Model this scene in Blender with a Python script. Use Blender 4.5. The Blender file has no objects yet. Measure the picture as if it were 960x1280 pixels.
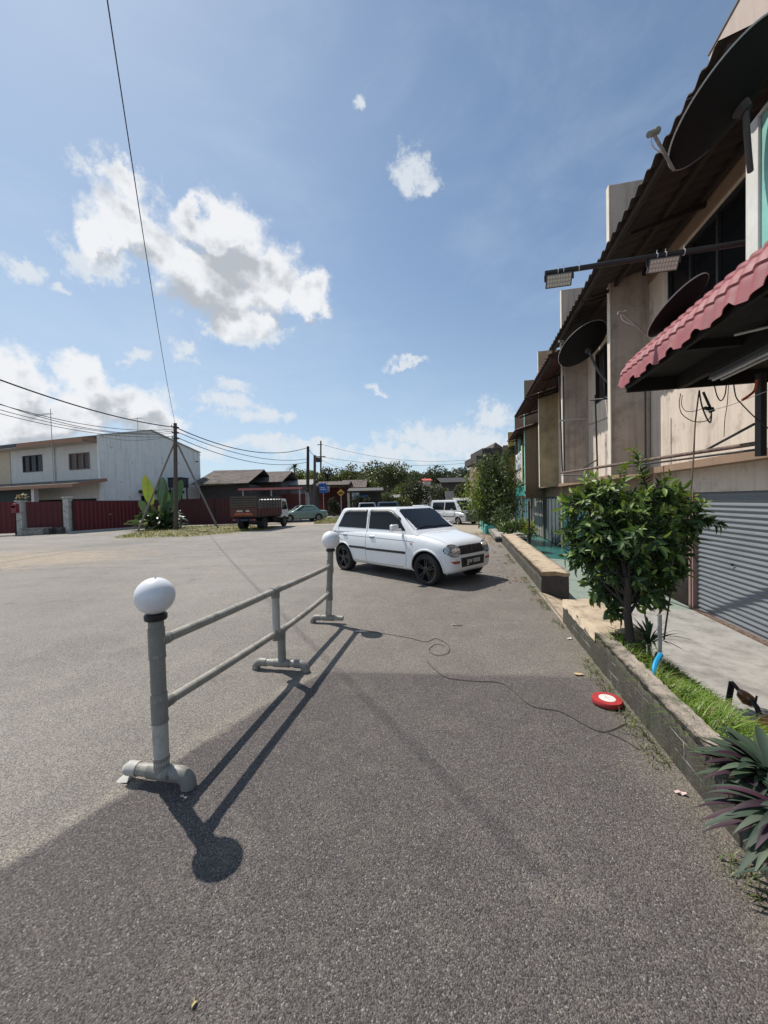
import bpy, bmesh, math, random
import numpy as np
from mathutils import Vector, Matrix
from mathutils.bvhtree import BVHTree
random.seed(11); rng = np.random.default_rng(11)
PI = math.pi
scene = bpy.context.scene
COL = scene.collection

# ------------------------------------------------------------------ survey of the place
FPX, CAMH = 481.0, 1.5
PITCH, ROLL = 13/481.0, 0.024
CF = Vector((0, math.cos(PITCH), -math.sin(PITCH)))
CU = Vector((0, math.sin(PITCH), math.cos(PITCH)))
CR = Vector((1, 0, 0))
XI = math.cos(ROLL)*CR - math.sin(ROLL)*CU
YI = math.sin(ROLL)*CR + math.cos(ROLL)*CU
CAM = Vector((0, 0, CAMH))
def ray(x, y): return CF + (x-480)/FPX*XI + (640-y)/FPX*YI
def at(x, y, Y):
    d = ray(x, y); return CAM + d*(Y/d.y)
def gnd(x, y, z=0.0):
    d = ray(x, y); return CAM + d*((z-CAMH)/d.z)
TH = math.atan(103/481.0)
ST = Matrix.Rotation(-TH, 4, 'Z')          # street frame: x = away from the road towards the shops, y = along the street
STI = ST.inverted()
WD = Matrix.Identity(4)
def smooth(t):
    t = max(0.0, min(1.0, t)); return t*t*(3-2*t)
def gz(X, Y):
    return -0.4*smooth((Y-12)/18.0)*smooth((X+4)/5.0)
def sgz(o, u):
    w = ST @ Vector((o, u, 0)); return gz(w.x, w.y)

# ------------------------------------------------------------------ scene graph helpers
ORG = {}
def tag(o, label=None, cat=None, group=None, kind=None):
    if label: o['label'] = label
    if cat: o['category'] = cat
    if group: o['group'] = group
    if kind: o['kind'] = kind
    return o
def root(name, label, cat, loc=(0, 0, 0), frame=WD, group=None):
    o = bpy.data.objects.new(name, None); COL.objects.link(o)
    o.empty_display_size = .2
    o.matrix_world = frame @ Matrix.Translation(Vector(loc))
    ORG[o.name] = Vector(loc)
    return tag(o, label, cat, group)

class MB:
    def __init__(s): s.v = []; s.f = []; s.mi = []; s.m = 0
    def add(s, vs, fs):
        b = len(s.v); s.v += [tuple(x) for x in vs]
        for f in fs: s.f.append(tuple(i+b for i in f)); s.mi.append(s.m)
        return s
    def quad(s, *p): return s.add(p, [tuple(range(len(p)))])
    def box(s, x0, x1, y0, y1, z0, z1, M=None):
        vs = [Vector((x, y, z)) for x in (x0, x1) for y in (y0, y1) for z in (z0, z1)]
        if M is not None: vs = [M @ v for v in vs]
        return s.add(vs, [(0,1,3,2),(4,6,7,5),(0,4,5,1),(2,3,7,6),(0,2,6,4),(1,5,7,3)])
    def bar(s, a, b, w, h, up=Vector((0,0,1))):
        a = Vector(a); b = Vector(b); d = (b-a).normalized()
        sd = d.cross(up)
        if sd.length < 1e-4: sd = d.cross(Vector((1,0,0)))
        sd.normalize(); uu = sd.cross(d)
        vs = [p + sd*(i*w/2) + uu*(j*h/2) for p in (a, b) for i in (-1, 1) for j in (-1, 1)]
        return s.add(vs, [(0,1,3,2),(4,6,7,5),(0,4,5,1),(2,3,7,6),(0,2,6,4),(1,5,7,3)])
    def prism(s, poly, ext):
        poly = [Vector(p) for p in poly]; e = Vector(ext); n = len(poly)
        vs = poly + [p+e for p in poly]
        fs = [tuple(range(n-1, -1, -1)), tuple(range(n, 2*n))] + [(i, (i+1) % n, n+(i+1) % n, n+i) for i in range(n)]
        return s.add(vs, fs)
    def tube(s, pts, r, seg=10, caps=True, hollow=False):
        pts = [Vector(p) for p in pts]; n = len(pts)
        rs = r if isinstance(r, (list, tuple)) else [r]*n
        vs = []; prev = None
        for i, p in enumerate(pts):
            d = (pts[min(i+1, n-1)] - pts[max(i-1, 0)]).normalized()
            if prev is None:
                a = d.cross(Vector((0,0,1)))
                if a.length < 1e-3: a = d.cross(Vector((0,1,0)))
            else:
                a = prev - d*prev.dot(d)
            a.normalize(); prev = a; b = d.cross(a)
            vs += [p + (a*math.cos(2*PI*k/seg) + b*math.sin(2*PI*k/seg))*rs[i] for k in range(seg)]
        fs = [(i*seg+k, i*seg+(k+1) % seg, (i+1)*seg+(k+1) % seg, (i+1)*seg+k) for i in range(n-1) for k in range(seg)]
        if caps: fs += [tuple(range(seg-1, -1, -1)), tuple((n-1)*seg+k for k in range(seg))]
        return s.add(vs, fs)
    def lathe(s, prof, c=(0,0,0), seg=24, axis='z', M=None, closed=False):
        vs = []; c = Vector(c)
        for (r, h) in prof:
            for k in range(seg):
                a = 2*PI*k/seg
                if axis == 'z': v = Vector((r*math.cos(a), r*math.sin(a), h))
                elif axis == 'y': v = Vector((r*math.cos(a), h, r*math.sin(a)))
                else: v = Vector((h, r*math.cos(a), r*math.sin(a)))
                vs.append((M @ v if M is not None else v) + c)
        n = len(prof); m = n if closed else n-1
        fs = [(i*seg+k, i*seg+(k+1) % seg, ((i+1) % n)*seg+(k+1) % seg, ((i+1) % n)*seg+k) for i in range(m) for k in range(seg)]
        return s.add(vs, fs)
    def grid(s, fn, nu, nv):
        vs = [fn(i/nu, j/nv) for i in range(nu+1) for j in range(nv+1)]
        fs = [(i*(nv+1)+j, (i+1)*(nv+1)+j, (i+1)*(nv+1)+j+1, i*(nv+1)+j+1) for i in range(nu) for j in range(nv)]
        return s.add(vs, fs)
    def sphere(s, c, r, seg=20, rings=12, sc=(1,1,1)):
        prof = [(math.sin(PI*i/rings)*r+1e-5, -math.cos(PI*i/rings)*r) for i in range(rings+1)]
        M = Matrix.Diagonal(Vector(sc)).to_3x3()
        return s.lathe(prof, c, seg, M=M)
    def build(s, name, mats, parent=None, smooth_=False, bevel=0, origin=None, frame=WD, seg=2):
        if not isinstance(mats, (list, tuple)): mats = [mats]
        if parent is not None: org = ORG[parent.name]
        else: org = Vector(origin) if origin is not None else Vector((0,0,0))
        me = bpy.data.meshes.new(name)
        me.from_pydata([(v[0]-org.x, v[1]-org.y, v[2]-org.z) for v in s.v], [], s.f)
        for m in mats: me.materials.append(m)
        if len(mats) > 1:
            me.polygons.foreach_set('material_index', s.mi)
        me.update()
        bm = bmesh.new(); bm.from_mesh(me)
        bmesh.ops.recalc_face_normals(bm, faces=bm.faces); bm.to_mesh(me); bm.free()
        if smooth_:
            me.polygons.foreach_set('use_smooth', [True]*len(me.polygons))
            try: me.set_sharp_from_angle(angle=math.radians(smooth_ if smooth_ is not True else 40))
            except Exception: pass
        o = bpy.data.objects.new(name, me); COL.objects.link(o)
        if parent is not None: o.parent = parent
        else: o.matrix_world = frame @ Matrix.Translation(org)
        ORG[o.name] = org
        if bevel:
            b = o.modifiers.new('Bevel', 'BEVEL'); b.width = bevel; b.segments = seg; b.limit_method = 'ANGLE'; b.angle_limit = math.radians(35)
        return o
def copy_tree(o, parent=None):
    c = o.copy(); COL.objects.link(c)
    if parent is not None: c.parent = parent
    ORG[c.name] = ORG.get(o.name, Vector())
    for ch in list(o.children): copy_tree(ch, c)
    return c

# ------------------------------------------------------------------ materials
MATS = {}
def newmat(name):
    m = bpy.data.materials.new(name); m.use_nodes = True
    nt = m.node_tree; nt.nodes.clear()
    return m, nt, nt.nodes, nt.links
def N(nt, t, **kw):
    n = nt.nodes.new(t)
    for k, v in kw.items(): setattr(n, k, v)
    return n
def setin(n, d):
    for k, v in d.items(): n.inputs[k].default_value = v
    return n
def rgb(c): return (c[0], c[1], c[2], 1)
def mat(name, col, rough=.6, var=.12, scale=3.0, bump=0.0, bscale=60.0, metal=0.0, col2=None, c2amt=(.45, .65), c2scale=1.5,
        streak=None, stamt=.5, coat=0.0, ior=1.45, trans=0.0, alpha=1.0, emit=None, spec=.5, obj=False):
    if name in MATS: return MATS[name]
    m, nt, nodes, L = newmat(name)
    out = N(nt, 'ShaderNodeOutputMaterial'); b = N(nt, 'ShaderNodeBsdfPrincipled')
    L.new(b.outputs[0], out.inputs[0])
    setin(b, {'Roughness': rough, 'Metallic': metal, 'IOR': ior, 'Coat Weight': coat, 'Specular IOR Level': spec,
              'Transmission Weight': trans, 'Alpha': alpha})
    if obj:
        tc = N(nt, 'ShaderNodeTexCoord'); P = tc.outputs['Object']
    else:
        g = N(nt, 'ShaderNodeNewGeometry'); P = g.outputs['Position']
    n1 = setin(N(nt, 'ShaderNodeTexNoise'), {'Scale': scale, 'Detail': 8.0, 'Roughness': .65}); L.new(P, n1.inputs['Vector'])
    r1 = N(nt, 'ShaderNodeMapRange'); L.new(n1.outputs[0], r1.inputs[0])
    setin(r1, {'From Min': .3, 'From Max': .7, 'To Min': 1-var, 'To Max': 1+var})
    mx = N(nt, 'ShaderNodeVectorMath', operation='SCALE'); mx.inputs[0].default_value = col
    L.new(r1.outputs[0], mx.inputs['Scale'])
    cur = mx.outputs[0]
    if col2 is not None:
        n2 = setin(N(nt, 'ShaderNodeTexNoise'), {'Scale': c2scale, 'Detail': 10.0, 'Roughness': .7}); L.new(P, n2.inputs['Vector'])
        r2 = setin(N(nt, 'ShaderNodeMapRange'), {'From Min': c2amt[0], 'From Max': c2amt[1]}); L.new(n2.outputs[0], r2.inputs[0])
        mm = N(nt, 'ShaderNodeMix', data_type='RGBA'); L.new(r2.outputs[0], mm.inputs[0]); L.new(cur, mm.inputs[6])
        mm.inputs[7].default_value = rgb(col2); cur = mm.outputs[2]
    if streak is not None:
        mp = N(nt, 'ShaderNodeMapping'); mp.inputs['Scale'].default_value = (7, 7, .35); L.new(P, mp.inputs[0])
        n3 = setin(N(nt, 'ShaderNodeTexNoise'), {'Scale': 1.0, 'Detail': 6.0, 'Roughness': .7}); L.new(mp.outputs[0], n3.inputs['Vector'])
        r3 = setin(N(nt, 'ShaderNodeMapRange'), {'From Min': .48, 'From Max': .78, 'To Max': stamt}); L.new(n3.outputs[0], r3.inputs[0])
        mm = N(nt, 'ShaderNodeMix', data_type='RGBA'); L.new(r3.outputs[0], mm.inputs[0]); L.new(cur, mm.inputs[6])
        mm.inputs[7].default_value = rgb(streak); cur = mm.outputs[2]
    L.new(cur, b.inputs['Base Color'])
    rr = setin(N(nt, 'ShaderNodeMapRange'), {'From Min': .3, 'From Max': .7, 'To Min': max(0, rough*.85), 'To Max': min(1, rough*1.15)})
    L.new(n1.outputs[0], rr.inputs[0]); L.new(rr.outputs[0], b.inputs['Roughness'])
    if bump:
        nb = setin(N(nt, 'ShaderNodeTexNoise'), {'Scale': bscale, 'Detail': 4.0}); L.new(P, nb.inputs['Vector'])
        bp = setin(N(nt, 'ShaderNodeBump'), {'Strength': bump, 'Distance': .01}); L.new(nb.outputs[0], bp.inputs['Height']); L.new(bp.outputs[0], b.inputs['Normal'])
    if emit: setin(b, {'Emission Color': rgb(emit[0]), 'Emission Strength': emit[1]})
    MATS[name] = m
    return m
def leafmat(name, trans=.35, rough=.45):
    if name in MATS: return MATS[name]
    m, nt, nodes, L = newmat(name)
    out = N(nt, 'ShaderNodeOutputMaterial'); b = N(nt, 'ShaderNodeBsdfPrincipled'); t = N(nt, 'ShaderNodeBsdfTranslucent'); mx = N(nt, 'ShaderNodeMixShader')
    a = N(nt, 'ShaderNodeAttribute'); a.attribute_name = 'Col'
    hs = setin(N(nt, 'ShaderNodeHueSaturation'), {'Hue': .48, 'Saturation': 1.15, 'Value': 1.5}); L.new(a.outputs[0], hs.inputs['Color'])
    L.new(a.outputs[0], b.inputs['Base Color']); L.new(hs.outputs[0], t.inputs[0]); setin(b, {'Roughness': rough})
    mx.inputs[0].default_value = trans; L.new(b.outputs[0], mx.inputs[1]); L.new(t.outputs[0], mx.inputs[2]); L.new(mx.outputs[0], out.inputs[0])
    MATS[name] = m
    return m

# ------------------------------------------------------------------ leaves and blades (numpy)
def nrm(a): return a/np.maximum(np.linalg.norm(a, axis=1, keepdims=True), 1e-6)
def raw_mesh(name, V, F, cols, m, parent=None, origin=None, frame=WD, smooth_=False):
    """V (n,3), F (m,k) faces of equal size k, cols (n,3) vertex colours"""
    org = ORG[parent.name] if parent is not None else (Vector(origin) if origin is not None else Vector())
    V = np.asarray(V, dtype=np.float32) - np.array(org[:], dtype=np.float32)
    me = bpy.data.meshes.new(name); k = F.shape[1]
    me.vertices.add(len(V)); me.vertices.foreach_set('co', V.ravel())
    me.loops.add(F.size); me.loops.foreach_set('vertex_index', F.ravel().astype(np.int32))
    me.polygons.add(len(F)); me.polygons.foreach_set('loop_start', np.arange(0, F.size, k, dtype=np.int32))
    me.update(calc_edges=True)
    if smooth_: me.polygons.foreach_set('use_smooth', np.ones(len(F), dtype=bool))
    ca = me.color_attributes.new('Col', 'FLOAT_COLOR', 'POINT')
    c4 = np.ones((len(V), 4), dtype=np.float32); c4[:, :3] = cols; ca.data.foreach_set('color', c4.ravel())
    me.materials.append(m)
    o = bpy.data.objects.new(name, me); COL.objects.link(o)
    if parent is not None: o.parent = parent
    else: o.matrix_world = frame @ Matrix.Translation(org)
    ORG[o.name] = org
    return o
def leaf_geo(P, D, Nn, L, W, C, droop=.15, fold=.25, jit=.0):
    """one leaf of 8 points / 4 quads-ish each. returns V,F(4 idx),C"""
    n = len(P); D = nrm(D); S = nrm(np.cross(D, Nn)); U = np.cross(S, D)
    L = np.asarray(L).reshape(-1, 1); W = np.asarray(W).reshape(-1, 1)
    def pt(t, s, z): return P + D*L*t + S*W*s + U*(z*W - droop*L*t*t)
    vs = [pt(0, 0, 0), pt(.3, -.5, fold), pt(.65, -.42, fold), pt(1, 0, 0), pt(.65, .42, fold), pt(.3, .5, fold), pt(.3, 0, 0), pt(.65, 0, 0)]
    V = np.stack(vs, 1).reshape(-1, 3)
    f = np.array([[0,1,6,6],[1,2,7,6],[2,3,7,7],[0,6,5,5],[6,7,4,5],[7,3,4,4]])
    f = np.array([[0,1,2,6],[6,2,3,7],[0,6,4,5],[6,7,3,4]])
    F = (np.arange(n)[:, None, None]*8 + f[None]).reshape(-1, 4)
    return V, F, np.repeat(C, 8, axis=0)
def clump_geo(P, size, C, flat=.0):
    """small bent quads for distant foliage"""
    n = len(P); D = nrm(rng.normal(size=(n, 3))); D[:, 2] *= (1-flat); D = nrm(D); S = nrm(np.cross(D, nrm(rng.normal(size=(n, 3)))))
    L = (size*(.6+.8*rng.random(n)))[:, None]
    V = np.stack([P-D*L*.5, P+S*L*.28, P+D*L*.5, P-S*L*.28], 1).reshape(-1, 3)
    F = np.arange(n*4).reshape(-1, 4)
    return V, F, np.repeat(C, 4, axis=0)
def vary(c, n, a=.25, warm=0.0):
    c = np.array(c)[None]*(1 + a*(rng.random((n, 1))*2-1))
    w = rng.random((n, 1))
    c = c*(1 + np.array([[warm, warm*.35, -warm*.3]])*w)
    return np.clip(c, 0, 1)
def crown_points(c, rad, n, lobes=9, hollow=.45, seed=0):
    """points spread through an uneven crown made from several overlapping lobes"""
    r_ = np.random.default_rng(seed); c = np.array(c); rad = np.array(rad)
    dirs = nrm(r_.normal(size=(lobes, 3))); lc = c + dirs*rad*(.35+.35*r_.random((lobes, 1))); lr = .38+.25*r_.random(lobes)
    k = r_.integers(0, lobes, n); d = nrm(r_.normal(size=(n, 3))); rr = (hollow + (1-hollow)*r_.random(n)**.6)[:, None]
    return lc[k] + d*rad*lr[k][:, None]*rr, lc, lr
def tree(name, label, cat, base, h, cr, cz, n, leaf, col, group=None, seed=1, trunk=.12, warm=.4, frame=WD, lobes=10, flat=0.):
    """base (x,y,z); h overall height; cr (rx,ry,rz) crown radii; cz crown centre height"""
    b = Vector(base); r = root(name, label, cat, b, frame, group)
    P, lc, lr = crown_points((b.x, b.y, b.z+cz), cr, n, lobes=lobes, seed=seed)
    P = P[P[:, 2] > b.z+.05]
    k = rng.random(len(P))
    C = vary(col, len(P), .35, warm)
    V, F, C = clump_geo(P, leaf, C, flat); raw_mesh('crown', V, F, C, leafmat('foliage'), r)
    mb = MB(); top = b+Vector((0, 0, cz))
    mb.tube([b-Vector((0,0,.2)), b+Vector((trunk*.3, 0, cz*.5)), top], [trunk, trunk*.75, trunk*.4], 7)
    for i in range(min(6, lobes)):
        q = Vector(lc[i]); s = b+Vector((0, 0, cz*(.35+.08*i)))
        mb.tube([s, (s+q)/2+Vector((0, 0, -.05*cz)), q], [trunk*.45, trunk*.3, trunk*.12], 5)
    mb.build('trunk', mat('bark', (.12, .09, .065), .9, .3, 12, .6, 30), r, True)
    return r
# ------------------------------------------------------------------ common materials
WHITE_PAINT = mat('white_paint_wall', (.78, .77, .73), .85, .06, 2, .15, 30, col2=(.34, .33, .31), c2amt=(.60, .68), c2scale=1.6, streak=(.26, .25, .23), stamt=.5)
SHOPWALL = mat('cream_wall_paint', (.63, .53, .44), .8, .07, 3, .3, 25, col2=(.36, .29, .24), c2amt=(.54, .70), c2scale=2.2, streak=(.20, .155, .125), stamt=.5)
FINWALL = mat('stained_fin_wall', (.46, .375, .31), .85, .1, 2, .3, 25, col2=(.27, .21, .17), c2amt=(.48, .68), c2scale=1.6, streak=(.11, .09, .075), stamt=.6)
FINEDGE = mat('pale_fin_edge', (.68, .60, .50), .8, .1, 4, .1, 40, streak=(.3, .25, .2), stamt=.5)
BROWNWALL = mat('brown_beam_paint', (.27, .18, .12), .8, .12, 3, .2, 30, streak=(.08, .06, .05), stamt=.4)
TEAL = mat('teal_paint', (.04, .32, .29), .6, .15, 4, streak=(.03, .12, .11), stamt=.5)
PALETEAL = mat('pale_teal_paint', (.34, .62, .56), .6, .15, 4, streak=(.15, .3, .28), stamt=.5)
YELLOWW = mat('yellow_wall_paint', (.36, .27, .08), .8, .12, 3, streak=(.2, .15, .05), stamt=.4)
SHEETMETAL = mat('old_brown_roof_sheet', (.045, .034, .03), .7, .25, 2, .1, 30, col2=(.07, .045, .035), c2amt=(.5, .7), c2scale=3)  # sheet colour darkened to paint the shade on the roof underside
REDROOF = mat('dark_red_roof_sheet', (.09, .028, .025), .6, .25, 3, col2=(.045, .033, .03), c2amt=(.45, .65), c2scale=3)
TILE = mat('rose_red_metal_tile', (.26, .070, .078), .62, .15, 5, .05, 60, col2=(.24, .12, .11), c2amt=(.55, .75), c2scale=3)
CONC = mat('weathered_concrete', (.33, .31, .27), .9, .15, 5, .5, 60, col2=(.13, .12, .10), c2amt=(.48, .66), c2scale=4)
CAPTOP = mat('sunlit_concrete_cap', (.44, .35, .25), .9, .18, 6, .6, 50, col2=(.20, .155, .11), c2amt=(.5, .68), c2scale=5)
MOSSY = mat('mossy_block_wall', (.070, .059, .049), .95, .3, 8, .8, 50, col2=(.045, .05, .03), c2amt=(.42, .62), c2scale=4, streak=(.24, .22, .20), stamt=.35)
BLOCK = mat('dark_block_face', (.07, .062, .055), .95, .3, 8, .8, 50, col2=(.14, .12, .10), c2amt=(.55, .7), c2scale=6)
MORTAR = mat('pale_mortar_line', (.50, .47, .43), .9, .2, 12, .3, 60, col2=(.12, .11, .10), c2amt=(.45, .55), c2scale=9)
PVC = mat('dirty_grey_pvc', (.34, .315, .27), .5, .14, 14, .1, 50, col2=(.16, .145, .12), c2amt=(.52, .68), c2scale=12, streak=(.18, .16, .13), stamt=.4)
PVC2 = mat('grey_pvc_fitting', (.235, .225, .20), .5, .15, 14, .1, 50, col2=(.42, .40, .36), c2amt=(.60, .66), c2scale=16, streak=(.12, .11, .09), stamt=.5)
PVC3 = mat('whitish_worn_pvc', (.46, .44, .40), .55, .1, 14, .05, 50, col2=(.28, .26, .235), c2amt=(.5, .68), c2scale=14, streak=(.25, .24, .22), stamt=.5)
GLOBE = mat('milk_white_globe', (.76, .75, .77), .3, .03, 6, coat=.3, col2=(.55, .53, .50), c2amt=(.58, .80), c2scale=9)
BLACKPL = mat('black_plastic', (.018, .018, .02), .45, .2, 8)
DARKMET = mat('black_painted_steel', (.03, .027, .027), .5, .2, 10, .1, 60, col2=(.09, .045, .025), c2amt=(.6, .75), c2scale=12)
GREYMET = mat('galvanised_steel', (.34, .34, .34), .45, .15, 12, metal=.5)
RUST = mat('rusty_pipe', (.17, .12, .095), .75, .25, 20, .2, 60, col2=(.09, .05, .035), c2amt=(.45, .6), c2scale=14)
DARKIN = mat('dark_interior', (.018, .017, .017), .9, .2, 3)  # near-black colour stands in for the shade of unlit rooms and openings
GLASS = mat('dark_window_glass', (.010, .011, .013), .08, .1, 2, spec=.3)
WOOD = mat('dark_timber', (.035, .024, .018), .8, .25, 10, .2, 60)  # timber tone also darkened for the shade below the eaves
MAROON = mat('maroon_fence_sheet', (.11, .012, .016), .55, .15, 4, streak=(.06, .01, .012), stamt=.4)
MAROON2 = mat('dull_maroon_fence_sheet', (.07, .016, .02), .65, .2, 4, streak=(.03, .012, .012), stamt=.4)
ASBESTOS = mat('grey_corrugated_roof', (.17, .145, .12), .9, .2, 1.5, .2, 20, col2=(.07, .06, .052), c2amt=(.45, .65), c2scale=2)
FASCIA = mat('orange_brown_fascia', (.30, .165, .10), .7, .15, 5)
SHUTTER = mat('grey_roller_shutter', (.155, .17, .185), .5, .1, 2, .05, 40, metal=.1, col2=(.13, .14, .15), c2amt=(.5, .75), c2scale=2)
DISHM = mat('dark_mesh_dish', (.014, .013, .013), .8, .15, 30, spec=.15)
CABLE = mat('black_cable', (.014, .014, .014), .5, .1, 30)
WCABLE = mat('white_cable', (.6, .6, .6), .5, .1, 30)

# ------------------------------------------------------------------ ground
def ground_material():
    m, nt, nodes, L = newmat('asphalt_ground')
    out = N(nt, 'ShaderNodeOutputMaterial'); b = N(nt, 'ShaderNodeBsdfPrincipled'); L.new(b.outputs[0], out.inputs[0])
    g = N(nt, 'ShaderNodeNewGeometry'); P = g.outputs['Position']
    def noise(s, d=6., r=.6):
        n = setin(N(nt, 'ShaderNodeTexNoise'), {'Scale': s, 'Detail': d, 'Roughness': r}); L.new(P, n.inputs['Vector']); return n.outputs[0]
    def mr(x, a, b_, c=0., d=1.):
        n = setin(N(nt, 'ShaderNodeMapRange'), {'From Min': a, 'From Max': b_, 'To Min': c, 'To Max': d}); L.new(x, n.inputs[0]); return n.outputs[0]
    def ma(op, x, y):
        n = N(nt, 'ShaderNodeMath', operation=op)
        for i, q in enumerate((x, y)):
            if isinstance(q, (int, float)): n.inputs[i].default_value = q
            else: L.new(q, n.inputs[i])
        return n.outputs[0]
    def mix(f, a, b_):
        n = N(nt, 'ShaderNodeMix', data_type='RGBA')
        if isinstance(f, float): n.inputs[0].default_value = f
        else: L.new(f, n.inputs[0])
        for i, q in ((6, a), (7, b_)):
            if isinstance(q, tuple): n.inputs[i].default_value = rgb(q)
            else: L.new(q, n.inputs[i])
        return n.outputs[2]
    sep = N(nt, 'ShaderNodeSeparateXYZ'); L.new(P, sep.inputs[0]); X, Y = sep.outputs[0], sep.outputs[1]
    big = noise(.35, 5); med = noise(2.2, 6, .7); sm = noise(9, 5, .7)
    # street coordinate o (distance across the road)
    o = ma('ADD', ma('MULTIPLY', X, math.cos(TH)), ma('MULTIPLY', Y, -math.sin(TH)))
    # newer dark asphalt patch: right of the line A-B and nearer than the line B-C
    A, B, Cc = gnd(0, 1085), gnd(402, 838), gnd(865, 848)
    wob = ma('MULTIPLY', ma('SUBTRACT', med, .5), .16)
    def half(P0, P1, w):
        d = (P1-P0).normalized(); nx, ny = d.y, -d.x
        s = ma('ADD', ma('ADD', ma('MULTIPLY', X, nx), ma('MULTIPLY', Y, ny)), -(P0.x*nx+P0.y*ny))
        return ma('ADD', s, wob)
    s1 = half(A, B, 0); s2 = half(B, Cc, 0)
    m1 = mr(s1, -.01, .03); m2 = mr(s2, -.01, .05)
    patch = ma('MULTIPLY', m1, m2)
    seam = ma('MULTIPLY', mr(ma('ABSOLUTE', ma('ADD', s1, .05), 0.), .09, .0), m2)
    seamn = ma('MULTIPLY', seam, mr(sm, .35, .6))
    vor = N(nt, 'ShaderNodeTexVoronoi'); setin(vor, {'Scale': 195.0, 'Randomness': 1.0}); L.new(P, vor.inputs['Vector'])
    bw = N(nt, 'ShaderNodeSeparateColor'); L.new(vor.outputs['Color'], bw.inputs[0])
    grain = bw.outputs[0]; gh = bw.outputs[1]
    vor2 = N(nt, 'ShaderNodeTexVoronoi'); setin(vor2, {'Scale': 380.0}); L.new(P, vor2.inputs['Vector'])
    bw2 = N(nt, 'ShaderNodeSeparateColor'); L.new(vor2.outputs['Color'], bw2.inputs[0])
    gval = mr(grain, 0, 1, .42, 1.5); gval = ma('MULTIPLY', gval, mr(bw2.outputs[0], 0, 1, .7, 1.3))
    bright = mr(gh, .93, .99, 0, 1.)        # a few pale stones
    old = mix(mr(big, .35, .65), (.212, .191, .168), (.285, .258, .227))
    old = mix(mr(med, .45, .75), old, (.315, .286, .248))
    near = mix(mr(big, .35, .65), (.098, .084, .079), (.130, .111, .103))
    # the middle strip beyond the patch, tyre-polished and a bit darker
    mid = mix(mr(med, .4, .7), (.165, .144, .126), (.225, .197, .170))
    right = mr(ma('ADD', o, wob), -3.2, -.6)
    base = mix(ma('MULTIPLY', right, mr(Y, 16, 9)), old, mid)
    dk = mix(mr(med, .38, .66), near, (.088, .077, .075))
    dk = mix(ma('MULTIPLY', mr(med, .50, .70), .6), dk, (.205, .178, .150))
    dk = mix(ma('MULTIPLY', mr(noise(.9, 9, .75), .52, .66), .55), dk, (.072, .063, .060))
    base = mix(patch, base, dk)
    base = mix(ma('MULTIPLY', seamn, .75), base, (.30, .265, .215))
    # dusty margin beside the planter walls
    edge = ma('MULTIPLY', mr(ma('ADD', o, ma('MULTIPLY', ma('SUBTRACT', sm, .5), .35)), .78, 1.12), mr(med, .3, .55, .35, 1.))
    base = mix(ma('MULTIPLY', edge, .7), base, (.19, .165, .125))
    # oil and wear blotches
    blot = mr(noise(1.1, 9, .8), .56, .68)
    base = mix(ma('MULTIPLY', blot, .5), base, (.045, .043, .042))
    sc = N(nt, 'ShaderNodeVectorMath', operation='SCALE'); L.new(base, sc.inputs[0]); L.new(gval, sc.inputs['Scale'])
    col = mix(ma('MULTIPLY', bright, .55), sc.outputs[0], (.42, .40, .37))
    # faint long scuffs and tar lines running along the road
    mp = N(nt, 'ShaderNodeMapping'); mp.inputs['Rotation'].default_value = (0, 0, .35); mp.inputs['Scale'].default_value = (.22, 1.6, 1); L.new(P, mp.inputs[0])
    ns = setin(N(nt, 'ShaderNodeTexNoise'), {'Scale': 1.0, 'Detail': 7.0, 'Roughness': .6}); L.new(mp.outputs[0], ns.inputs['Vector'])
    line = ma('MULTIPLY', mr(ma('ABSOLUTE', ma('SUBTRACT', ns.outputs[0], .5), 0.), .012, .0), mr(Y, 6, 10))
    col = mix(ma('MULTIPLY', line, .5), col, (.06, .055, .05))
    col = mix(ma('MULTIPLY', ma('MULTIPLY', mr(ns.outputs[0], .55, .7), mr(Y, 5, 9)), .35), col, (.33, .29, .235))
    # bare earth / sand areas
    def spot(cx, cy, r, wx=1., wy=1.):
        dx = ma('MULTIPLY', ma('SUBTRACT', X, cx), wx); dy = ma('MULTIPLY', ma('SUBTRACT', Y, cy), wy)
        d = ma('SQRT', ma('ADD', ma('MULTIPLY', dx, dx), ma('MULTIPLY', dy, dy)), 0.)
        d = ma('ADD', d, ma('MULTIPLY', ma('SUBTRACT', med, .5), r*1.6))
        return mr(d, r, r*.6)
    q1 = gnd(0, 700); q2 = gnd(20, 712)
    dirt = ma('MAXIMUM', spot(q1.x-1, q1.y, 2.6, .45, 1.), spot(gnd(600, 668).x, gnd(600, 668).y+7, 5.5, .8, .5))
    dirt = ma('MAXIMUM', dirt, spot(gnd(370, 655).x, gnd(370, 655).y, 2.2, .35, 1.))
    dirtc = mix(mr(sm, .35, .7), (.33, .255, .18), (.42, .35, .26))
    col = mix(ma('MULTIPLY', dirt, mr(noise(6, 6, .8), .35, .55)), col, dirtc)
    L.new(col, b.inputs['Base Color'])
    L.new(mr(med, .3, .7, .72, .9), b.inputs['Roughness']); b.inputs['Specular IOR Level'].default_value = .35
    hgt = ma('SUBTRACT', gh, ma('MULTIPLY', vor.outputs['Distance'], 1.6))
    hgt = ma('ADD', hgt, ma('MULTIPLY', noise(380, 3), .5))
    bp = setin(N(nt, 'ShaderNodeBump'), {'Strength': .6, 'Distance': .006}); L.new(hgt, bp.inputs['Height'])
    bp2 = setin(N(nt, 'ShaderNodeBump'), {'Strength': .35, 'Distance': .05}); L.new(noise(3.5, 5), bp2.inputs['Height']); L.new(bp.outputs[0], bp2.inputs['Normal'])
    L.new(bp2.outputs[0], b.inputs['Normal'])
    return m
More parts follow.
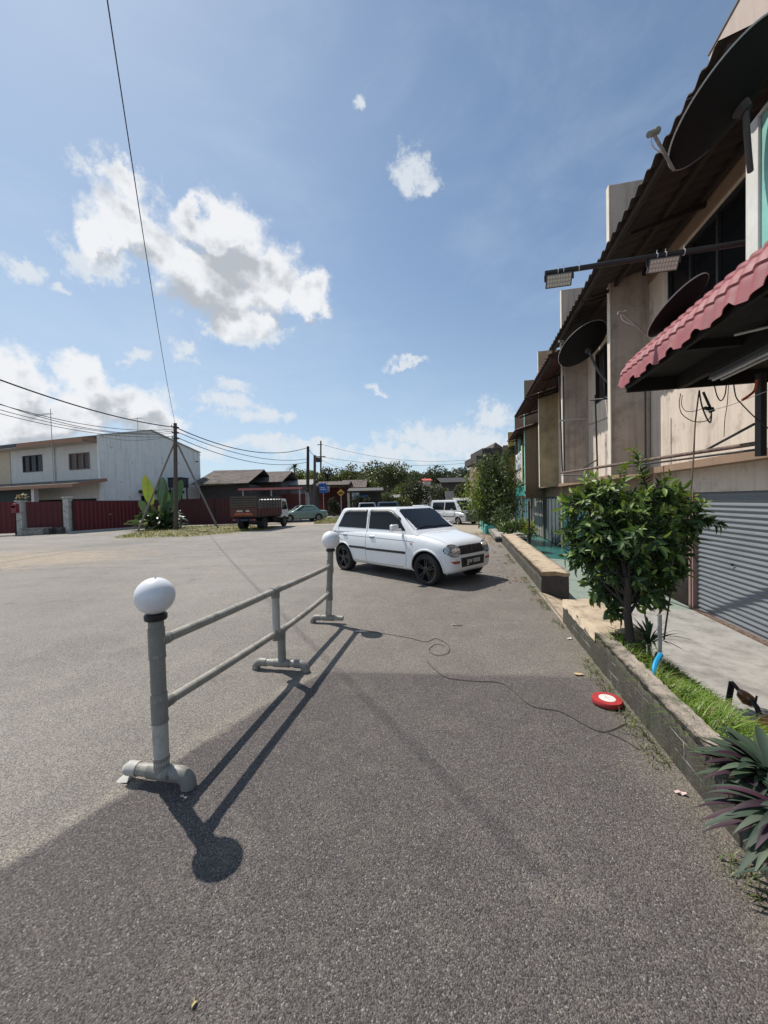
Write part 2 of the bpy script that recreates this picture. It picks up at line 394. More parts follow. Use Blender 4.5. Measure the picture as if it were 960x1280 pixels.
def build_ground():
    os_ = [-700, -300, -150, -80, -50, -35, -25, -18, -13, -9, -6, -4, -2.5, -1, 0, .6, 1.0, 1.15, 1.17, 1.6, 2.4, 4, 7, 12, 20, 35, 60, 120, 300, 700]
    us = [-60, -30, -12, -5, 0, 3, 6, 8, 10, 12, 14, 16, 18, 20, 22, 24, 26, 26.1, 28, 30, 33, 36, 40, 50, 70, 100, 150, 250, 450, 800]
    mb = MB(); vs = []
    for o in os_:
        for u in us:
            z = sgz(o, u)
            if o > 1.16 and u < 26.05: z = -.85
            vs.append(ST @ Vector((o, u, z)))
    nv = len(us); fs = [(i*nv+j, (i+1)*nv+j, (i+1)*nv+j+1, i*nv+j+1) for i in range(len(os_)-1) for j in range(nv-1)]
    mb.add(vs, fs); o = mb.build('ground', ground_material()); tag(o, kind='structure')
build_ground()

# five-foot way floors and the ramp strip between the planters (below road level)
FLOOR = mat('worn_cement_floor', (.34, .325, .30), .8, .12, 3, .25, 40, col2=(.19, .18, .165), c2amt=(.45, .68), c2scale=3.5, streak=None)
FLOORG = mat('green_tinted_cement_floor', (.26, .31, .27), .6, .12, 3, .2, 40, col2=(.16, .2, .17), c2amt=(.45, .68), c2scale=3)
FLOORT = mat('glossy_teal_floor', (.035, .15, .13), .25, .12, 3)
def floor_strip(u0, u1, m, z0=-.33, z1=-.53, o0=1.17, o1=3.9):
    mb = MB(); n = 6
    mb.grid(lambda a, b: Vector((o0+(o1-o0)*a, u0+(u1-u0)*b, z0+(z1-z0)*a)), 6, n)
    tag(mb.build('walkway', m, frame=ST), kind='structure')
floor_strip(-4, 7.6, FLOOR)
floor_strip(7.6, 13.0, FLOORG)
floor_strip(13.0, 26.0, FLOORT, z0=-.4, z1=-.62)
mb = MB(); mb.grid(lambda a, b: Vector((1.1+.95*a, 4.75+1.7*b, .006-(.39*a**1.3))), 8, 4)
tag(mb.build('pavement', CAPTOP, frame=ST), kind='structure')

# ------------------------------------------------------------------ pipe barrier with globes
def barrier():
    A0 = Vector((-1.235, 2.045, 0)); A1 = Vector((-.951, 3.432, 0)); A2 = Vector((-.725, 4.765, 0))
    r = root('pipe_barrier', 'grey plastic pipe barrier with two white globes standing on the asphalt', 'barrier', A0)
    Z = Vector((0, 0, 1)); ax = (A2-A0).normalized(); px = Vector((ax.y, -ax.x, 0))
    zf = .068
    TL = lambda B, z: (Vector((.055*z, 0, 0)) if B is A2 else Vector())
    def post(B, name, zt, rad=.038):
        mb = MB(); mb.tube([B+Z*zf, B+Z*zt+TL(B, zt)], rad, 20); o = mb.build(name, PVC2, r, 50)
        mb = MB(); mb.tube([B+Z*(zf+.05)+TL(B, .1), B+Z*.345+TL(B, .345)], rad+.0008, 20); mb.build('worn_lower_sleeve', PVC3, o, 50)
        return o
    for B, rt, rb in ((A0, .775, .425), (A2, .715, .375)):
        o = post(B, 'post', .905)
        for z in (rt, rb):
            mb = MB(); tq = TL(B, z); mb.tube([B+Z*(z-.08)+tq, B+Z*(z+.08)+tq], .0415, 20); mb.tube([B+Z*(z-.083)+tq, B+Z*(z-.073)+tq], .0432, 20)
            d = (A1-B).normalized(); mb.tube([B+Z*z+tq, B+Z*z+d*.085+tq], .033, 16)
            mb.build('tee_fitting', PVC2, o, 50)
        mb = MB(); mb.lathe([(.0, .898), (.052, .898), (.056, .905), (.056, .926), (.050, .932), (.0, .937)], B+TL(B, .92), 28); mb.build('globe_collar', BLACKPL, o, 40)
        g = MB(); gr = .098 if B is A0 else .112; g.sphere(B+Z*(.928+gr)+TL(B, 1.02), gr, 40, 24); gb = g.build('globe_lamp', GLOBE, r, True)
        g = MB(); g.sphere(B+Z*(.926+2*gr)+Vector((.012, -.01, 0))+TL(B, 1.1), .006, 8, 5); g.build('globe_nipple', PVC, gb, True)
    # middle post: lower leg and offset upper leg
    off = ax*-.045
    mb = MB(); mb.tube([A1+Z*zf, A1+Z*.36], .036, 20); mp = mb.build('middle_post', PVC2, r, 50)
    mb = MB(); mb.tube([A1+off*2+Z*.36, A1+off*2+Z*.74], .034, 20); mb.build('upper_post', PVC3, r, 50)
    # rails, sagging a little
    T = lambda B, z, s=0: B+Z*z+ax*s
    def rail(a, b, sag, name='rail'):
        pts = []
        for i in range(13):
            t = i/12; p = a.lerp(b, t); p = p - Z*sag*4*t*(1-t); pts.append(p)
        mb = MB(); mb.tube(pts, .0275, 16); mb.build(name, PVC, r, 50)
    rail(T(A0, .775, .05), T(A1, .745, -.09), .004); rail(T(A1, .745, -.09), T(A2, .715, -.05)+TL(A2, .715), .006)
    rail(T(A0, .425, .05), T(A1, .372, -.09), .004); rail(T(A1, .362, .0), T(A2, .375, -.05)+TL(A2, .375), .012)
    for z, s in ((.745, -.09), (.372, -.09), (.362, 0)):
        mb = MB(); mb.tube([T(A1, z, s-.055), T(A1, z, s+.055)], .034, 16); mb.tube([T(A1, z, s), T(A1, z-.06, s)], .039, 16); mb.build('tee_fitting', PVC2, r, 50)
    # feet
    def foot(B, l, rgt, el_l, el_r, rad):
        a = B - px*l + Z*zf; b = B + px*rgt + Z*zf
        mb = MB(); mb.tube([a, b], rad*.9, 18); f = mb.build('foot', PVC, r, 50)
        mb = MB(); mb.tube([B-px*.075+Z*zf, B+px*.075+Z*zf], rad*1.08, 18); mb.tube([B+Z*zf, B+Z*(zf+.085)], rad*1.05, 18)
        mb.tube([B+Z*(zf+.07), B+Z*(zf+.088)], rad*1.13, 18); mb.build('tee_fitting', PVC2, f, 50)
        for e, P0, sg in ((el_l, a, -1), (el_r, b, 1)):
            if not e: continue
            pts = []
            for i in range(9):
                t = i/8*PI/2; pts.append(P0 + px*sg*(.055*math.sin(t)) - Z*(.055*(1-math.cos(t))) )
            pts = [P0 - px*sg*.05] + pts + [pts[-1] - Z*(zf-.058)]
            mb = MB(); mb.tube(pts, rad*1.08, 18); mb.build('elbow_fitting', PVC2, f, 50)
        if not el_l:    # broken elbow stub
            mb = MB(); mb.tube([a+px*.02, a-px*.035, a-px*.05-Z*.012], [rad, rad, rad*.9], 14, caps=False); 
            mb.prism([a-px*.03-Z*.035+ax*.03, a-px*.10-Z*.06+ax*.03, a-px*.11-Z*.072, a-px*.03-Z*.06], ax*-.03); mb.build('broken_elbow', PVC3, f, 50)
    foot(A0, .165, .105, False, True, .037)
    foot(A1, .20, .17, True, True, .034)
    foot(A2, .15, .19, True, False, .034)
barrier()
# ------------------------------------------------------------------ cars
def carframe(front, rear):
    """frame with x forward, y to the left, z up; origin midway between the wheels on the near side's centre line"""
    h = (front-rear); h.z = 0; h.normalize()
    M = Matrix(((h.x, -h.y, 0, 0), (h.y, h.x, 0, 0), (0, 0, 1, 0), (0, 0, 0, 1)))
    return h, M
def paint(name, c, rough=.22, metal=0.): return mat(name, c, rough, .03, 2, coat=.6, metal=metal)
RUBBER = mat('tyre_rubber', (.02, .02, .021), .85, .2, 20)
RIMB = mat('black_alloy', (.012, .012, .013), .28, .2, 10, coat=.3)
RIMS = mat('silver_alloy', (.35, .35, .36), .35, .2, 10, metal=.7)
LENS = mat('clear_lamp_lens', (.55, .57, .58), .08, .2, 60, coat=1., metal=.55, col2=(.25, .25, .25), c2amt=(.5, .54), c2scale=30, obj=True)
AMBER = mat('amber_lens', (.38, .07, .03), .25, .1, 30, coat=.5)
REDL = mat('red_lamp_lens', (.35, .012, .012), .25, .1, 30, coat=.5)
UNDER = mat('car_underbody', (.012, .012, .012), .9, .2, 10)
def shell(stations, ring):
    vs = []; n = None
    for st in stations:
        half = ring(*st); pts = half + [(y*-1, z) for (y, z) in reversed(half[1:-1])]
        n = len(pts); vs += [Vector((st[0], y, z)) for (y, z) in pts]
    fs = [(i*n+k, i*n+(k+1) % n, (i+1)*n+(k+1) % n, (i+1)*n+k) for i in range(len(stations)-1) for k in range(n)]
    fs += [tuple(range(n)), tuple(range((len(stations)-1)*n, len(stations)*n))]
    return vs, fs
def lower_ring(x, w, zb, zt, cr=.02, tuck=.04):
    h = zt-zb
    return [(0, zb), (w*.8, zb), (w-tuck, zb+h*.06), (w-.012, zb+h*.24), (w, zb+h*.48), (w-.006, zb+h*.72), (w-.03, zb+h*.9), (w*.90-.02, zt-.012), (w*.6, zt+cr*.6), (0, zt+cr)]
def eval_mesh(o):
    dg = bpy.context.evaluated_depsgraph_get(); dg.update()
    me = bpy.data.meshes.new_from_object(o.evaluated_get(dg)); return me
def make_car(name, label, cat, frame, S, group=None):
    P = S['paint']; r = root(name, label, cat, (0, 0, 0), frame, group)
    wr, xf, xr, hw = S['wr'], S['xf'], S['xr'], S['hw']
    # body shell
    mb = MB(); vs, fs = shell(S['stations'], lower_ring); mb.add(vs, fs)
    b = mb.build('body', [P, UNDER], r, True)
    ss = b.modifiers.new('s', 'SUBSURF'); ss.levels = 2; ss.render_levels = 2
    cut = MB()
    for x in (xf, xr):
        for sg in (-1, 1):
            cut.lathe([(.001, sg*(hw-.26)), (wr+.045, sg*(hw-.26)), (wr+.045, sg*(hw+.2)), (.001, sg*(hw+.2))], (x, 0, wr), 36, 'y')
    c = cut.build('cutter', UNDER, r)
    bo = b.modifiers.new('b', 'BOOLEAN'); bo.object = c; bo.operation = 'DIFFERENCE'; bo.solver = 'EXACT'
    me = eval_mesh(b); b.modifiers.clear(); b.data = me; bpy.data.objects.remove(c)
    for p in me.polygons:
        cx = p.center
        ins = min(math.hypot(cx.x-xf, cx.z-wr), math.hypot(cx.x-xr, cx.z-wr)) < wr+.052 and (abs(cx.y) < hw-.008) and abs(p.normal.y) < .6 or (abs(cx.y) < hw-.2 and cx.z < S['zfloor']+.02) or (abs(abs(cx.y)-(hw-.26)) < .01 and min(math.hypot(cx.x-xf, cx.z-wr), math.hypot(cx.x-xr, cx.z-wr)) < wr+.05)
        p.material_index = 1 if ins else 0; p.use_smooth = True
    me.set_sharp_from_angle(angle=math.radians(38))
    # greenhouse
    G = S['gh']; xb0, xb1, zb, wb = G['base']; xt0, xt1, zt, wt = G['top']
    mb = MB()
    mid = zb + (zt-zb)*.93
    def L(a, b_, t): return a+(b_-a)*t
    def rect(x0, x1, w, z, crown=0): return [Vector((x0, -w, z)), Vector((x1, -w*G.get('nose', .93), z)), Vector((x1, w*G.get('nose', .93), z)), Vector((x0, w, z))]
    A = rect(xb0, xb1, wb, zb-.06); B = rect(xt0, xt1, wt, zt-.035)
    mb.add(A+B, [(0,1,2,3),(4,7,6,5),(0,4,5,1),(1,5,6,2),(2,6,7,3),(3,7,4,0)])
    g = mb.build('roof', P, r, True)
    bm = bmesh.new(); bm.from_mesh(g.data)
    ed = [e for e in bm.edges if not all(v.co.z < zb for v in e.verts)]
    bmesh.ops.bevel(bm, geom=ed, offset=G.get('bev', .07), segments=5, profile=.6, affect='EDGES')
    # crown on the roof
    for v in bm.verts:
        if v.co.z > zt-.05:
            t = 1-(abs(v.co.y)/wt)**2; q = (v.co.x-xt0)/(xt1-xt0); q = max(0, min(1, q)); v.co.z += .035*t
    bmesh.ops.recalc_face_normals(bm, faces=bm.faces); bm.to_mesh(g.data); bm.free()
    g.data.polygons.foreach_set('use_smooth', [True]*len(g.data.polygons)); g.data.set_sharp_from_angle(angle=math.radians(30))
    def bvh(*obs):
        V = []; F = []
        for o in obs:
            k = len(V); V += [v.co.copy() for v in o.data.vertices]; F += [tuple(i+k for i in p.vertices) for p in o.data.polygons]
        return BVHTree.FromPolygons(V, F)
    tr = bvh(b, g); trb = bvh(b); trg = bvh(g)
    def hit(p, d, t=tr):
        h = t.ray_cast(Vector(p), Vector(d)); return h
    def patch(nm, poly, to3, d, m, off=.004, par=None, t=tr, rings=4, thick=.0):
        """poly in 2D mapped by to3 to a point outside the body, thrown along d onto it"""
        # resample outline
        pts = []
        for i in range(len(poly)):
            a, b_ = Vector(poly[i]), Vector(poly[(i+1) % len(poly)]); k = max(1, int((b_-a).length/.07))
            pts += [a.lerp(b_, j/k) for j in range(k)]
        cen = sum(pts, Vector((0, 0)))/len(pts)
        V = []; last = None; n = len(pts); d = Vector(d).normalized()
        for ri in range(rings+1):
            s = 1-ri/(rings+.0)
            if ri == rings: s = 0.02
            for p in pts:
                q = cen+(p-cen)*s; o3 = Vector(to3(q.x, q.y)); h = t.ray_cast(o3, d)
                if h[0] is not None: v = h[0] - d*off; last = v
                else: v = last if last is not None else o3
                V.append(v)
        F = [(i*n+k, i*n+(k+1) % n, (i+1)*n+(k+1) % n, (i+1)*n+k) for i in range(rings) for k in range(n)] + [tuple(rings*n+k for k in range(n))]
        mm = MB(); mm.add(V, F)
        # skirt back into the body
        sk = [v + d*(off+.004) for v in V[:n]]; mm.add(V[:n]+sk, [(k, (k+1) % n, n+(k+1) % n, n+k) for k in range(n)])
        return mm.build(nm, m, par or r, 50)
    side = lambda sg: (lambda x, z: (x, sg*2, z))
    for sg in (-1, 1):
        for w in S['side_windows']:
            patch('side_window', w, side(sg), (0, -sg, 0), GLASS, .004, t=trg)
    if S.get('windscreen', True):
        patch('windscreen', S['ws_poly'], lambda y, z: (3, y, z), (-1, 0, 0), GLASS, .005, t=trg)
        patch('rear_window', S['rw_poly'], lambda y, z: (-4, y, z), (1, 0, 0), GLASS, .005, t=trg)
    # seams
    seam = MB()
    for sg in (-1, 1):
        for line in S['seams']:
            pts = []
            for i in range(len(line)-1):
                for j in range(8):
                    t = j/8; x = line[i][0]*(1-t)+line[i+1][0]*t; z = line[i][1]*(1-t)+line[i+1][1]*t
                    h = tr.ray_cast(Vector((x, sg*2, z)), Vector((0, -sg, 0)))
                    if h[0] is not None: pts.append(h[0]+Vector((0, sg*-.0005, 0)))
            if len(pts) > 2: seam.tube(pts, .0035, 5)
    if seam.v: seam.build('door_seam', mat('panel_gap', (.05, .05, .05), .8), r, True)
    # mouldings, handles
    for sg in (-1, 1):
        for (x0, x1, z) in S.get('mould', []):
            pts = []
            for i in range(13):
                x = x0+(x1-x0)*i/12; h = tr.ray_cast(Vector((x, sg*2, z)), Vector((0, -sg, 0)))
                if h[0] is not None: pts.append(h[0]+Vector((0, sg*.004, 0)))
            m_ = MB()
            V = []
            for p in pts: V += [p+Vector((0, sg*.006, .022)), p+Vector((0, sg*.006, -.022)), p+Vector((0, -sg*.02, -.026)), p+Vector((0, -sg*.02, .026))]
            F = [(i*4+k, i*4+(k+1) % 4, (i+1)*4+(k+1) % 4, (i+1)*4+k) for i in range(len(pts)-1) for k in range(4)]+[(0,1,2,3), tuple(len(V)-4+k for k in range(4))]
            m_.add(V, F); m_.build('side_moulding', BLACKPL, r)
        for (x, z) in S.get('handles', []):
            h = tr.ray_cast(Vector((x, sg*2, z)), Vector((0, -sg, 0)))
            if h[0] is None: continue
            y = h[0].y; m_ = MB(); m_.box(x-.075, x+.075, y-.006 if sg > 0 else y-.022, y+.022 if sg > 0 else y+.006, z-.016, z+.016)
            hd = m_.build('door_handle', S.get('handlemat', P), r, True, bevel=.008)
            m_ = MB(); m_.box(x-.06, x+.06, y-.004 if sg > 0 else y-.01, y+.01 if sg > 0 else y+.004, z-.034, z-.017); m_.build('handle_recess', mat('panel_gap', (.05, .05, .05), .8), hd)
        if 'mirror' in S:
            x, z = S['mirror']; y = sg*(wb+.01)
            m_ = MB(); m_.box(x-.055, x+.035, sg*(wb+.13)-.085, sg*(wb+.13)+.085, z-.01, z+.115); m_.box(x-.03, x+.03, min(y-sg*.06, y+sg*.08), max(y-sg*.06, y+sg*.08), z-.02, z+.03)
            mo = m_.build('mirror', P if 'mirmat' not in S else S['mirmat'], r, 60, bevel=.035)
            m_ = MB(); m_.box(x-.062, x-.056, sg*(wb+.13)-.075, sg*(wb+.13)+.075, z+.0, z+.11); m_.build('mirror_glass', GLASS, mo)
        if 'visor' in S:
            for (x0, x1, z) in S['visor']: pass
    # wheel arches flare
    if S.get('flare', True):
        for x in (xf, xr):
            for sg in (-1, 1):
                pts = []
                for i in range(19):
                    a = PI*(-.06+1.12*i/18); X = x+(wr+.052)*math.cos(a); Z = wr+(wr+.052)*math.sin(a)
                    h = trb.ray_cast(Vector((X+.012*math.cos(a), sg*2, Z+.012*math.sin(a))), Vector((0, -sg, 0)))
                    if h[0] is not None and abs(h[0].y) > hw-.2: pts.append(h[0])
                if len(pts) > 3:
                    m_ = MB(); m_.tube(pts, .016, 8); m_.build('wheel_arch', P, r, True)
    # wheels
    for x in (xf, xr):
        for sg in (-1, 1):
            yo = sg*(hw-.025); W = sg*.17; st = S.get('steer', 0) if x == xf else 0
            m_ = MB(); rr = S.get('rim', .7)*wr
            m_.lathe([(rr, -.0), (rr+.01, .012), (wr-.03, .016), (wr-.008, 0), (wr, -.02), (wr, -.15), (wr-.01, -.17), (wr-.04, -.178), (rr, -.17)], (x, yo, wr), 36, 'y', M=Matrix.Diagonal((1, sg, 1)).to_3x3())
            ty = m_.build('wheel', RUBBER, r, 50)
            m_ = MB(); rm = S.get('rimmat', RIMB)
            m_.lathe([(rr, -.002), (rr-.012, .002), (rr-.022, -.01), (rr-.03, -.12), (.0, -.12)], (x, yo, wr), 36, 'y', M=Matrix.Diagonal((1, sg, 1)).to_3x3())
            ns = S.get('spokes', 5)
            for k in range(ns):
                for dd in ((-.16, .16) if S.get('twin', True) else (0,)):
                    a0 = 2*PI*k/ns + dd*1.6+.3; a1 = 2*PI*k/ns + dd*.9+.3
                    p0 = Vector((x+.045*math.cos(a0), yo-sg*.015, wr+.045*math.sin(a0))); p1 = Vector((x+(rr-.012)*math.cos(a1), yo-sg*.006, wr+(rr-.012)*math.sin(a1)))
                    m_.bar(p0, p1, .022 if S.get('twin', True) else .05, .02, Vector((0, 1, 0)))
            m_.lathe([(.055, -.03), (.055, -.004), (.03, .002), (.0, .002)], (x, yo, wr), 18, 'y', M=Matrix.Diagonal((1, sg, 1)).to_3x3())
            m_.build('rim', rm, ty, 40)
    # lamps, grille, plates
    for (nm, poly, axis, m, off) in S.get('patches', []):
        if axis == 'F': patch(nm, poly, lambda y, z: (3, y, z), (-1, 0, 0), m, off)
        elif axis == 'B': patch(nm, poly, lambda y, z: (-4, y, z), (1, 0, 0), m, off)
        elif isinstance(axis, tuple):
            dv = Vector(axis).normalized(); up = Vector((0, 0, 1)); sx = up.cross(dv*-1).normalized()
            org = Vector(S['porg'][nm])
            patch(nm, poly, lambda a, b_, dv=dv, sx=sx, org=org: org - dv*2.5 + sx*a + up*b_, dv, m, off)
    if 'plate' in S:
        x0, z0, txt = S['plate']
        h = tr.ray_cast(Vector((3, 0, z0)), Vector((-1, 0, 0))); xx = h[0].x if h[0] is not None else x0
        m_ = MB(); m_.box(xx-.01, xx+.012, -.26, .26, z0-.055, z0+.055); pl = m_.build('number_plate', mat('black_plate', (.008, .008, .009), .3), r, bevel=.004)
        cu = bpy.data.curves.new('t', 'FONT'); cu.body = txt; cu.size = .105; cu.align_x = 'CENTER'; cu.align_y = 'CENTER'; cu.extrude = .001
        tmp = bpy.data.objects.new('t', cu); COL.objects.link(tmp); me = eval_mesh(tmp); bpy.data.objects.remove(tmp)
        M = Matrix.Translation((xx+.014, 0, z0)) @ Matrix(((0,0,1,0),(1,0,0,0),(0,1,0,0),(0,0,0,1)))
        me.transform(M); me.materials.append(mat('plate_white', (.75, .75, .75), .5))
        to = bpy.data.objects.new('plate_lettering', me); COL.objects.link(to); to.parent = pl; ORG[to.name] = Vector()
    return r, tr

def frame_from(front, rear, hw, side):
    """front/rear: ground points of the two wheels on the visible side; side=-1 when that is the car's right"""
    h = (front-rear); h.z = 0; h.normalize(); left = Vector((-h.y, h.x, 0))
    mid = (front+rear)/2 - left*(side*hw)
    M = Matrix(((h.x, left.x, 0, mid.x), (h.y, left.y, 0, mid.y), (0, 0, 1, mid.z), (0, 0, 0, 1)))
    return M

# --- the white hatchback in the middle of the road
WP = paint('white_car_paint', (.80, .81, .82), .18)
HB = dict(paint=WP, wr=.285, xf=1.19, xr=-1.20, hw=.745, zfloor=.2, rim=.74,
  stations=[(-1.70, .60, .30, .66), (-1.68, .66, .26, .84), (-1.60, .705, .22, .93), (-1.3, .735, .20, .95), (-.6, .745, .19, .945), (0, .748, .19, .93), (.7, .748, .19, .915),
            (1.0, .742, .19, .89), (1.28, .73, .20, .835), (1.48, .705, .20, .785), (1.60, .655, .21, .725), (1.67, .585, .25, .61), (1.695, .49, .30, .48)],
  gh=dict(base=(-1.64, .98, .93, .715), top=(-1.33, .30, 1.405, .60), bev=.07, nose=.93),
  side_windows=[[(-1.40, .965), (-.46, .955), (-.49, 1.31), (-.60, 1.32), (-1.17, 1.31), (-1.23, 1.28)],
                [(-.37, .955), (.66, .945), (.62, .99), (.36, 1.24), (.28, 1.30), (.16, 1.32), (-.39, 1.32)]],
  ws_poly=[(-.615, .965), (.615, .965), (.525, 1.31), (.45, 1.345), (-.45, 1.345), (-.525, 1.31)],
  rw_poly=[(-.56, 1.0), (.56, 1.0), (.46, 1.31), (-.46, 1.31)],
  seams=[[(-.415, 1.30), (-.415, .9), (-.415, .30), (-.40, .27)], [(.64, .93), (.74, .8), (.74, .4), (.70, .28)], [(-1.38, .97), (-1.36, .75), (-1.15, .62), (-.94, .45), (-.86, .28)],
         [(-.86, .275), (-.4, .27), (.2, .27), (.70, .275)], [(-1.6, .795), (-.9, .79), (-.1, .78), (.74, .765), (.95, .75)]],
  mould=[(-1.02, -.425, .555), (-.405, .72, .545)], handles=[(-1.12, .81), (-.22, .80)], mirror=(.56, .955), steer=.1,
  
  patches=[('grille', [(-.36, .545), (.36, .545), (.38, .67), (.32, .695), (-.32, .695), (-.38, .67)], 'F', BLACKPL, .006),
           ('air_intake', [(-.34, .325), (.34, .325), (.36, .49), (-.36, .49)], 'F', BLACKPL, .005),
           ('headlight_surround', [(-.50+.165*math.cos(a), .625+.108*math.sin(a)) for a in [2*PI*k/20 for k in range(20)]], 'F', BLACKPL, .004),
           ('headlight', [(-.50+.152*math.cos(a), .625+.096*math.sin(a)) for a in [2*PI*k/20 for k in range(20)]], 'F', LENS, .010),
           ('headlight_surround', [(.50+.165*math.cos(a), .625+.108*math.sin(a)) for a in [2*PI*k/20 for k in range(20)]], 'F', BLACKPL, .004),
           ('headlight', [(.50+.152*math.cos(a), .625+.096*math.sin(a)) for a in [2*PI*k/20 for k in range(20)]], 'F', LENS, .010),
           ('indicator', [(-.60, .45), (-.40, .445), (-.40, .40), (-.55, .405)], 'F', AMBER, .008),
           ('indicator', [(.60, .45), (.40, .445), (.40, .40), (.55, .405)], 'F', AMBER, .008),
           ('tail_lamp', [(-.68, .72), (-.56, .72), (-.56, .92), (-.66, .92)], 'B', REDL, .008),
           ('tail_lamp', [(.68, .72), (.56, .72), (.56, .92), (.66, .92)], 'B', REDL, .008)],
  plate=(1.74, .41, 'JJW 8008'))
fw, rw_ = gnd(538, 731.5), gnd(432, 712)
FR = frame_from(fw, rw_, .745-.10, -1)
hatch, tr = make_car('parked_car', 'small white hatchback with black alloy wheels parked across the middle of the road', 'car', FR, HB)
# grille bars, emblem ridge, rain visors, roof gutter, side repeater, wipers
m_ = MB()
for k in range(4):
    z = .565+.034*k; pts = []
    for i in range(15):
        y = -.35+.7*i/14; h = tr.ray_cast(Vector((3, y, z)), Vector((-1, 0, 0)))
        if h[0] is not None: pts.append(h[0]+Vector((.008, 0, 0)))
    m_.tube(pts, .005, 5)
m_.build('grille_bar', mat('satin_black', (.02, .02, .02), .6), hatch, True)
h = tr.ray_cast(Vector((3, 0, .63)), Vector((-1, 0, 0)))[0]
m_ = MB(); m_.box(h.x-.005, h.x+.018, -.028, .028, .57, .70); m_.build('grille_badge', mat('smoked_chrome', (.12, .10, .10), .25, metal=.8), hatch, bevel=.006)
for sg in (-1, 1):
    for (x0, x1) in ((-1.22, -.48), (-.39, .50)):
        m_ = MB(); V = []
        for i in range(11):
            x = x0+(x1-x0)*i/10; zt_ = 1.34 - (max(0, x-.20)*.55) - max(0, -1.12-x)*.5; zb_ = zt_-.055
            for z, of in ((zt_, .003), (zb_, .022)):
                hh = tr.ray_cast(Vector((x, sg*2, z)), Vector((0, -sg, 0)))[0]
                if hh is None: hh = Vector((x, sg*.6, z))
                V.append(hh+Vector((0, sg*of, 0)))
        m_.add(V, [(2*i, 2*i+1, 2*i+3, 2*i+2) for i in range(10)])
        o = m_.build('rain_visor', mat('smoked_acrylic', (.09, .085, .08), .35, .05, 4), hatch, True)
        s_ = o.modifiers.new('So', 'SOLIDIFY'); s_.thickness = .003
    hh = tr.ray_cast(Vector((.86, sg*2, .72)), Vector((0, -sg, 0)))[0]
    m_ = MB(); m_.sphere(hh, .02, 10, 6, (1.6, .5, .8)); m_.build('side_repeater', AMBER, hatch, True)
m_ = MB()
for (y0, y1) in ((-.45, .05), (.0, .5)):
    pts = []
    for i in range(8):
        y = y0+(y1-y0)*i/7; z = .985+.02*math.sin(i/7*PI); hh = tr.ray_cast(Vector((3, y, z)), Vector((-1, 0, 0)))[0]
        if hh is not None: pts.append(hh+Vector((.012, 0, .008)))
    m_.tube(pts, .006, 5)
m_.build('wiper', BLACKPL, hatch, True)
m_ = MB()
for sg in (-1, 1):
    pts = []
    for i in range(10):
        t = i/9; x = .98+.58*t; y = sg*(.60-.05*t); hh = tr.ray_cast(Vector((x, y, 2)), Vector((0, 0, -1)))[0]
        if hh is not None: pts.append(hh)
    m_.tube(pts, .0032, 5)
m_.build('bonnet_seam', mat('panel_gap', (.05, .05, .05), .8), hatch, True)
hh = tr.ray_cast(Vector((-.9, .0, 3)), Vector((0, 0, -1)))[0]

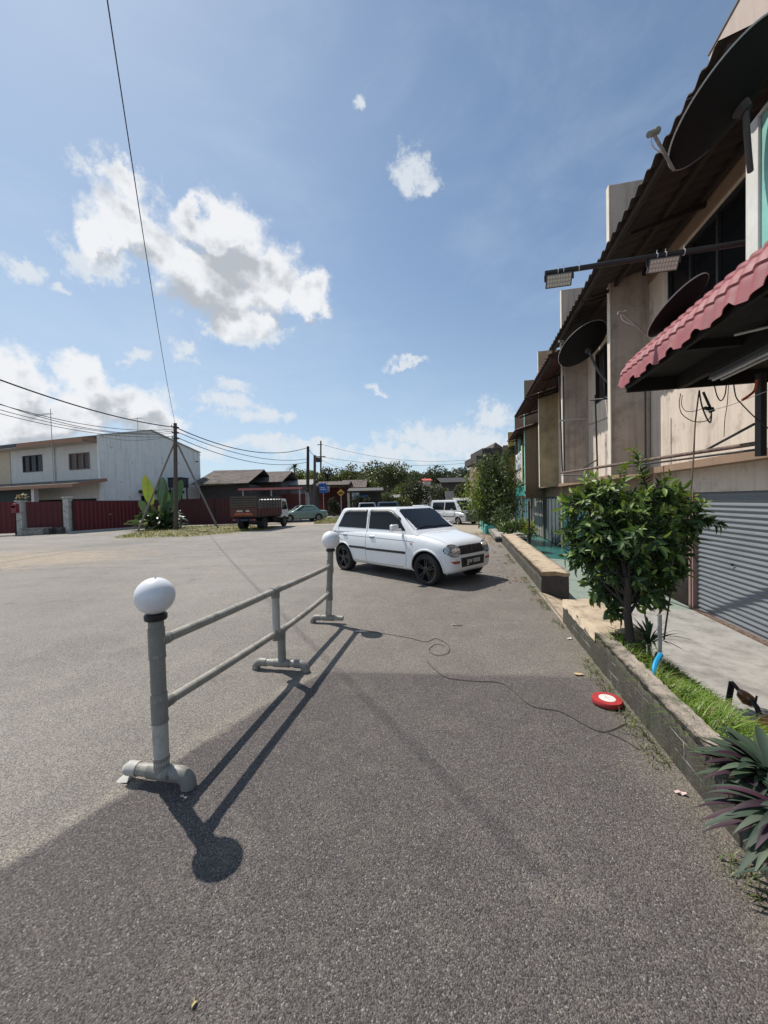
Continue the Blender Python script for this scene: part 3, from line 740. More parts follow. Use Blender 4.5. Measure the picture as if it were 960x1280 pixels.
# --- saloon, van and other parked cars
def generic(paintm, L, W, H, kind='saloon', rimmat=None):
    hw = W/2; f = L/2; wr = .30; d = dict(paint=paintm, wr=wr, xf=f-.82, xr=-f+.88, hw=hw, zfloor=.2, rim=.66, rimmat=rimmat or RIMS, twin=False, spokes=7)
    bl = .90 if kind == 'saloon' else 1.0 if kind == 'suv' else 1.06
    if kind == 'van': hood = .98
    else: hood = bl-.1
    d['stations'] = [(-f, hw*.82, .34, bl*.72), (-f+.03, hw*.9, .28, bl*.96), (-f+.14, hw*.96, .23, bl), (-f+.6, hw*.99, .2, bl+.01), (0, hw, .19, bl), (f-1.4, hw, .19, bl-.01),
                     (f-.9, hw*.99, .19, hood+.02), (f-.4, hw*.965, .2, hood-.05), (f-.12, hw*.9, .22, hood-.16), (f-.02, hw*.8, .27, hood-.32), (f, hw*.72, .33, .46)]
    if kind == 'saloon':
        base = (-f+.62, f-1.05, bl, hw*.93); top = (-f+1.15, f-1.95, H, hw*.74)
        sw = [[(-f+1.08, bl+.04), (-.12, bl+.03), (-.14, H-.10), (-f+1.42, H-.11)], [(-.04, bl+.03), (f-1.42, bl+.03), (f-2.05, H-.11), (-.06, H-.10)]]
    elif kind == 'van':
        base = (-f+.04, f-.45, bl, hw*.97); top = (-f+.12, f-1.30, H, hw*.82)
        sw = [[(-f+.35, bl+.06), (-.35, bl+.05), (-.35, H-.2), (-f+.40, H-.2)], [(-.25, bl+.05), (f-1.0, bl+.05), (f-1.38, H-.2), (-.25, H-.2)]]
    else:
        base = (-f+.08, f-1.0, bl, hw*.95); top = (-f+.38, f-1.75, H, hw*.76)
        sw = [[(-f+.4, bl+.05), (-.4, bl+.04), (-.4, H-.13), (-f+.62, H-.14)], [(-.3, bl+.04), (f-1.42, bl+.04), (f-1.9, H-.13), (-.3, H-.13)]]
    d['gh'] = dict(base=base, top=top, bev=.07, nose=.92)
    w0, w1 = hw*.80, hw*.62
    d['side_windows'] = sw; d['ws_poly'] = [(-w0, bl+.05), (w0, bl+.05), (w1, H-.09), (-w1, H-.09)]; d['rw_poly'] = [(-w0, bl+.08), (w0, bl+.08), (w1, H-.10), (-w1, H-.10)]
    d['seams'] = [[(-.09 if kind == 'saloon' else -.3, bl+.02), (-.09 if kind == 'saloon' else -.3, .3)], [(f-1.2, bl-.02), (f-1.22, .3)]]
    d['handles'] = [(-.25, bl-.12)]; d['mirror'] = (f-1.35, bl+.03)
    zl = hood-.2
    d['patches'] = [('headlight', [(s*hw*.45, zl-.06), (s*hw*.82, zl-.06), (s*hw*.84, zl+.08), (s*hw*.45, zl+.06)], 'F', LENS, .006) for s in (-1, 1)] + \
        [('grille', [(-hw*.4, zl-.06), (hw*.4, zl-.06), (hw*.4, zl+.06), (-hw*.4, zl+.06)], 'F', BLACKPL, .006), ('air_intake', [(-hw*.5, .32), (hw*.5, .32), (hw*.45, .46), (-hw*.45, .46)], 'F', BLACKPL, .006)] + \
        [('tail_lamp', [(s*hw*.5, bl-.24), (s*hw*.85, bl-.24), (s*hw*.85, bl-.08), (s*hw*.5, bl-.08)], 'B', REDL, .006) for s in (-1, 1)]
    return d
def place(name, label, cat, front_px, rear_px, Yf, Yr, paintm, L, W, H, kind, side, group=None, zoff=0, **kw):
    f = at(*front_px, Yf); r_ = at(*rear_px, Yr); f.z = gz(f.x, f.y); r_.z = gz(r_.x, r_.y)
    f.z = r_.z = min(f.z, r_.z)+zoff
    d = generic(paintm, L, W, H, kind); d.update(kw)
    # keep the wheelbase: scale nothing, centre on the midpoint
    M = frame_from(f, r_, W/2-.1, side)
    return make_car(name, label, cat, M, d, group)
SG = paint('sage_green_paint', (.22, .30, .25), .3, .2)
place('parked_car', 'old pale green saloon parked behind the nose of the truck', 'car', (363, 652), (398, 650), 31.0, 32.3, SG, 4.2, 1.66, 1.38, 'saloon', 1)
SV = paint('silver_white_paint', (.62, .63, .64), .3, .15)
van, vtr = place('parked_van', 'silver white van with bull bar parked beside the leafy bamboo', 'van', (574, 653), (545, 651), 29.3, 31.8, SV, 4.4, 1.7, 1.93, 'van', -1, mould=[(-1.8, 1.3, .62)])
m_ = MB(); m_.box(2.12, 2.26, -.72, .72, .30, .92); m_.tube([(2.27, -.6, .32), (2.3, -.6, .95), (2.3, .6, .95), (2.27, .6, .32)], .03, 8); m_.tube([(2.3, -.6, .62), (2.3, .6, .62)], .03, 8)
m_.build('bull_bar', mat('dark_grey_trim', (.10, .10, .105), .5), van, True, bevel=.03)
BLU = paint('blue_grey_paint', (.09, .12, .17), .25, .3)
place('parked_car', 'blue grey people carrier whose roof shows just over the white hatchback', 'car', (499, 655), (500, 655), 29.6, 27.0, BLU, 4.3, 1.8, 1.90, 'suv', -1)
place('parked_car', 'silver car half hidden left of the blue grey people carrier', 'car', (470, 655), (471, 654), 33.5, 31.0, paint('silver_paint', (.4, .4, .41), .3, .3), 4.1, 1.68, 1.78, 'suv', -1)
place('parked_car', 'small white car with rear towards us parked left of the silver white van', 'car', (541, 645), (532, 650), 41, 38, paint('plain_white_paint', (.72, .72, .72), .3), 3.9, 1.62, 1.48, 'suv', -1)
place('parked_car', 'white car mostly hidden between the silver white van and the bamboo', 'car', (606, 650), (588, 648), 33.8, 35.6, paint('plain_white_paint', (.72, .72, .72), .3), 4.2, 1.68, 1.5, 'saloon', -1)
place('parked_car', 'dark car parked farthest behind the silver white van', 'car', (592, 646), (574, 645), 40, 42, paint('charcoal_paint', (.05, .05, .055), .3), 4.2, 1.7, 1.6, 'suv', -1)

# --- lorry
def lorry():
    f = gnd(354, 658); r_ = gnd(331.5, 661.5); h = (f-r_).normalized()
    hw = .85; M = frame_from(f, r_, hw-.12, -1)
    r = root('cargo_truck', 'old red brown cargo truck with slatted timber sides and orange rear chevrons', 'truck', (0, 0, 0), M)
    TR = mat('faded_red_brown_truck_paint', (.12, .035, .028), .7, .25, 4, col2=(.05, .035, .03), c2amt=(.45, .65), c2scale=4)
    TW = mat('weathered_timber_slats', (.085, .07, .058), .85, .25, 6)
    wb = 2.75; xf, xr = wb/2, -wb/2; wr = .36
    m_ = MB(); m_.box(-2.35, 1.5, -.32, -.24, .55, .72); m_.box(-2.35, 1.5, .24, .32, .55, .72); m_.box(-2.2, .9, -.7, .7, .72, .80); m_.build('chassis', UNDER, r)
    m_ = MB(); m_.box(-.1, .5, -.72, -.34, .42, .68); m_.build('fuel_tank', UNDER, r, bevel=.04)
    # bed
    m_ = MB(); m_.box(-2.35, .82, -.84, .84, .80, .87); m_.build('cargo_bed', TR, r)
    for sg in (-1, 1):
        m_ = MB(); m_.box(-2.33, .80, sg*.84-.02, sg*.84+.02, .875, 1.28)
        for k in range(9): x = -2.3+3.05*k/8; m_.box(x-.025, x+.025, sg*.875-.018, sg*.875+.018, .84, 1.30)
        m_.build('side_panel', TR, r)
        m_ = MB()
        for k in range(9): x = -2.3+3.05*k/8; m_.box(x-.025, x+.025, sg*.84-.02, sg*.84+.02, 1.30, 2.0)
        for z in (1.40, 1.56, 1.72, 1.88): m_.box(-2.33, .80, sg*.865-.013, sg*.865+.013, z-.045, z+.045)
        m_.build('stake_side', TW, r)
    m_ = MB(); m_.box(-2.40, -2.36, -.84, .84, .85, 1.32)
    tg = m_.build('tailgate', TR, r)
    m_ = MB()
    for k in range(5): m_.box(-2.41, -2.37, -.84, .84, 1.36+k*.135, 1.46+k*.135)
    for y in (-.82, 0, .82): m_.box(-2.36, -2.33, y-.025, y+.025, 1.3, 2.02)
    m_.build('rear_stakes', TW, r)
    m_ = MB(); m_.box(-2.36, .8, -.80, .80, 1.93, 1.97)
    for k in range(7): m_.box(-2.34, .8, -.8+k*.26-.03, -.8+k*.26+.03, 1.972, 2.02)
    m_.build('tarpaulin', mat('dark_tarpaulin', (.045, .045, .04), .8, .2, 5, .4, 10), r)
    OR = mat('orange_reflector', (.60, .15, .03), .5); YL = mat('dark_reflector_stripe', (.10, .02, .015), .5)
    m_ = MB(); m_.box(-2.412, -2.402, -.64, .64, .90, 1.02); ck = m_.build('chevron_board', YL, tg)
    m_ = MB()
    for sg in (-1, 1):
        for k in range(3):
            y = sg*(.12+.19*k); m_.prism([(-2.416, y, .90), (-2.416, y+sg*.10, .90), (-2.416, y+sg*.02+sg*-.06, 1.02), (-2.416, y-sg*.14, 1.02)], (.003, 0, 0))
    m_.build('chevron_stripe', OR, ck)
    m_ = MB(); m_.box(-2.412, -2.402, -.38, -.16, 1.09, 1.19); m_.box(-2.412, -2.402, .05, .42, 1.09, 1.19); m_.build('rear_marking', mat('faded_white_lettering', (.45, .42, .38), .7), tg)
    m_ = MB(); m_.box(-2.35, -2.30, -.75, .75, .56, .68); m_.build('rear_bumper', mat('dark_blue_steel', (.02, .03, .07), .6), r)
    for sg in (-1, 1):
        m_ = MB(); m_.box(-2.375, -2.35, sg*.62-.1, sg*.62+.1, .60, .67); m_.build('tail_lamp', REDL, r)
    # cab
    cw = .80; CW = mat('white_cab_paint', (.62, .62, .60), .4, .1, 4, streak=(.3, .25, .2), stamt=.3)
    m_ = MB(); prof = [(.90, .62), (1.95, .62), (2.02, .75), (2.0, 1.05), (1.72, 1.78), (1.62, 1.84), (1.0, 1.86), (.90, 1.80)]
    m_.prism([(x, -cw, z) for x, z in prof], (0, 2*cw, 0)); cab = m_.build('cab', CW, r, True, bevel=.05)
    for sg in (-1, 1):
        m_ = MB(); m_.prism([(x, sg*(cw+.002), z) for x, z in [(1.02, 1.14), (1.82, 1.14), (1.62, 1.66), (1.02, 1.70)]], (0, sg*.006, 0)); m_.build('cab_window', GLASS, cab)
        m_ = MB(); m_.tube([(1.8, sg*cw, 1.3), (1.95, sg*(cw+.2), 1.35)], .012, 6); m_.box(1.93, 1.97, sg*(cw+.2)-.07, sg*(cw+.2)+.07, 1.18, 1.45); m_.build('mirror', BLACKPL, cab)
    m_ = MB(); m_.add([Vector((2.012, -.68, 1.13)), Vector((2.012, .68, 1.13)), Vector((1.752, .66, 1.70)), Vector((1.752, -.66, 1.70))], [(0,1,2,3)]); o = m_.build('windscreen', GLASS, cab); so = o.modifiers.new('s', 'SOLIDIFY'); so.thickness = .02; so.offset = 0
    m_ = MB(); m_.box(1.95, 2.08, -.8, .8, .45, .62); m_.build('front_bumper', BLACKPL, r, bevel=.02)
    for x, dbl in ((xf, 0), (xr, 1)):
        for sg in (-1, 1):
            m_ = MB()
            for q in range(1+dbl):
                m_.lathe([(.2, 0), (wr-.04, .01), (wr-.005, -.01), (wr, -.03), (wr, -.15), (wr-.03, -.18), (.2, -.18)], (x, sg*(hw-.04-.2*q), wr), 26, 'y', M=Matrix.Diagonal((1, sg, 1)).to_3x3())
            w = m_.build('wheel', RUBBER, r, 50)
            m_ = MB(); m_.lathe([(.2, -.02), (.18, -.04), (.15, -.10 if dbl else .0), (.07, -.10 if dbl else .02), (.06, .02), (0, .02)], (x, sg*(hw-.04), wr), 20, 'y', M=Matrix.Diagonal((1, sg, 1)).to_3x3()); m_.build('rim', mat('dusty_steel_rim', (.12, .10, .09), .8), w, True)
        m_ = MB(); m_.tube([(x, -.7, wr), (x, .7, wr)], .05, 8); m_.build('axle', UNDER, r)
lorry()
# ------------------------------------------------------------------ the shop row (street frame: o across, u along)
FO, WO = 3.0, 3.72        # outer edge of the fins, face of the upper wall
FL = -.62
def wall_with_hole(mb, o0, o1, u0, u1, z0, z1, hu0, hu1, hz0, hz1):
    mb.box(o0, o1, u0, hu0, z0, z1); mb.box(o0, o1, hu1, u1, z0, z1)
    mb.box(o0, o1, hu0, hu1, z0, hz0); mb.box(o0, o1, hu0, hu1, hz1, z1)
def corrugated(mb, o0, z0, o1, z1, u0, u1, pitch=.24, amp=.030, th=.012, tile=False):
    nu = max(4, int((u1-u0)/pitch*6)); no = 8
    def top(a, b, off):
        u = u0+(u1-u0)*a; o = o0+(o1-o0)*b; z = z0+(z1-z0)*b+amp*math.sin(2*PI*u/pitch)+off
        return Vector((o, u, z))
    mb.grid(lambda a, b: top(a, b, 0), nu, 1); mb.grid(lambda a, b: top(a, b, -th), nu, 1)
    for b in (0, 1):
        vs = []; 
        for i in range(nu+1): vs += [top(i/nu, b, 0), top(i/nu, b, -th)]
        mb.add(vs, [(2*i, 2*i+1, 2*i+3, 2*i+2) for i in range(nu)])
def window(parent, u0, u1, z0, z1, o, cols=3, fm=None, rail=True):
    fm = fm or DARKMET
    m = MB(); t = .05
    m.box(o-.03, o+.05, u0, u0+t, z0, z1); m.box(o-.03, o+.05, u1-t, u1, z0, z1); m.box(o-.03, o+.05, u0+t, u1-t, z0, z0+t); m.box(o-.03, o+.05, u0+t, u1-t, z1-t, z1)
    for k in range(1, cols):
        u = u0+(u1-u0)*k/cols; m.box(o-.025, o+.045, u-.025, u+.025, z0+t, z1-t)
    w = m.build('window', fm, parent)
    m = MB(); m.box(o+.015, o+.02, u0+t, u1-t, z0+t, z1-t); m.build('pane', GLASS, w)
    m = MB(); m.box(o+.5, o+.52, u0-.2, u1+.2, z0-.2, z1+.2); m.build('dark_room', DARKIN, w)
def shophouse(label, u0, u1, opt):
    """unit between two party fins; the fin at its far end belongs to it"""
    r = root('shophouse', label, 'shophouse', (WO, (u0+u1)/2, FL), ST, 'two storey shophouses along the right side')
    W = opt.get('wall', SHOPWALL); FW = opt.get('fin', FINWALL); zs = opt.get('slab', 2.05); ft = opt.get('fintop', 7.9); ez = opt.get('eave', 5.75); eo = opt.get('eo', 2.4)
    wt = .13; a, b = u0+.0, u1-wt
    wz0, wz1, wu0, wu1 = opt.get('win', (4.15, 5.72, a+.35, b-.75))
    # upper wall
    m = MB(); wall_with_hole(m, WO, WO+.15, a, b, zs, 6.25, wu0, wu1, wz0, wz1); m.build('wall', W, r)
    m = MB(); m.box(WO-.03, WO-.002, a, b, 5.78, 6.14); m.build('head_beam', BROWNWALL, r)
    window(r, wu0, wu1, wz0, wz1, WO+.03, opt.get('cols', 4))
    # balcony slab / ledge, and the beam above the shop front
    m = MB(); m.box(FO+.02 if opt.get('ledge', True) else WO-.08, WO+2.2, a, b, zs-.14, zs-.003) if opt.get('ledgeout') else m.box(WO-.10, WO+2.2, a, b, zs-.12, zs-.003)
    m.build('floor_slab', opt.get('slabm', BROWNWALL), r)
    m = MB(); m.box(3.9, 4.05, a, b, 1.53, zs-.12); m.build('shop_beam', opt.get('beam', W), r)
    # fin at the far end
    fb = opt.get('finbot', zs-.1)
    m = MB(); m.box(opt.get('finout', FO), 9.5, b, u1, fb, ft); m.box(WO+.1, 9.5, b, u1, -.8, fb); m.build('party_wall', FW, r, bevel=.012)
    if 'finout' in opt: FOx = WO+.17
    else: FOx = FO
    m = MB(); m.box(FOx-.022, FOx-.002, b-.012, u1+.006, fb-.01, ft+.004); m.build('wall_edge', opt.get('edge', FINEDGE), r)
    # shop front
    kind = opt.get('front', 'shutter')
    if kind == 'shutter':
        s0, s1 = a+.35, (b-.30 if 'finout' in opt else 7.68)
        m = MB(); n = 24; nz = 24*6
        def sf(p, q):
            z = -.53+2.06*p; return Vector((3.93+.011*math.cos(2*PI*z/.080), s0+(s1-s0)*q, z))
        m.grid(sf, nz, 1); m.build('roller_shutter', SHUTTER, r, True)
        m = MB(); m.box(3.88, 4.06, a, s0-.055, -.6, 1.53); m.box(3.95, 4.06, s1+.1, s1+.22, -.6, 1.53); m.build('shop_wall', W, r)
        m = MB(); m.box(3.86, 3.95, s0-.05, s0-.002, -.56, 1.53); m.build('door_frame', mat('brown_pink_frame', (.26, .17, .15), .6, .15, 5), r); m = MB(); m.box(3.86, 3.95, s1+.002, s1+.045, -.56, 1.53); m.box(3.84, 3.97, s1+.043, s1+.098, -.56, 1.53); m.build('door_frame', mat('brown_pink_frame', (.26, .17, .15), .6, .15, 5), r)
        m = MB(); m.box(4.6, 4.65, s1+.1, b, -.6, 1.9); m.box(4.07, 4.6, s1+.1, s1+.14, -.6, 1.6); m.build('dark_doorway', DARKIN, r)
        m = MB(); m.box(3.84, 3.99, s0, s1, -.56, -.50); m.build('door_sill', RUST, r)
        m = MB(); m.lathe([(.0, 0), (.02, 0), (.02, .02), (0, .02)], (3.895, s0+1.5, .42), 10, 'x'); m.build('shutter_lock', DARKMET, r)
    else:
        fm = opt.get('frontm', mat('blue_grey_door', (.10, .15, .20), .5, .15, 3)); fr = opt.get('framem', TEAL)
        m = MB(); n = 5; wd = (b-a-.2)/n
        for k in range(n):
            m.box(3.93, 3.98, a+.1+wd*k+.03, a+.1+wd*(k+1)-.03, -.6, 1.5)
        m.build('folding_door', fm, r, bevel=.01)
        m = MB()
        for k in range(n+1): m.box(3.90, 4.02, a+.1+wd*k-.028, a+.1+wd*k+.028, -.6, 1.53)
        m.build('door_frame', fr, r)
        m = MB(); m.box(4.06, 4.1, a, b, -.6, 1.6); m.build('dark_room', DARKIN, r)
    # roof: corrugated sheets on purlins
    ru0, ru1 = opt.get('roofu', (u0, u1)); rs = .28
    m = MB(); corrugated(m, eo, ez, 8.2, ez+rs*(8.2-eo), ru0, ru1-.01); m.build('roof', opt.get('roofm', SHEETMETAL), r, 60)
    m = MB()
    for oo in (eo+.12, 3.1, 3.62): m.box(oo-.03, oo+.03, ru0+.02, ru1-.03, ez+rs*(oo-eo)-.125, ez+rs*(oo-eo)-.04)
    k = int((ru1-ru0)/2.0)
    for i in range(k+1):
        u = ru0+.1+(ru1-ru0-.2)*i/max(1, k)
        m.prism([(eo+.25, u-.02, ez-.10), (eo+.25, u-.02, ez-.045), (3.7, u-.02, ez+rs*1.3-.10), (3.7, u-.02, ez+rs*1.3-.20)], (0, .04, 0))
    m.build('rafter', WOOD, r)
        # back of the building
    m = MB(); m.box(9.5, 9.65, a, u1, -.8, 7.2); m.build('back_wall', W, r)
    return r
F_ = [.95, 4.9, 9.05, 13.1, 17.05, 21.0, 24.85, 28.75, 32.6, 36.5]
shops = []
shops.append(shophouse('nearest shophouse, its front hidden behind the teal signboard and red tiled awning', F_[0], F_[1], dict(roofu=(4.35, 4.9), win=(4.15, 5.72, 1.4, 3.6), finout=WO+.16)))
shops.append(shophouse('shophouse with the grey roller shutter behind the small tree', F_[1], F_[2], dict(win=(4.1, 5.72, 5.35, 8.2), cols=4)))
shops.append(shophouse('second shophouse, cream walls with a thin black pipe frame on its ledge', F_[2], F_[3], dict(win=(4.15, 5.6, 10.2, 12.3), cols=3, roofu=(9.05, 12.05), front='doors', beam=BROWNWALL, frontm=mat('dark_blue_door', (.035, .07, .13), .5, .15, 3), framem=mat('dark_door_frame', (.05, .07, .09), .6))))
shops.append(shophouse('third shophouse, narrow ochre stained fin walls and small dark red roof edge', F_[3], F_[4], dict(roofu=(12.05, 16.6), eave=5.62, fin=mat('ochre_stained_wall', (.40, .31, .19), .85, .1, 2, .2, 40, col2=(.24, .18, .11), c2amt=(.45, .7), streak=(.12, .10, .07), stamt=.5), roofm=REDROOF, fintop=7.5, front='doors', beam=BROWNWALL, frontm=mat('dark_blue_door', (.035, .07, .13), .5, .15, 3))))
shops.append(shophouse('fourth shophouse with blue grey folding doors and brown fin wall down to the shop beam', F_[4], F_[5], dict(roofu=(16.6, 20.2), eave=5.55, finbot=1.5, slab=2.1, fin=mat('brown_stained_wall', (.25, .18, .12), .85, .1, 2, .2, 40, streak=(.1, .08, .06), stamt=.4), edge=PALETEAL, roofm=REDROOF, fintop=7.5, front='doors', beam=BROWNWALL, frontm=mat('blue_grey_plank_door', (.12, .14, .15), .6, .2, 3), framem=mat('dull_door_frame', (.10, .16, .16), .6))))
TEALD = mat('teal_beam', (.02, .22, .19), .55, .15, 4)
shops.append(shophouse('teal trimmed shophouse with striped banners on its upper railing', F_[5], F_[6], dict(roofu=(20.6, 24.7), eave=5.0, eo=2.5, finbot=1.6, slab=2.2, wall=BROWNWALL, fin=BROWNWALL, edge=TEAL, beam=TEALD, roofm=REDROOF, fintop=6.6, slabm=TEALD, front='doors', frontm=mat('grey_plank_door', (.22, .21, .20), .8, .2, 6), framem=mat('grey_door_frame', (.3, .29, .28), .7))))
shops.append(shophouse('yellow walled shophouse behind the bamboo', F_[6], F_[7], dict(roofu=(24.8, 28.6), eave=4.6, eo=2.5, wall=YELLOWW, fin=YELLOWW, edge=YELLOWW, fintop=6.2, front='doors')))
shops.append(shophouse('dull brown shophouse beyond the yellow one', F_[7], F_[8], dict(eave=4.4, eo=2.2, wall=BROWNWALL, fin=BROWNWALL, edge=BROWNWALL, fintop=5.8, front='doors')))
# pale raking end wall above the first roof
# teal balcony details
E_ = shops[5]
m = MB(); m.box(FO-.02, FO+.10, F_[5]+.0, F_[5]+.14, 1.6, 5.0); m.box(FO-.02, FO+.10, F_[6]-1.6, F_[6]-1.46, 1.6, 4.9); m.build('teal_post', PALETEAL, E_)
m = MB()
for z in (2.3, 2.42, 2.54, 3.15): m.box(FO+.01, FO+.05, F_[5]+.15, F_[6]-.2, z-.03, z+.03)
m.build('railing', mat('lime_green_railing', (.32, .38, .16), .6), E_)
m = MB(); m.box(FO-.03, FO, F_[5]+.1, F_[6]-.2, 1.62, 2.15); m.build('teal_fascia', TEALD, E_)
def banner(label, u0, u1, z0, z1, cols):
    m = MB(); n = 14
    m.grid(lambda a, b: Vector((FO-.06+.018*math.sin(a*19)+.01*math.sin(b*11+a*5), u0+(u1-u0)*a, z0+(z1-z0)*b)), 18, 8)
    o = m.build('banner', banmat(cols), smooth_=True, frame=ST, origin=(FO-.06, (u0+u1)/2, z0)); tag(o, label, 'banner')
    s = o.modifiers.new('s', 'SOLIDIFY'); s.thickness = .004
def banmat(cols):
    nm = 'banner_cloth_%d' % len(MATS)
    m = mat(nm, cols[0], .8, .1, 3, col2=cols[1], c2amt=(.48, .52), c2scale=4); return m
banner('grey and white printed banner hung on the upper railing of the teal shophouse', 21.6, 24.2, 3.1, 4.05, ((.55, .56, .58), (.12, .13, .16)))
banner('whitish banner hung just below the grey printed one', 21.6, 24.0, 2.45, 3.02, ((.60, .57, .54), (.33, .25, .22)))
m = MB(); m.box(FO-.12, FO-.08, 21.15, 21.5, 2.35, 4.25); tag(m.build('vertical_sign', mat('pale_yellow_sign', (.55, .52, .28), .6), frame=ST, origin=(FO-.1, 21.3, 2.35)), 'narrow pale yellow upright sign beside the grey printed banner', 'sign')

# ----- tiled awning over the first shop front
def awning():
    r = root('tiled_awning', 'rose red metal tile awning with a scalloped edge over the first shop front', 'awning', (3.0, 3.2, 2.95), ST)
    u0, u1 = .6, 5.62; e0, z0 = 2.0, 2.93
    prof = [(2.0, 2.93), (2.01, 3.02), (2.035, 3.12), (2.09, 3.20), (2.18, 3.285), (2.30, 3.37), (2.46, 3.44), (2.70, 3.51), (3.0, 3.57), (3.4, 3.63), (3.72, 3.66)]
    ln = [0]
    for i in range(1, len(prof)): ln.append(ln[-1]+math.hypot(prof[i][0]-prof[i-1][0], prof[i][1]-prof[i-1][1]))
    def pp(s):
        for i in range(1, len(prof)):
            if s <= ln[i] or i == len(prof)-1:
                t = (s-ln[i-1])/(ln[i]-ln[i-1]); a, b = prof[i-1], prof[i]
                dx, dz = b[0]-a[0], b[1]-a[1]; q = math.hypot(dx, dz)
                return a[0]+dx*t, a[1]+dz*t, -dz/q, dx/q
    nu = int((u1-u0)/.02); ns = 90; S = ln[-1]
    V = []
    for off in (0, -.006):
        for i in range(nu+1):
            u = u0+(u1-u0)*i/nu; w = (u/.145) % 1.0
            rib = .030*max(0, math.sin(PI*w))**.8 if w < .62 else .004
            rib = .024*(.5+.5*math.cos(2*PI*w))**.6
            for j in range(ns+1):
                s = S*(j/ns)**1.15; o, z, no, nz = pp(s); st = (s/.13) % 1.0
                off2 = rib+off+.017*(1-st)**1.5
                w4 = (u/.43) % 1.0; sc = (-.10*math.sin(PI*w4)**.7*(.4+.6*w4)+.01)*max(0, 1-j/7)
                V.append(Vector((o+no*off2, u, z+nz*off2+sc)))
    F = []
    for l in range(2):
        b = l*(nu+1)*(ns+1)
        F += [(b+i*(ns+1)+j, b+(i+1)*(ns+1)+j, b+(i+1)*(ns+1)+j+1, b+i*(ns+1)+j+1) for i in range(nu) for j in range(ns)]
    b = (nu+1)*(ns+1)
    F += [(i*(ns+1), (i+1)*(ns+1), b+(i+1)*(ns+1), b+i*(ns+1)) for i in range(nu)]
    F += [(nu*(ns+1)+j, nu*(ns+1)+j+1, b+nu*(ns+1)+j+1, b+nu*(ns+1)+j) for j in range(ns)]
    m = MB(); m.add(V, F); m.build('tile_sheet', TILE, r, 30)
    FR_ = mat('shade_black_timber_frame', (.014, .011, .010), .9, .25, 6)  # near-black colour paints in the shade under the awning
    m = MB(); m.box(2.12, 3.70, u0, u1-.06, 3.00, 3.03); m.build('soffit_board', FR_, r)
    m = MB(); m.box(2.06, 3.72, u1-.05, u1-.01, 2.84, 3.08); m.box(2.035, 2.075, u0, u1-.06, 2.88, 3.02)
    for u in (1.4, 2.4, 3.4, 4.4): m.box(2.08, 3.7, u-.03, u+.03, 2.92, 2.998)
    m.box(2.62, 2.70, u0, u1-.06, 2.83, 2.998)
    m.build('frame_beam', FR_, r)
    m = MB(); m.tube([(2.45, 4.2, 2.96), (3.4, 3.2, 2.86)], .012, 6); m.build('white_conduit', WCABLE, r)
awning()
# lamp batten under the awning
m = MB(); A_ = Vector((2.72, 4.98, 2.80)); B_ = Vector((2.72, 3.35, 2.80))
r = root('tube_lamp', 'grey twin tube lamp batten slung under the dark edge of the red tiled awning', 'lamp', A_, ST)
m.prism([A_+Vector((-.07, 0, -.03)), A_+Vector((.07, 0, -.03)), A_+Vector((.045, 0, .045)), A_+Vector((-.045, 0, .045))], B_-A_); m.build('batten', mat('dull_grey_aluminium', (.16, .165, .175), .45, .1, 8, metal=.3), r, bevel=.004)
for s in (-.04, .04):
    m = MB(); m.tube([A_+Vector((s, -.04, -.048)), B_+Vector((s, .04, -.048))], .014, 10); m.build('tube', mat('unlit_tube', (.42, .43, .45), .3), r, True)
for u in (4.8, 3.6):
    m = MB(); m.bar((2.72, u, 2.84), (2.72, u, 2.99), .02, .004); m.build('hanger', DARKMET, r)

# signboard above the awning
r = root('signboard', 'teal signboard in a white frame standing above the red tiled awning', 'signboard', (2.8, 2.6, 3.6), ST)
zt = 5.13
m = MB(); m.box(2.80, 2.98, .8, 4.64, 3.62, 3.70); m.box(2.80, 2.98, .8, 4.64, zt-.03, zt); m.box(2.80, 2.98, 4.47, 4.64, 3.70, zt-.03); m.box(2.80, 2.98, .8, .84, 3.70, zt-.03)
m.build('sign_frame', mat('white_sign_frame', (.62, .62, .58), .6, .08, 5, streak=(.3, .28, .24), stamt=.4), r, bevel=.006)
m = MB(); m.box(2.825, 2.86, .845, 4.465, 3.705, zt-.035); m.build('sign_panel', mat('pale_teal_sign_panel', (.22, .50, .44), .55, .15, 5, streak=(.12, .28, .25), stamt=.35), r)

# pink raking parapet at the near end of the long roof
r = root('parapet_wall', 'pale pinkish parapet wall rising above the roof at the top right corner', 'wall', (3.78, 2.9, 5.9), ST)
m = MB(); m.box(3.70, 3.86, .9, 6.9, 5.95, 8.10); m.build('wall', mat('pinkish_grey_render', (.46, .37, .32), .9, .1, 3, .4, 40, streak=(.24, .18, .16), stamt=.5), r)
m = MB(); m.box(3.685, 3.875, .88, 6.92, 8.102, 8.13); m.build('capping', mat('dark_capping', (.12, .11, .11), .8), r)

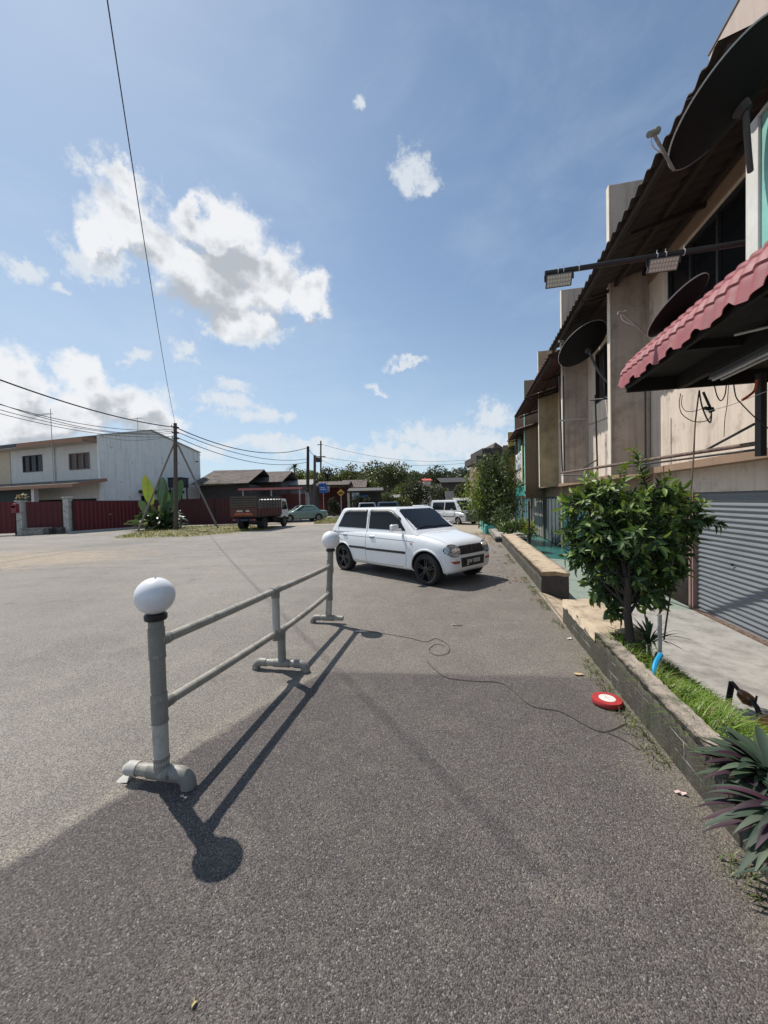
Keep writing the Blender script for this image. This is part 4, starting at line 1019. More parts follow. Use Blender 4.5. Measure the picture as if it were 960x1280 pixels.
# ----- satellite dishes
def dish(label, px, py, Y, ldir, ratio, diam, mount_px, mount_Y, lnb_px, lnb_Y, tone=DISHM, arm_from=-1.0):
    c = at(px, py, Y); v = (c-CAM).normalized()
    # long and short image directions turned into world directions across the line of sight
    e = at(px+ldir[0]*10, py+ldir[1]*10, Y)-c; e = (e-v*e.dot(v)).normalized()
    s = v.cross(e).normalized()
    if s.z < 0: s = -s
    n = (v*ratio + s*math.sqrt(1-ratio*ratio)).normalized()       # looks away from us: we see its back
    r = root('satellite_dish', label, 'satellite dish', c)
    R = diam/2; x = n.orthogonal().normalized(); y = n.cross(x)
    M = Matrix((x, y, n)).transposed()
    pr = [(R*t+.0001, R*.34*(t*t-1)) for t in [i/14 for i in range(15)]]
    m = MB(); m.lathe(pr, c, 56, M=M); o = m.build('reflector', tone, r, True); s_ = o.modifiers.new('s', 'SOLIDIFY'); s_.thickness = .006
    m = MB(); m.lathe([(R-.002, -.006), (R+.006, -.004), (R+.006, .006), (R-.002, .008)], c, 56, M=M, closed=True); m.build('rim', mat('pale_dish_rim', (.38, .38, .37), .4), r, True)
    vtx = c - n*R*.34
    mp = at(*mount_px, mount_Y)
    m = MB(); m.lathe([(0, -.07), (.05*R/.5, -.07), (.07*R/.5, -.005), (0, -.0)], vtx, 16, M=M); m.build('bracket', DARKMET, r, True)
    b0 = vtx - n*.06; mid = (b0*0.55+mp*.45); mid.z = min(b0.z, mp.z)+.25*abs(b0.z-mp.z)
    pts = [(b0*(1-t)*(1-t)+mid*2*t*(1-t)+mp*t*t) for t in [i/10 for i in range(11)]]
    m = MB(); m.tube(pts, .024*max(.7, R/.5), 12); m.build('mount_arm', mat('dark_grey_steel', (.07, .072, .078), .5), r, True)
    lp = at(*lnb_px, lnb_Y); lowest = c + (e*(-R) if (e.z > 0) else e*R)
    m = MB(); m.tube([lowest, lp], .014*max(.8, R/.5), 8); m.build('feed_arm', GREYMET, r, True)
    d = (c-lp).normalized(); mm = Matrix((d.orthogonal().normalized(), d.cross(d.orthogonal().normalized()), d)).transposed()
    m = MB(); k = max(.7, R/.6); m.lathe([(0, -.06*k), (.028*k, -.06*k), (.03*k, .0), (.022*k, .02*k), (.036*k, .05*k), (.034*k, .075*k), (0, .08*k)], lp, 14, M=mm); m.build('receiver_head', mat('receiver_plastic', (.20, .19, .16), .5), r, 50)
    m = MB(); q = lp+Vector((-.05, 0, -.16*k)); pts = [lp*(1-t)*(1-t)+q*2*t*(1-t)+(lp*.5+lowest*.5)*t*t for t in [i/10 for i in range(11)]]; m.tube(pts, .005, 6); m.build('lead', WCABLE, r, True)
    return r
dish('largest satellite dish, black, seen from below at the top right corner', 905, 124, 3.55, (.58, -.81), .42, 1.02, (938, 214), 3.75, (816, 166), 3.3)
dish('small black satellite dish edge-on just above the red tiled awning', 846, 384, 4.75, (.68, -.73), .30, .78, (870, 440), 4.7, (777, 391), 4.9)
dish('black satellite dish fixed to the cream wall, farthest along the shop row', 728, 431, 9.3, (.72, -.69), .55, 1.22, (762, 479), 9.0, (701, 427), 9.0)

# ----- floodlight arm
P0 = at(681, 342, 4.72); P1 = at(940, 313, 4.22); P1.z = P0.z
P1 = Vector((P1.x, P1.y, P0.z))
r = root('black_pipe', 'long black pipe reaching out from the shop wall over the pavement', 'pipe', P1)
m = MB(); m.tube([P0, P1 + (P1-P0).normalized()*.5], .030, 16); m.build('pipe', BLACKPL, r, 50)
for px_ in (700, 730, 708, 832, 843, 866):
    t = (px_-681)/(940-681)*1.02; q = P0.lerp(P1, t*.93 if px_ < 760 else t*.955)
    m = MB(); d = (P1-P0).normalized(); m.tube([q-d*.004, q+d*.004], .034, 14); m.tube([q+Vector((0, 0, .03)), q+Vector((.005, 0, .07))], .004, 5); m.build('cable_tie', WCABLE, r)
def flood(label, px_, py_, t, wd):
    q = P0.lerp(P1, t); d = (P1-P0).normalized(); c = q-Vector((0, 0, .105))
    r = root('floodlight', label, 'floodlight', q-Vector((0, 0, .03)), WD, 'floodlights hung from the black pipe')
    n = Vector((-.25, -.80, -.55)).normalized(); x = (d-n*d.dot(n)).normalized(); y = n.cross(x)
    if y.z < 0: y = -y
    M = Matrix((x, y, n)).transposed().to_4x4(); M.translation = c
    m = MB(); m.box(-wd/2, wd/2, -.075, .075, -.035, .0, M); m.build('housing', mat('floodlight_housing', (.07, .075, .08), .4, metal=.4), r, bevel=.008)
    m = MB(); m.box(-wd/2+.012, wd/2-.012, -.064, .064, .001, .006, M); gl = m.build('lens', mat('floodlight_lens', (.36, .37, .36), .3, .1, 40), r)
    m = MB()
    for i in range(9):
        for j in range(3):
            X = -wd/2+.03+(wd-.06)*i/8; Y = -.042+.042*j; m.box(X-.009, X+.009, Y-.013, Y+.013, .007, .010, M)
    m.build('lamp_chip', mat('pale_yellow_chip', (.62, .60, .46), .5), gl)
    m = MB(); a = c+x*(wd/2+.006); b = c-x*(wd/2+.006); u = Vector((0, 0, .075)); m.bar(a, a+u, .008, .025); m.bar(b, b+u, .008, .025); m.bar(a+u, b+u, .008, .025); m.build('bracket', DARKMET, r)
flood('floodlight at the outer tip of the black pipe, against the sky', 702, 350, .075, .29)
flood('floodlight in the middle of the black pipe, in front of the shop window', 845, 330, .60, .30)

# ----- pipe frame on the ledge of the first two shops
r = root('pipe_rack', 'rusty horizontal pipe frame fixed along the ledge above the roller shutter', 'pipe frame', at(951, 556, 4.3))
a = at(701, 592, 8.9); b = at(951, 555, 4.35); z = 2.06; a.z = z; b.z = z
d = (b-a).normalized(); up = Vector((0, 0, 1))
m = MB(); m.tube([a, b], .026, 12); m.build('long_pipe', RUST, r, 50)
m = MB(); m.tube([a+up*-.06+d*2.2, b+up*-.07], .014, 8); m.build('lower_rod', DARKMET, r, 50)
pz = at(951, 478, 4.35)
m = MB(); m.box(b.x-.035, b.x+.035, b.y-.035, b.y+.035, z-.15, pz.z+.1); m.build('upright', DARKMET, r)
q = b+d*-.75; m = MB(); m.tube([q, at(943, 530, 4.45)], .016, 8); m.build('brace', DARKMET, r)
for (x, y0, y1, Y) in ((807, 488, 584, 7.4),):
    p = at(x, y0, Y); q = at(x, y1, Y); m = MB(); m.tube([q, Vector((q.x, q.y, p.z))], .018, 8); m.build('upright', DARKMET, r)
# thin upright frame on the second shop
r = root('pipe_rack', 'thin black upright pipe frame on the cream wall under the farthest dish', 'pipe frame', at(747, 592, 9.6))
def thin(x0, y0, x1, y1, Y0, Y1, rad=.016, m_=DARKMET):
    mm = MB(); mm.tube([at(x0, y0, Y0), at(x1, y1, Y1)], rad, 8); mm.build('pipe', m_, r, 50)
thin(744, 494, 747, 592, 9.6, 9.6, .02); thin(738, 500, 762, 498, 9.7, 9.3, .022); thin(699, 526, 733, 523, 10.8, 10.8, .02, GREYMET); thin(699, 470, 703, 591, 11.2, 11.2, .022, DARKMET); thin(704, 470, 706, 591, 11.2, 11.2, .018, DARKMET)
thin(703, 594, 747, 594, 10.8, 9.7, .016); thin(724, 588, 746, 575, 10.2, 9.7, .016)

# ----- loose cables under the awning and the long dead vine
def cable(label, pts, rad=.006, m_=CABLE, name='loose_cable', cat='cable', frame=None, group=None):
    P = [at(*p) for p in pts]; Q = []
    for i in range(len(P)-1):
        p0 = P[max(i-1, 0)]; p1 = P[i]; p2 = P[i+1]; p3 = P[min(i+2, len(P)-1)]
        for j in range(8):
            t = j/8; Q.append(.5*((2*p1)+(p2-p0)*t+(2*p0-5*p1+4*p2-p3)*t*t+(3*p1-3*p2-p0+p3)*t**3))
    Q.append(P[-1]); mm = MB(); mm.tube(Q, rad, 7)
    return tag(mm.build(name, m_, smooth_=True, origin=P[0]), label, cat, group)
Yc = 4.6
cable('black cable loop dangling at the left end of the tube lamp', [(851, 492, 4.9), (849, 505, 4.9), (853, 518, 4.8), (868, 527, 4.7), (885, 525, 4.6), (889, 514, 4.6), (884, 505, 4.6)], .005)
cable('second thinner cable loop under the tube lamp', [(853, 494, 4.9), (852, 506, 4.9), (858, 514, 4.8), (872, 513, 4.7), (882, 508, 4.6)], .004)
cable('black cable loop holding a plug under the middle of the tube lamp', [(874, 488, 4.5), (877, 506, 4.5), (883, 522, 4.5), (888, 528, 4.5), (889, 516, 4.5), (886, 507, 4.5)], .008)
m = MB(); a = at(879, 490, 4.5); b = at(888, 510, 4.5); m.tube([a, b], .013, 8); m.tube([b, b+(b-a).normalized()*.05], .03, 10); m.tube([at(881, 510, 4.5), at(890, 512, 4.5)], .022, 8)
tag(m.build('plug', CABLE, smooth_=50, origin=b), 'black plug hanging in the cable bundle under the tube lamp', 'plug')
cable('black cable hanging in a U shape right of the plug', [(893, 482, 4.3), (896, 494, 4.3), (901, 501, 4.3), (906, 494, 4.3), (908, 480, 4.3)], .006)
cable('long thin cable hanging straight down in front of the sunlit wall', [(911, 478, 4.2), (909, 505, 4.2), (906, 525, 4.2), (905, 546, 4.2)], .0035)
cable('cable running down to the right behind the black upright', [(917, 480, 4.1), (920, 496, 4.1), (927, 505, 4.1), (945, 523, 4.1), (966, 540, 4.1)], .006)
cable('bright orange cable tied to the black upright', [(946, 475, 4.0), (944, 487, 4.0), (937, 494, 4.0), (928, 500, 4.0)], .013, mat('orange_cable', (.55, .09, .03), .5))
cable('white cable crossing behind the orange one', [(880, 515, 4.5), (908, 508, 4.3), (925, 502, 4.2), (966, 486, 4.0)], .003, WCABLE)
cable('long dry vine stem rising from the grass bed to the cables under the awning', [(830, 800, 3.3), (834, 770, 3.35), (840, 735, 3.4), (852, 690, 3.5), (858, 660, 3.55), (863, 620, 3.65), (867, 570, 3.8), (869, 530, 4.0), (874, 488, 4.3)], .007, mat('dry_stem', (.10, .06, .045), .9), 'vine_stem', 'vine')
# extra wear and fittings on the shop row
def wall_cable(label, pts, rad=.006):
    Q = [Vector(p) for p in pts]; m = MB(); m.tube(Q, rad, 6); tag(m.build('wall_cable', CABLE, smooth_=True, origin=Q[0], frame=ST), label, 'cable')
wall_cable('thin cable running along the cream wall under the window of the first shop', [(3.70, 5.2, 3.9), (3.70, 6.3, 3.82), (3.70, 7.6, 3.86), (3.70, 8.85, 3.8), (3.705, 8.88, 2.2)])
wall_cable('thin cable sagging along the second shop wall', [(3.70, 9.2, 3.7), (3.69, 10.5, 3.55), (3.70, 12.0, 3.62), (3.70, 12.9, 3.7)])
# ------------------------------------------------------------------ planters beside the road
def rough(m, amt=.006, sc=9.0):
    m.v = [tuple(Vector(v)+Vector((noise_(v, 0, sc), noise_(v, 7, sc), noise_(v, 13, sc)))*amt) for v in m.v]; return m
from mathutils import noise as mnoise
def noise_(v, k, sc): return mnoise.noise(Vector((v[0]*sc+k, v[1]*sc, v[2]*sc)))*2
def subbox(m, x0, x1, y0, y1, z0, z1, s=.06):
    nx = max(1, int((x1-x0)/s)); ny = max(1, int((y1-y0)/s)); nz = max(1, int((z1-z0)/s))
    f = lambda a, b, n0, n1: (n0, n1)
    for z in (z0, z1): m.grid(lambda a, b: Vector((x0+(x1-x0)*a, y0+(y1-y0)*b, z)), nx, ny)
    for x in (x0, x1): m.grid(lambda a, b: Vector((x, y0+(y1-y0)*a, z0+(z1-z0)*b)), ny, nz)
    for y in (y0, y1): m.grid(lambda a, b: Vector((x0+(x1-x0)*a, y, z0+(z1-z0)*b)), nx, nz)
def weld(o, d=.0008):
    bm = bmesh.new(); bm.from_mesh(o.data); bmesh.ops.remove_doubles(bm, verts=bm.verts, dist=d); bm.to_mesh(o.data); bm.free()
def course_mat():
    m = MATS['mossy_block_wall'].copy(); m.name = 'mossy_block_courses'; nt = m.node_tree; b = [n for n in nt.nodes if n.type == 'BSDF_PRINCIPLED'][0]; L = nt.links
    tc = N(nt, 'ShaderNodeTexCoord'); sp = N(nt, 'ShaderNodeSeparateXYZ'); cb = N(nt, 'ShaderNodeCombineXYZ'); L.new(tc.outputs['Object'], sp.inputs[0]); L.new(sp.outputs[1], cb.inputs[0]); L.new(sp.outputs[2], cb.inputs[1])
    br = N(nt, 'ShaderNodeTexBrick'); L.new(cb.outputs[0], br.inputs['Vector']); setin(br, {'Scale': 1.0, 'Brick Width': .30, 'Row Height': .092, 'Mortar Size': .005, 'Mortar Smooth': .3, 'Color1': (0, 0, 0, 1), 'Color2': (0, 0, 0, 1), 'Mortar': (1, 1, 1, 1)})
    n = setin(N(nt, 'ShaderNodeTexNoise'), {'Scale': 5.0, 'Detail': 5.0}); L.new(tc.outputs['Object'], n.inputs['Vector'])
    mr = setin(N(nt, 'ShaderNodeMapRange'), {'From Min': .50, 'From Max': .66, 'To Max': .8}); L.new(n.outputs[0], mr.inputs[0])
    mu = N(nt, 'ShaderNodeMath', operation='MULTIPLY'); L.new(br.outputs['Color'], mu.inputs[0]); L.new(mr.outputs[0], mu.inputs[1])
    mx = N(nt, 'ShaderNodeMix', data_type='RGBA'); old = b.inputs['Base Color'].links[0].from_socket; L.new(mu.outputs[0], mx.inputs[0]); L.new(old, mx.inputs[6]); mx.inputs[7].default_value = (.42, .40, .36, 1); L.new(mx.outputs[2], b.inputs['Base Color'])  # mortar joints kept pale to paint the highlights of grazing sun
    bp = setin(N(nt, 'ShaderNodeBump'), {'Strength': .9, 'Distance': .02}); bp.invert = True; L.new(br.outputs['Color'], bp.inputs['Height']); ob = b.inputs['Normal'].links[0].from_socket; L.new(ob, bp.inputs['Normal']); L.new(bp.outputs[0], b.inputs['Normal'])
    return m
COURSE = course_mat()
pr = root('planter', 'long low block planter with grass bed and small tree, nearest on the right', 'planter', (1.2, 2, 0), ST)
m = MB(); subbox(m, 1.11, 1.21, -1.2, 4.92, -.2, .262); rough(m, .003, 14); o = m.build('block_wall', COURSE, pr, 60); weld(o)
m = MB(); subbox(m, 1.102, 1.222, -1.2, 3.72, .264, .286, .03); rough(m, .005, 26); o = m.build('rough_capping', mat('gritty_concrete_cap', (.32, .27, .22), .95, .25, 12, 1.0, 70, col2=(.12, .11, .09), c2amt=(.45, .62), c2scale=8), pr, 60); weld(o)
m = MB(); subbox(m, 1.105, 1.53, 3.722, 4.93, .20, .287, .05); rough(m, .008, 8); o = m.build('concrete_cap', CAPTOP, pr, 60); weld(o)
m = MB(); subbox(m, 1.212, 1.52, 3.74, 4.91, -.2, .198, .08); rough(m, .006); m.build('block_wall', MOSSY, pr, 60)
m = MB(); subbox(m, 1.71, 1.80, -1.2, 3.75, -.5, -.03, .07); subbox(m, 1.52, 1.80, 3.75, 3.83, -.5, -.03, .07); rough(m, .006); m.build('inner_kerb', CONC, pr, 60)
m = MB(); m.grid(lambda a, b: Vector((1.205+.505*a, -1.2+4.93*b, .18-.20*a+.03*mnoise.noise(Vector((a*3, b*14, 0))))), 10, 60); m.build('soil', mat('dark_soil', (.06, .048, .034), .95, .3, 8, .8, 40), pr, True)
pr2 = root('planter', 'second low block wall with sunlit buff top, beyond the gap', 'planter', (1.35, 9, 0), ST)
m = MB(); subbox(m, 1.15, 1.555, 6.48, 13.4, -.45, .26, .09); rough(m, .010, 6); o = m.build('block_wall', MOSSY, pr2, 60); weld(o)
m = MB(); m.box(1.15, 1.555, 6.466, 6.478, -.2, .262); rough(m, .004, 30); m.build('end_face', BLOCK, pr2)
m = MB(); subbox(m, 1.14, 1.565, 6.462, 13.42, .262, .322, .07); rough(m, .010, 7); o = m.build('concrete_cap', CAPTOP, pr2, 60); weld(o)
m = MB(); m.box(1.57, 1.72, 9.0, 10.4, -.5, -.18); m.build('inner_step', BLOCK, pr2)
pr3 = root('planter', 'third short weathered block planter holding leafy shrubs, past the second wall', 'planter', (1.4, 15, 0), ST)
m = MB(); subbox(m, .98, 2.0, 13.9, 17.6, -.45, .12, .12); rough(m, .012, 6); o = m.build('block_wall', MOSSY, pr3, 60); weld(o)
m = MB(); subbox(m, .95, 2.03, 13.86, 17.64, .122, .19, .1); rough(m, .012, 6); o = m.build('concrete_cap', CONC, pr3, 60); weld(o)
pr4 = root('planter', 'teal painted low planter at the foot of the bamboo', 'planter', (1.2, 20, 0), ST)
m = MB(); 
for i in range(5):
    u = 17.7+1.2*i; m.box(.80+.03*(i % 2), .92, u, u+1.12, -.3, .33); m.box(.86, 2.0, u, u+.08, -.3, .30)
m.box(1.95, 2.03, 17.7, 23.7, -.4, .3)
m.build('teal_panel', mat('worn_teal_panel', (.10, .42, .37), .7, .15, 6, col2=(.35, .45, .42), c2amt=(.5, .65), c2scale=2), pr4)
m = MB(); m.box(.93, 1.94, 17.8, 23.7, -.3, .2); m.build('soil', mat('dark_soil', (.06, .048, .034), .95, .3, 8, .8, 40), pr4)

# ------------------------------------------------------------------ grass blades
def blades(name, P, L, W, C, lean=.5, kind=None, frame=ST, origin=None, m=None):
    n = len(P); a = rng.random(n)*2*PI; D = np.stack([np.cos(a), np.sin(a), np.zeros(n)], 1); S = np.stack([-np.sin(a), np.cos(a), np.zeros(n)], 1)
    le = (lean*(.3+rng.random(n)))[:, None]; L = L[:, None]; W = W[:, None]; Z = np.array([[0, 0, 1.0]])
    def pt(t): return P + Z*L*t*(1-.35*t*le) + D*L*le*t*t
    V = np.stack([pt(0)-S*W, pt(0)+S*W, pt(.45)-S*W*.9, pt(.45)+S*W*.9, pt(.8)-S*W*.5, pt(.8)+S*W*.5, pt(1.05)-S*W*.06, pt(1.05)+S*W*.06], 1).reshape(-1, 3)
    f = np.array([[0, 1, 3, 2], [2, 3, 5, 4], [4, 5, 7, 6]]); F = (np.arange(n)[:, None, None]*8+f[None]).reshape(-1, 4)
    o = raw_mesh(name, V, F, np.repeat(C, 8, axis=0), m or leafmat('grass_blade', .3, .5), origin=origin or (0, 0, 0), frame=frame)
    if kind: tag(o, kind=kind)
    return o
n = 24000
u = -1.1+4.75*rng.random(n); o_ = 1.21+.53*rng.random(n)
keep = ~((o_ > 1.68) & (rng.random(n) < .5)) ; u = u[keep]; o_ = o_[keep]; n = len(u)
P = np.stack([o_, u, (.18-.19*(o_-1.21)/.5)], 1)
C = vary((.12, .225, .035), n, .45, .5); dry = rng.random(n) < .12; C[dry] = vary((.25, .21, .10), dry.sum(), .3)
patchy = np.array([mnoise.noise(Vector((a*3, b*3, 0))) for a, b in zip(o_, u)])
blades('grass', P, (.08+.10*rng.random(n))*(1+.7*patchy)*(1.15-.65*(o_-1.21)/.53), .0022+.0026*rng.random(n), C, 1.1, 'stuff')
# weeds and moss along the foot of the planter walls
n = 1800; u = rng.random(n)*11.0+1.6; nz_ = np.array([mnoise.noise(Vector((b*1.3, 3, 0))) for b in u]); u = u[nz_ > .02]; n = len(u)
P = np.stack([1.07-.10*rng.random(n)**2, u, np.zeros(n)], 1)
blades('weeds', P, .02+.05*rng.random(n), .002+.002*rng.random(n), vary((.09, .13, .045), n, .4, .5), 1.2, 'stuff')
n = 500; P = np.stack([1.3+.7*rng.random(n), 13.95+3.6*rng.random(n), .19+0*rng.random(n)], 1)
# verge grass round the pole
A_ = [gnd(150, 672), gnd(330, 661), gnd(300, 656), gnd(180, 665)]
def verge(name, poly, n, h=.10):
    mbv = MB(); c = sum(poly, Vector())/len(poly); k = len(poly)
    V = []
    for ring in range(6):
        s = 1-ring/5.0
        for i in range(k*4):
            a = poly[(i//4) % k].lerp(poly[(i//4+1) % k], (i % 4)/4); p = c+(a-c)*(s*(1+.12*mnoise.noise(a*.8)) if ring == 0 else s)
            V.append(Vector((p.x, p.y, gz(p.x, p.y)+.006+.05*min(1, (1-s)*2))))
    q = k*4; F = [(r_*q+i, r_*q+(i+1) % q, (r_+1)*q+(i+1) % q, (r_+1)*q+i) for r_ in range(5) for i in range(q)]
    mbv.add(V, F); tag(mbv.build('verge', mat('verge_soil', (.17, .16, .075), .95, .3, 3, col2=(.30, .25, .16), c2amt=(.5, .65), c2scale=1.2), smooth_=True), kind='structure')
    t1, t2 = rng.random(n), rng.random(n); idx = rng.integers(0, k, n)
    Pp = np.array([p[:] for p in poly]); r1 = np.sqrt(t1)[:, None]
    cc = np.array(c[:]); a = Pp[idx]; b = Pp[(idx+1) % k]; P = cc + r1*((a-cc)*(1-t2[:, None])+(b-cc)*t2[:, None]); P[:, 2] = [gz(p[0], p[1])+.02 for p in P]
    blades(name, P, h*(.5+rng.random(n)), .012+.012*rng.random(n), vary((.14, .165, .055), n, .4, .5), .8, 'stuff', frame=WD)
verge('grass', [gnd(140, 673), gnd(235, 671), gnd(330, 662.5), gnd(345, 660), gnd(300, 656), gnd(230, 659), gnd(178, 664)], 4200, .10)
verge('grass', [gnd(392, 655), gnd(425, 653), gnd(445, 652), gnd(430, 647), gnd(400, 648)], 1500, .14)

# ------------------------------------------------------------------ the small tree in the planter
def small_tree():
    b = ST @ Vector((1.30, 3.52, .12)); r = root('small_tree', 'small leafy tree with glossy green leaves growing in the near planter', 'tree', b)
    top = b+Vector((.0, 0, .70))
    m = MB(); m.tube([b-Vector((0, 0, .1)), b+Vector((.012, 0, .2)), b+Vector((-.01, .0, .42)), top], [.042, .034, .029, .024], 12)
    twigs = []; tips = []
    rr = random.Random(5)
    lobes = [(at(735, 635, 3.55), .26), (at(768, 620, 3.5), .24), (at(812, 620, 3.45), .25), (at(842, 640, 3.45), .23), (at(745, 680, 3.5), .22), (at(790, 660, 3.3), .32), (at(826, 690, 3.4), .25), (at(780, 700, 3.45), .24), (at(765, 650, 3.85), .28), (at(815, 650, 3.85), .30), (at(868, 648, 3.5), .13), (at(722, 690, 3.5), .13), (at(768, 735, 3.45), .15), (at(748, 712, 3.6), .17), (at(815, 740, 3.5), .16), (at(775, 680, 3.3), .25), (at(720, 628, 3.6), .12), (at(758, 742, 3.4), .15), (at(795, 735, 3.35), .16), (at(780, 715, 3.25), .18), (at(735, 700, 3.45), .16), (at(770, 765, 3.35), .08), (at(843, 680, 3.5), .16), (at(800, 690, 3.7), .25), (at(725, 655, 3.5), .15), (at(800, 725, 3.5), .17), (at(838, 715, 3.5), .14)]
    for (c, R) in lobes:
        s = b+Vector((0, 0, .38+.32*rr.random())); mid = (s+c)/2+Vector((0, 0, -.05))
        m.tube([s, mid, c], [.014, .009, .005], 7)
        for k in range(int(31*R/.25)):
            d = Vector((rr.gauss(0, 1), rr.gauss(0, 1), rr.gauss(.15, 1))).normalized(); e = c+d*R*(.75+.4*rr.random()); tips.append((c+d*R*.15, e))
    # long shoots
    for px_, py_, Y in ((905, 657, 3.35), (880, 628, 3.4), (792, 560, 3.5), (780, 580, 3.55), (703, 668, 3.5)):
        e = at(px_, py_, Y); c = min(lobes, key=lambda l: (l[0]-e).length)[0]; tips.append((c, e)); tips.append((c.lerp(e, .5), e))
    for a, e in tips: m.tube([a, a.lerp(e, .5)+Vector((0, 0, .01)), e], [.005, .0035, .002], 4, caps=False)
    m.build('trunk', mat('small_tree_bark', (.05, .038, .03), .9, .3, 20, .7, 60), r, True)
    P, D, Nn, Ls, Ws, C = [], [], [], [], [], []
    for a, e in tips:
        ax = (e-a); l = ax.length; ax.normalize(); k = max(7, int(l/.018)); k = min(k, 20)
        for i in range(k):
            t = .2+.8*(i+rr.random())/k; p = a+(e-a)*min(t, 1)
            th = i*2.4; o1 = ax.orthogonal().normalized(); o2 = ax.cross(o1); sd = o1*math.cos(th)+o2*math.sin(th)
            d = (ax*.55+sd*.85+Vector((0, 0, -.18))).normalized() if t < .97 else (ax+sd*.3).normalized()
            P.append(p); D.append(d); nn = (ax*.8+Vector((0, 0, .7))-sd*.2+Vector((rr.gauss(0, .25), rr.gauss(0, .25), 0))).normalized(); Nn.append(nn)
            L = .055+.065*rr.random()**1.4; Ls.append(L); Ws.append(L*.36)
            young_or_sunlit = (p.z > 1.30 and t > .6) or (t > .8 and rr.random() < .6)  # young tips, plus upper leaves coloured paler as if sunlit
            c = (.15, .225, .045) if young_or_sunlit else (.042, .085, .022)
            if rr.random() < .004: c = (.30, .22, .04)
            v = .75+.5*rr.random(); C.append((c[0]*v, c[1]*v, c[2]*v))
    P, D, Nn = [np.array([q[:] for q in X]) for X in (P, D, Nn)]
    V, F, C = leaf_geo(P, D, Nn, Ls, Ws, np.array(C), .12, .22)
    raw_mesh('foliage', V, F, C, leafmat('glossy_leaf', .22, .5), r)
small_tree()

# strap-leaf plants
def straps(name, label, cat, base, n, L, W, colr, frame=ST, up=.5, seed=1, back=None, droop=.55, group=None, parent=None, fold=.15):
    rr = random.Random(seed); r = parent or root(name, label, cat, base, frame, group); B = Vector(base)
    V, F, C = [], [], []
    for i in range(n):
        a = rr.random()*2*PI; el = up*(.25+.9*rr.random()); l = L*(.65+.5*rr.random()); w = W*(.8+.4*rr.random())
        d = Vector((math.cos(a)*math.cos(el), math.sin(a)*math.cos(el), math.sin(el))); s = Vector((-math.sin(a), math.cos(a), 0)); c = colr[rr.randrange(len(colr))]; v = .75+.5*rr.random()
        k = len(V); p = B+Vector((d.x, d.y, 0))*.02+Vector((0, 0, rr.random()*.06)); NS = 7
        for j in range(NS+1):
            t = j/NS; q = p+d*l*t+Vector((0, 0, -droop*l*t*t)); ww = w*.5*(math.sin(PI*min(1, t*.92+.10))**.75 if t < 1 else .0)+.0005
            mid = q-Vector((0, 0, ww*fold*2))
            V += [q-s*ww, mid, q+s*ww]; C += [tuple(x*v for x in c)]*3
        for j in range(NS):
            for h in (0, 1): F.append((k+3*j+h, k+3*j+h+1, k+3*j+h+4, k+3*j+h+3))
    raw_mesh('leaves', np.array([q[:] for q in V]), np.array(F), np.array(C), leafmat('strap_leaf', .2, .62), r, smooth_=True)
    return r
SPK = STI @ gnd(812, 828, .12)
m = MB(); m.tube([(SPK.x, SPK.y, .0), (SPK.x, SPK.y, .26)], .016, 8)
sp_ = straps('spiky_plant', 'thin leaved spiky plant beside the upright grey stake', 'plant', (SPK.x, SPK.y, .27), 50, .30, .015, [(.04, .075, .03), (.07, .11, .04)], up=1.1, seed=3, droop=.35)
m.build('stem', mat('bark', (.12, .09, .065), .9, .3, 12, .6, 30), sp_, True)
PUR = [(.035, .06, .036), (.05, .08, .042), (.035, .055, .036), (.08, .11, .065), (.045, .012, .026), (.032, .010, .02)]
straps('purple_plant', 'green and purple strap leaved plant spilling over the planter wall at lower right', 'plant', (1.24, 1.90, .27), 130, .29, .036, PUR, up=.9, seed=4, droop=.45)
straps('purple_plant', 'second green and purple strap leaved plant, nearer, cut by the right edge of the picture', 'plant', (1.17, 1.66, .26), 120, .28, .036, PUR, up=.8, seed=6, droop=.6)
straps('purple_plant', 'third, nearest green and purple strap leaved plant at the lower right corner', 'plant', (1.19, 1.42, .22), 110, .28, .036, PUR, up=.8, seed=9, droop=.6)

# leafy shrubs in the third planter and bamboo beyond
def shrub(name, label, cat, c, rad, n, leaf, col, frame=ST, seed=2, group=None, ar=.38, warm=.5):
    r = root(name, label, cat, (c[0], c[1], c[2]-rad[2]), frame, group); P, lc, lr = crown_points(c, rad, n, 8, .3, seed)
    P = P[P[:, 2] > c[2]-rad[2]]
    n = len(P); D = nrm(rng.normal(size=(n, 3))+np.array([[0, 0, .3]])); Nn = nrm(rng.normal(size=(n, 3))+np.array([[0, 0, 1.2]]))
    L = leaf*(.6+.8*rng.random(n)); V, F, C = leaf_geo(P, D, Nn, L, L*ar, vary(col, n, .4, warm), .2, .2)
    raw_mesh('foliage', V, F, C, leafmat('shrub_leaf', .3, .45), r)
    m = MB()
    for i in range(5):
        q = Vector(lc[i]); m.tube([Vector((c[0], c[1], c[2]-rad[2]-.05)), (Vector((c[0], c[1], c[2]-rad[2]*.5))+q)/2, q], [.02, .015, .006], 6)
    m.build('stem', mat('bark', (.12, .09, .065), .9, .3, 12, .6, 30), r, True)
    return r
shrub('shrub', 'round mid green shrub at the near end of the third planter', 'shrub', (1.55, 14.6, .55), (.5, .6, .42), 700, .12, (.05, .10, .03), seed=3)
shrub('shrub', 'darker shrub behind the mid green one in the third planter', 'shrub', (1.4, 16.3, .65), (.5, .9, .5), 800, .12, (.035, .07, .025), seed=4)
shrub('shrub', 'yellow green strap leaved shrub beside the black post near the blue doors', 'shrub', (2.3, 15.4, .35), (.35, .4, .45), 350, .22, (.16, .22, .05), seed=5, ar=.16)
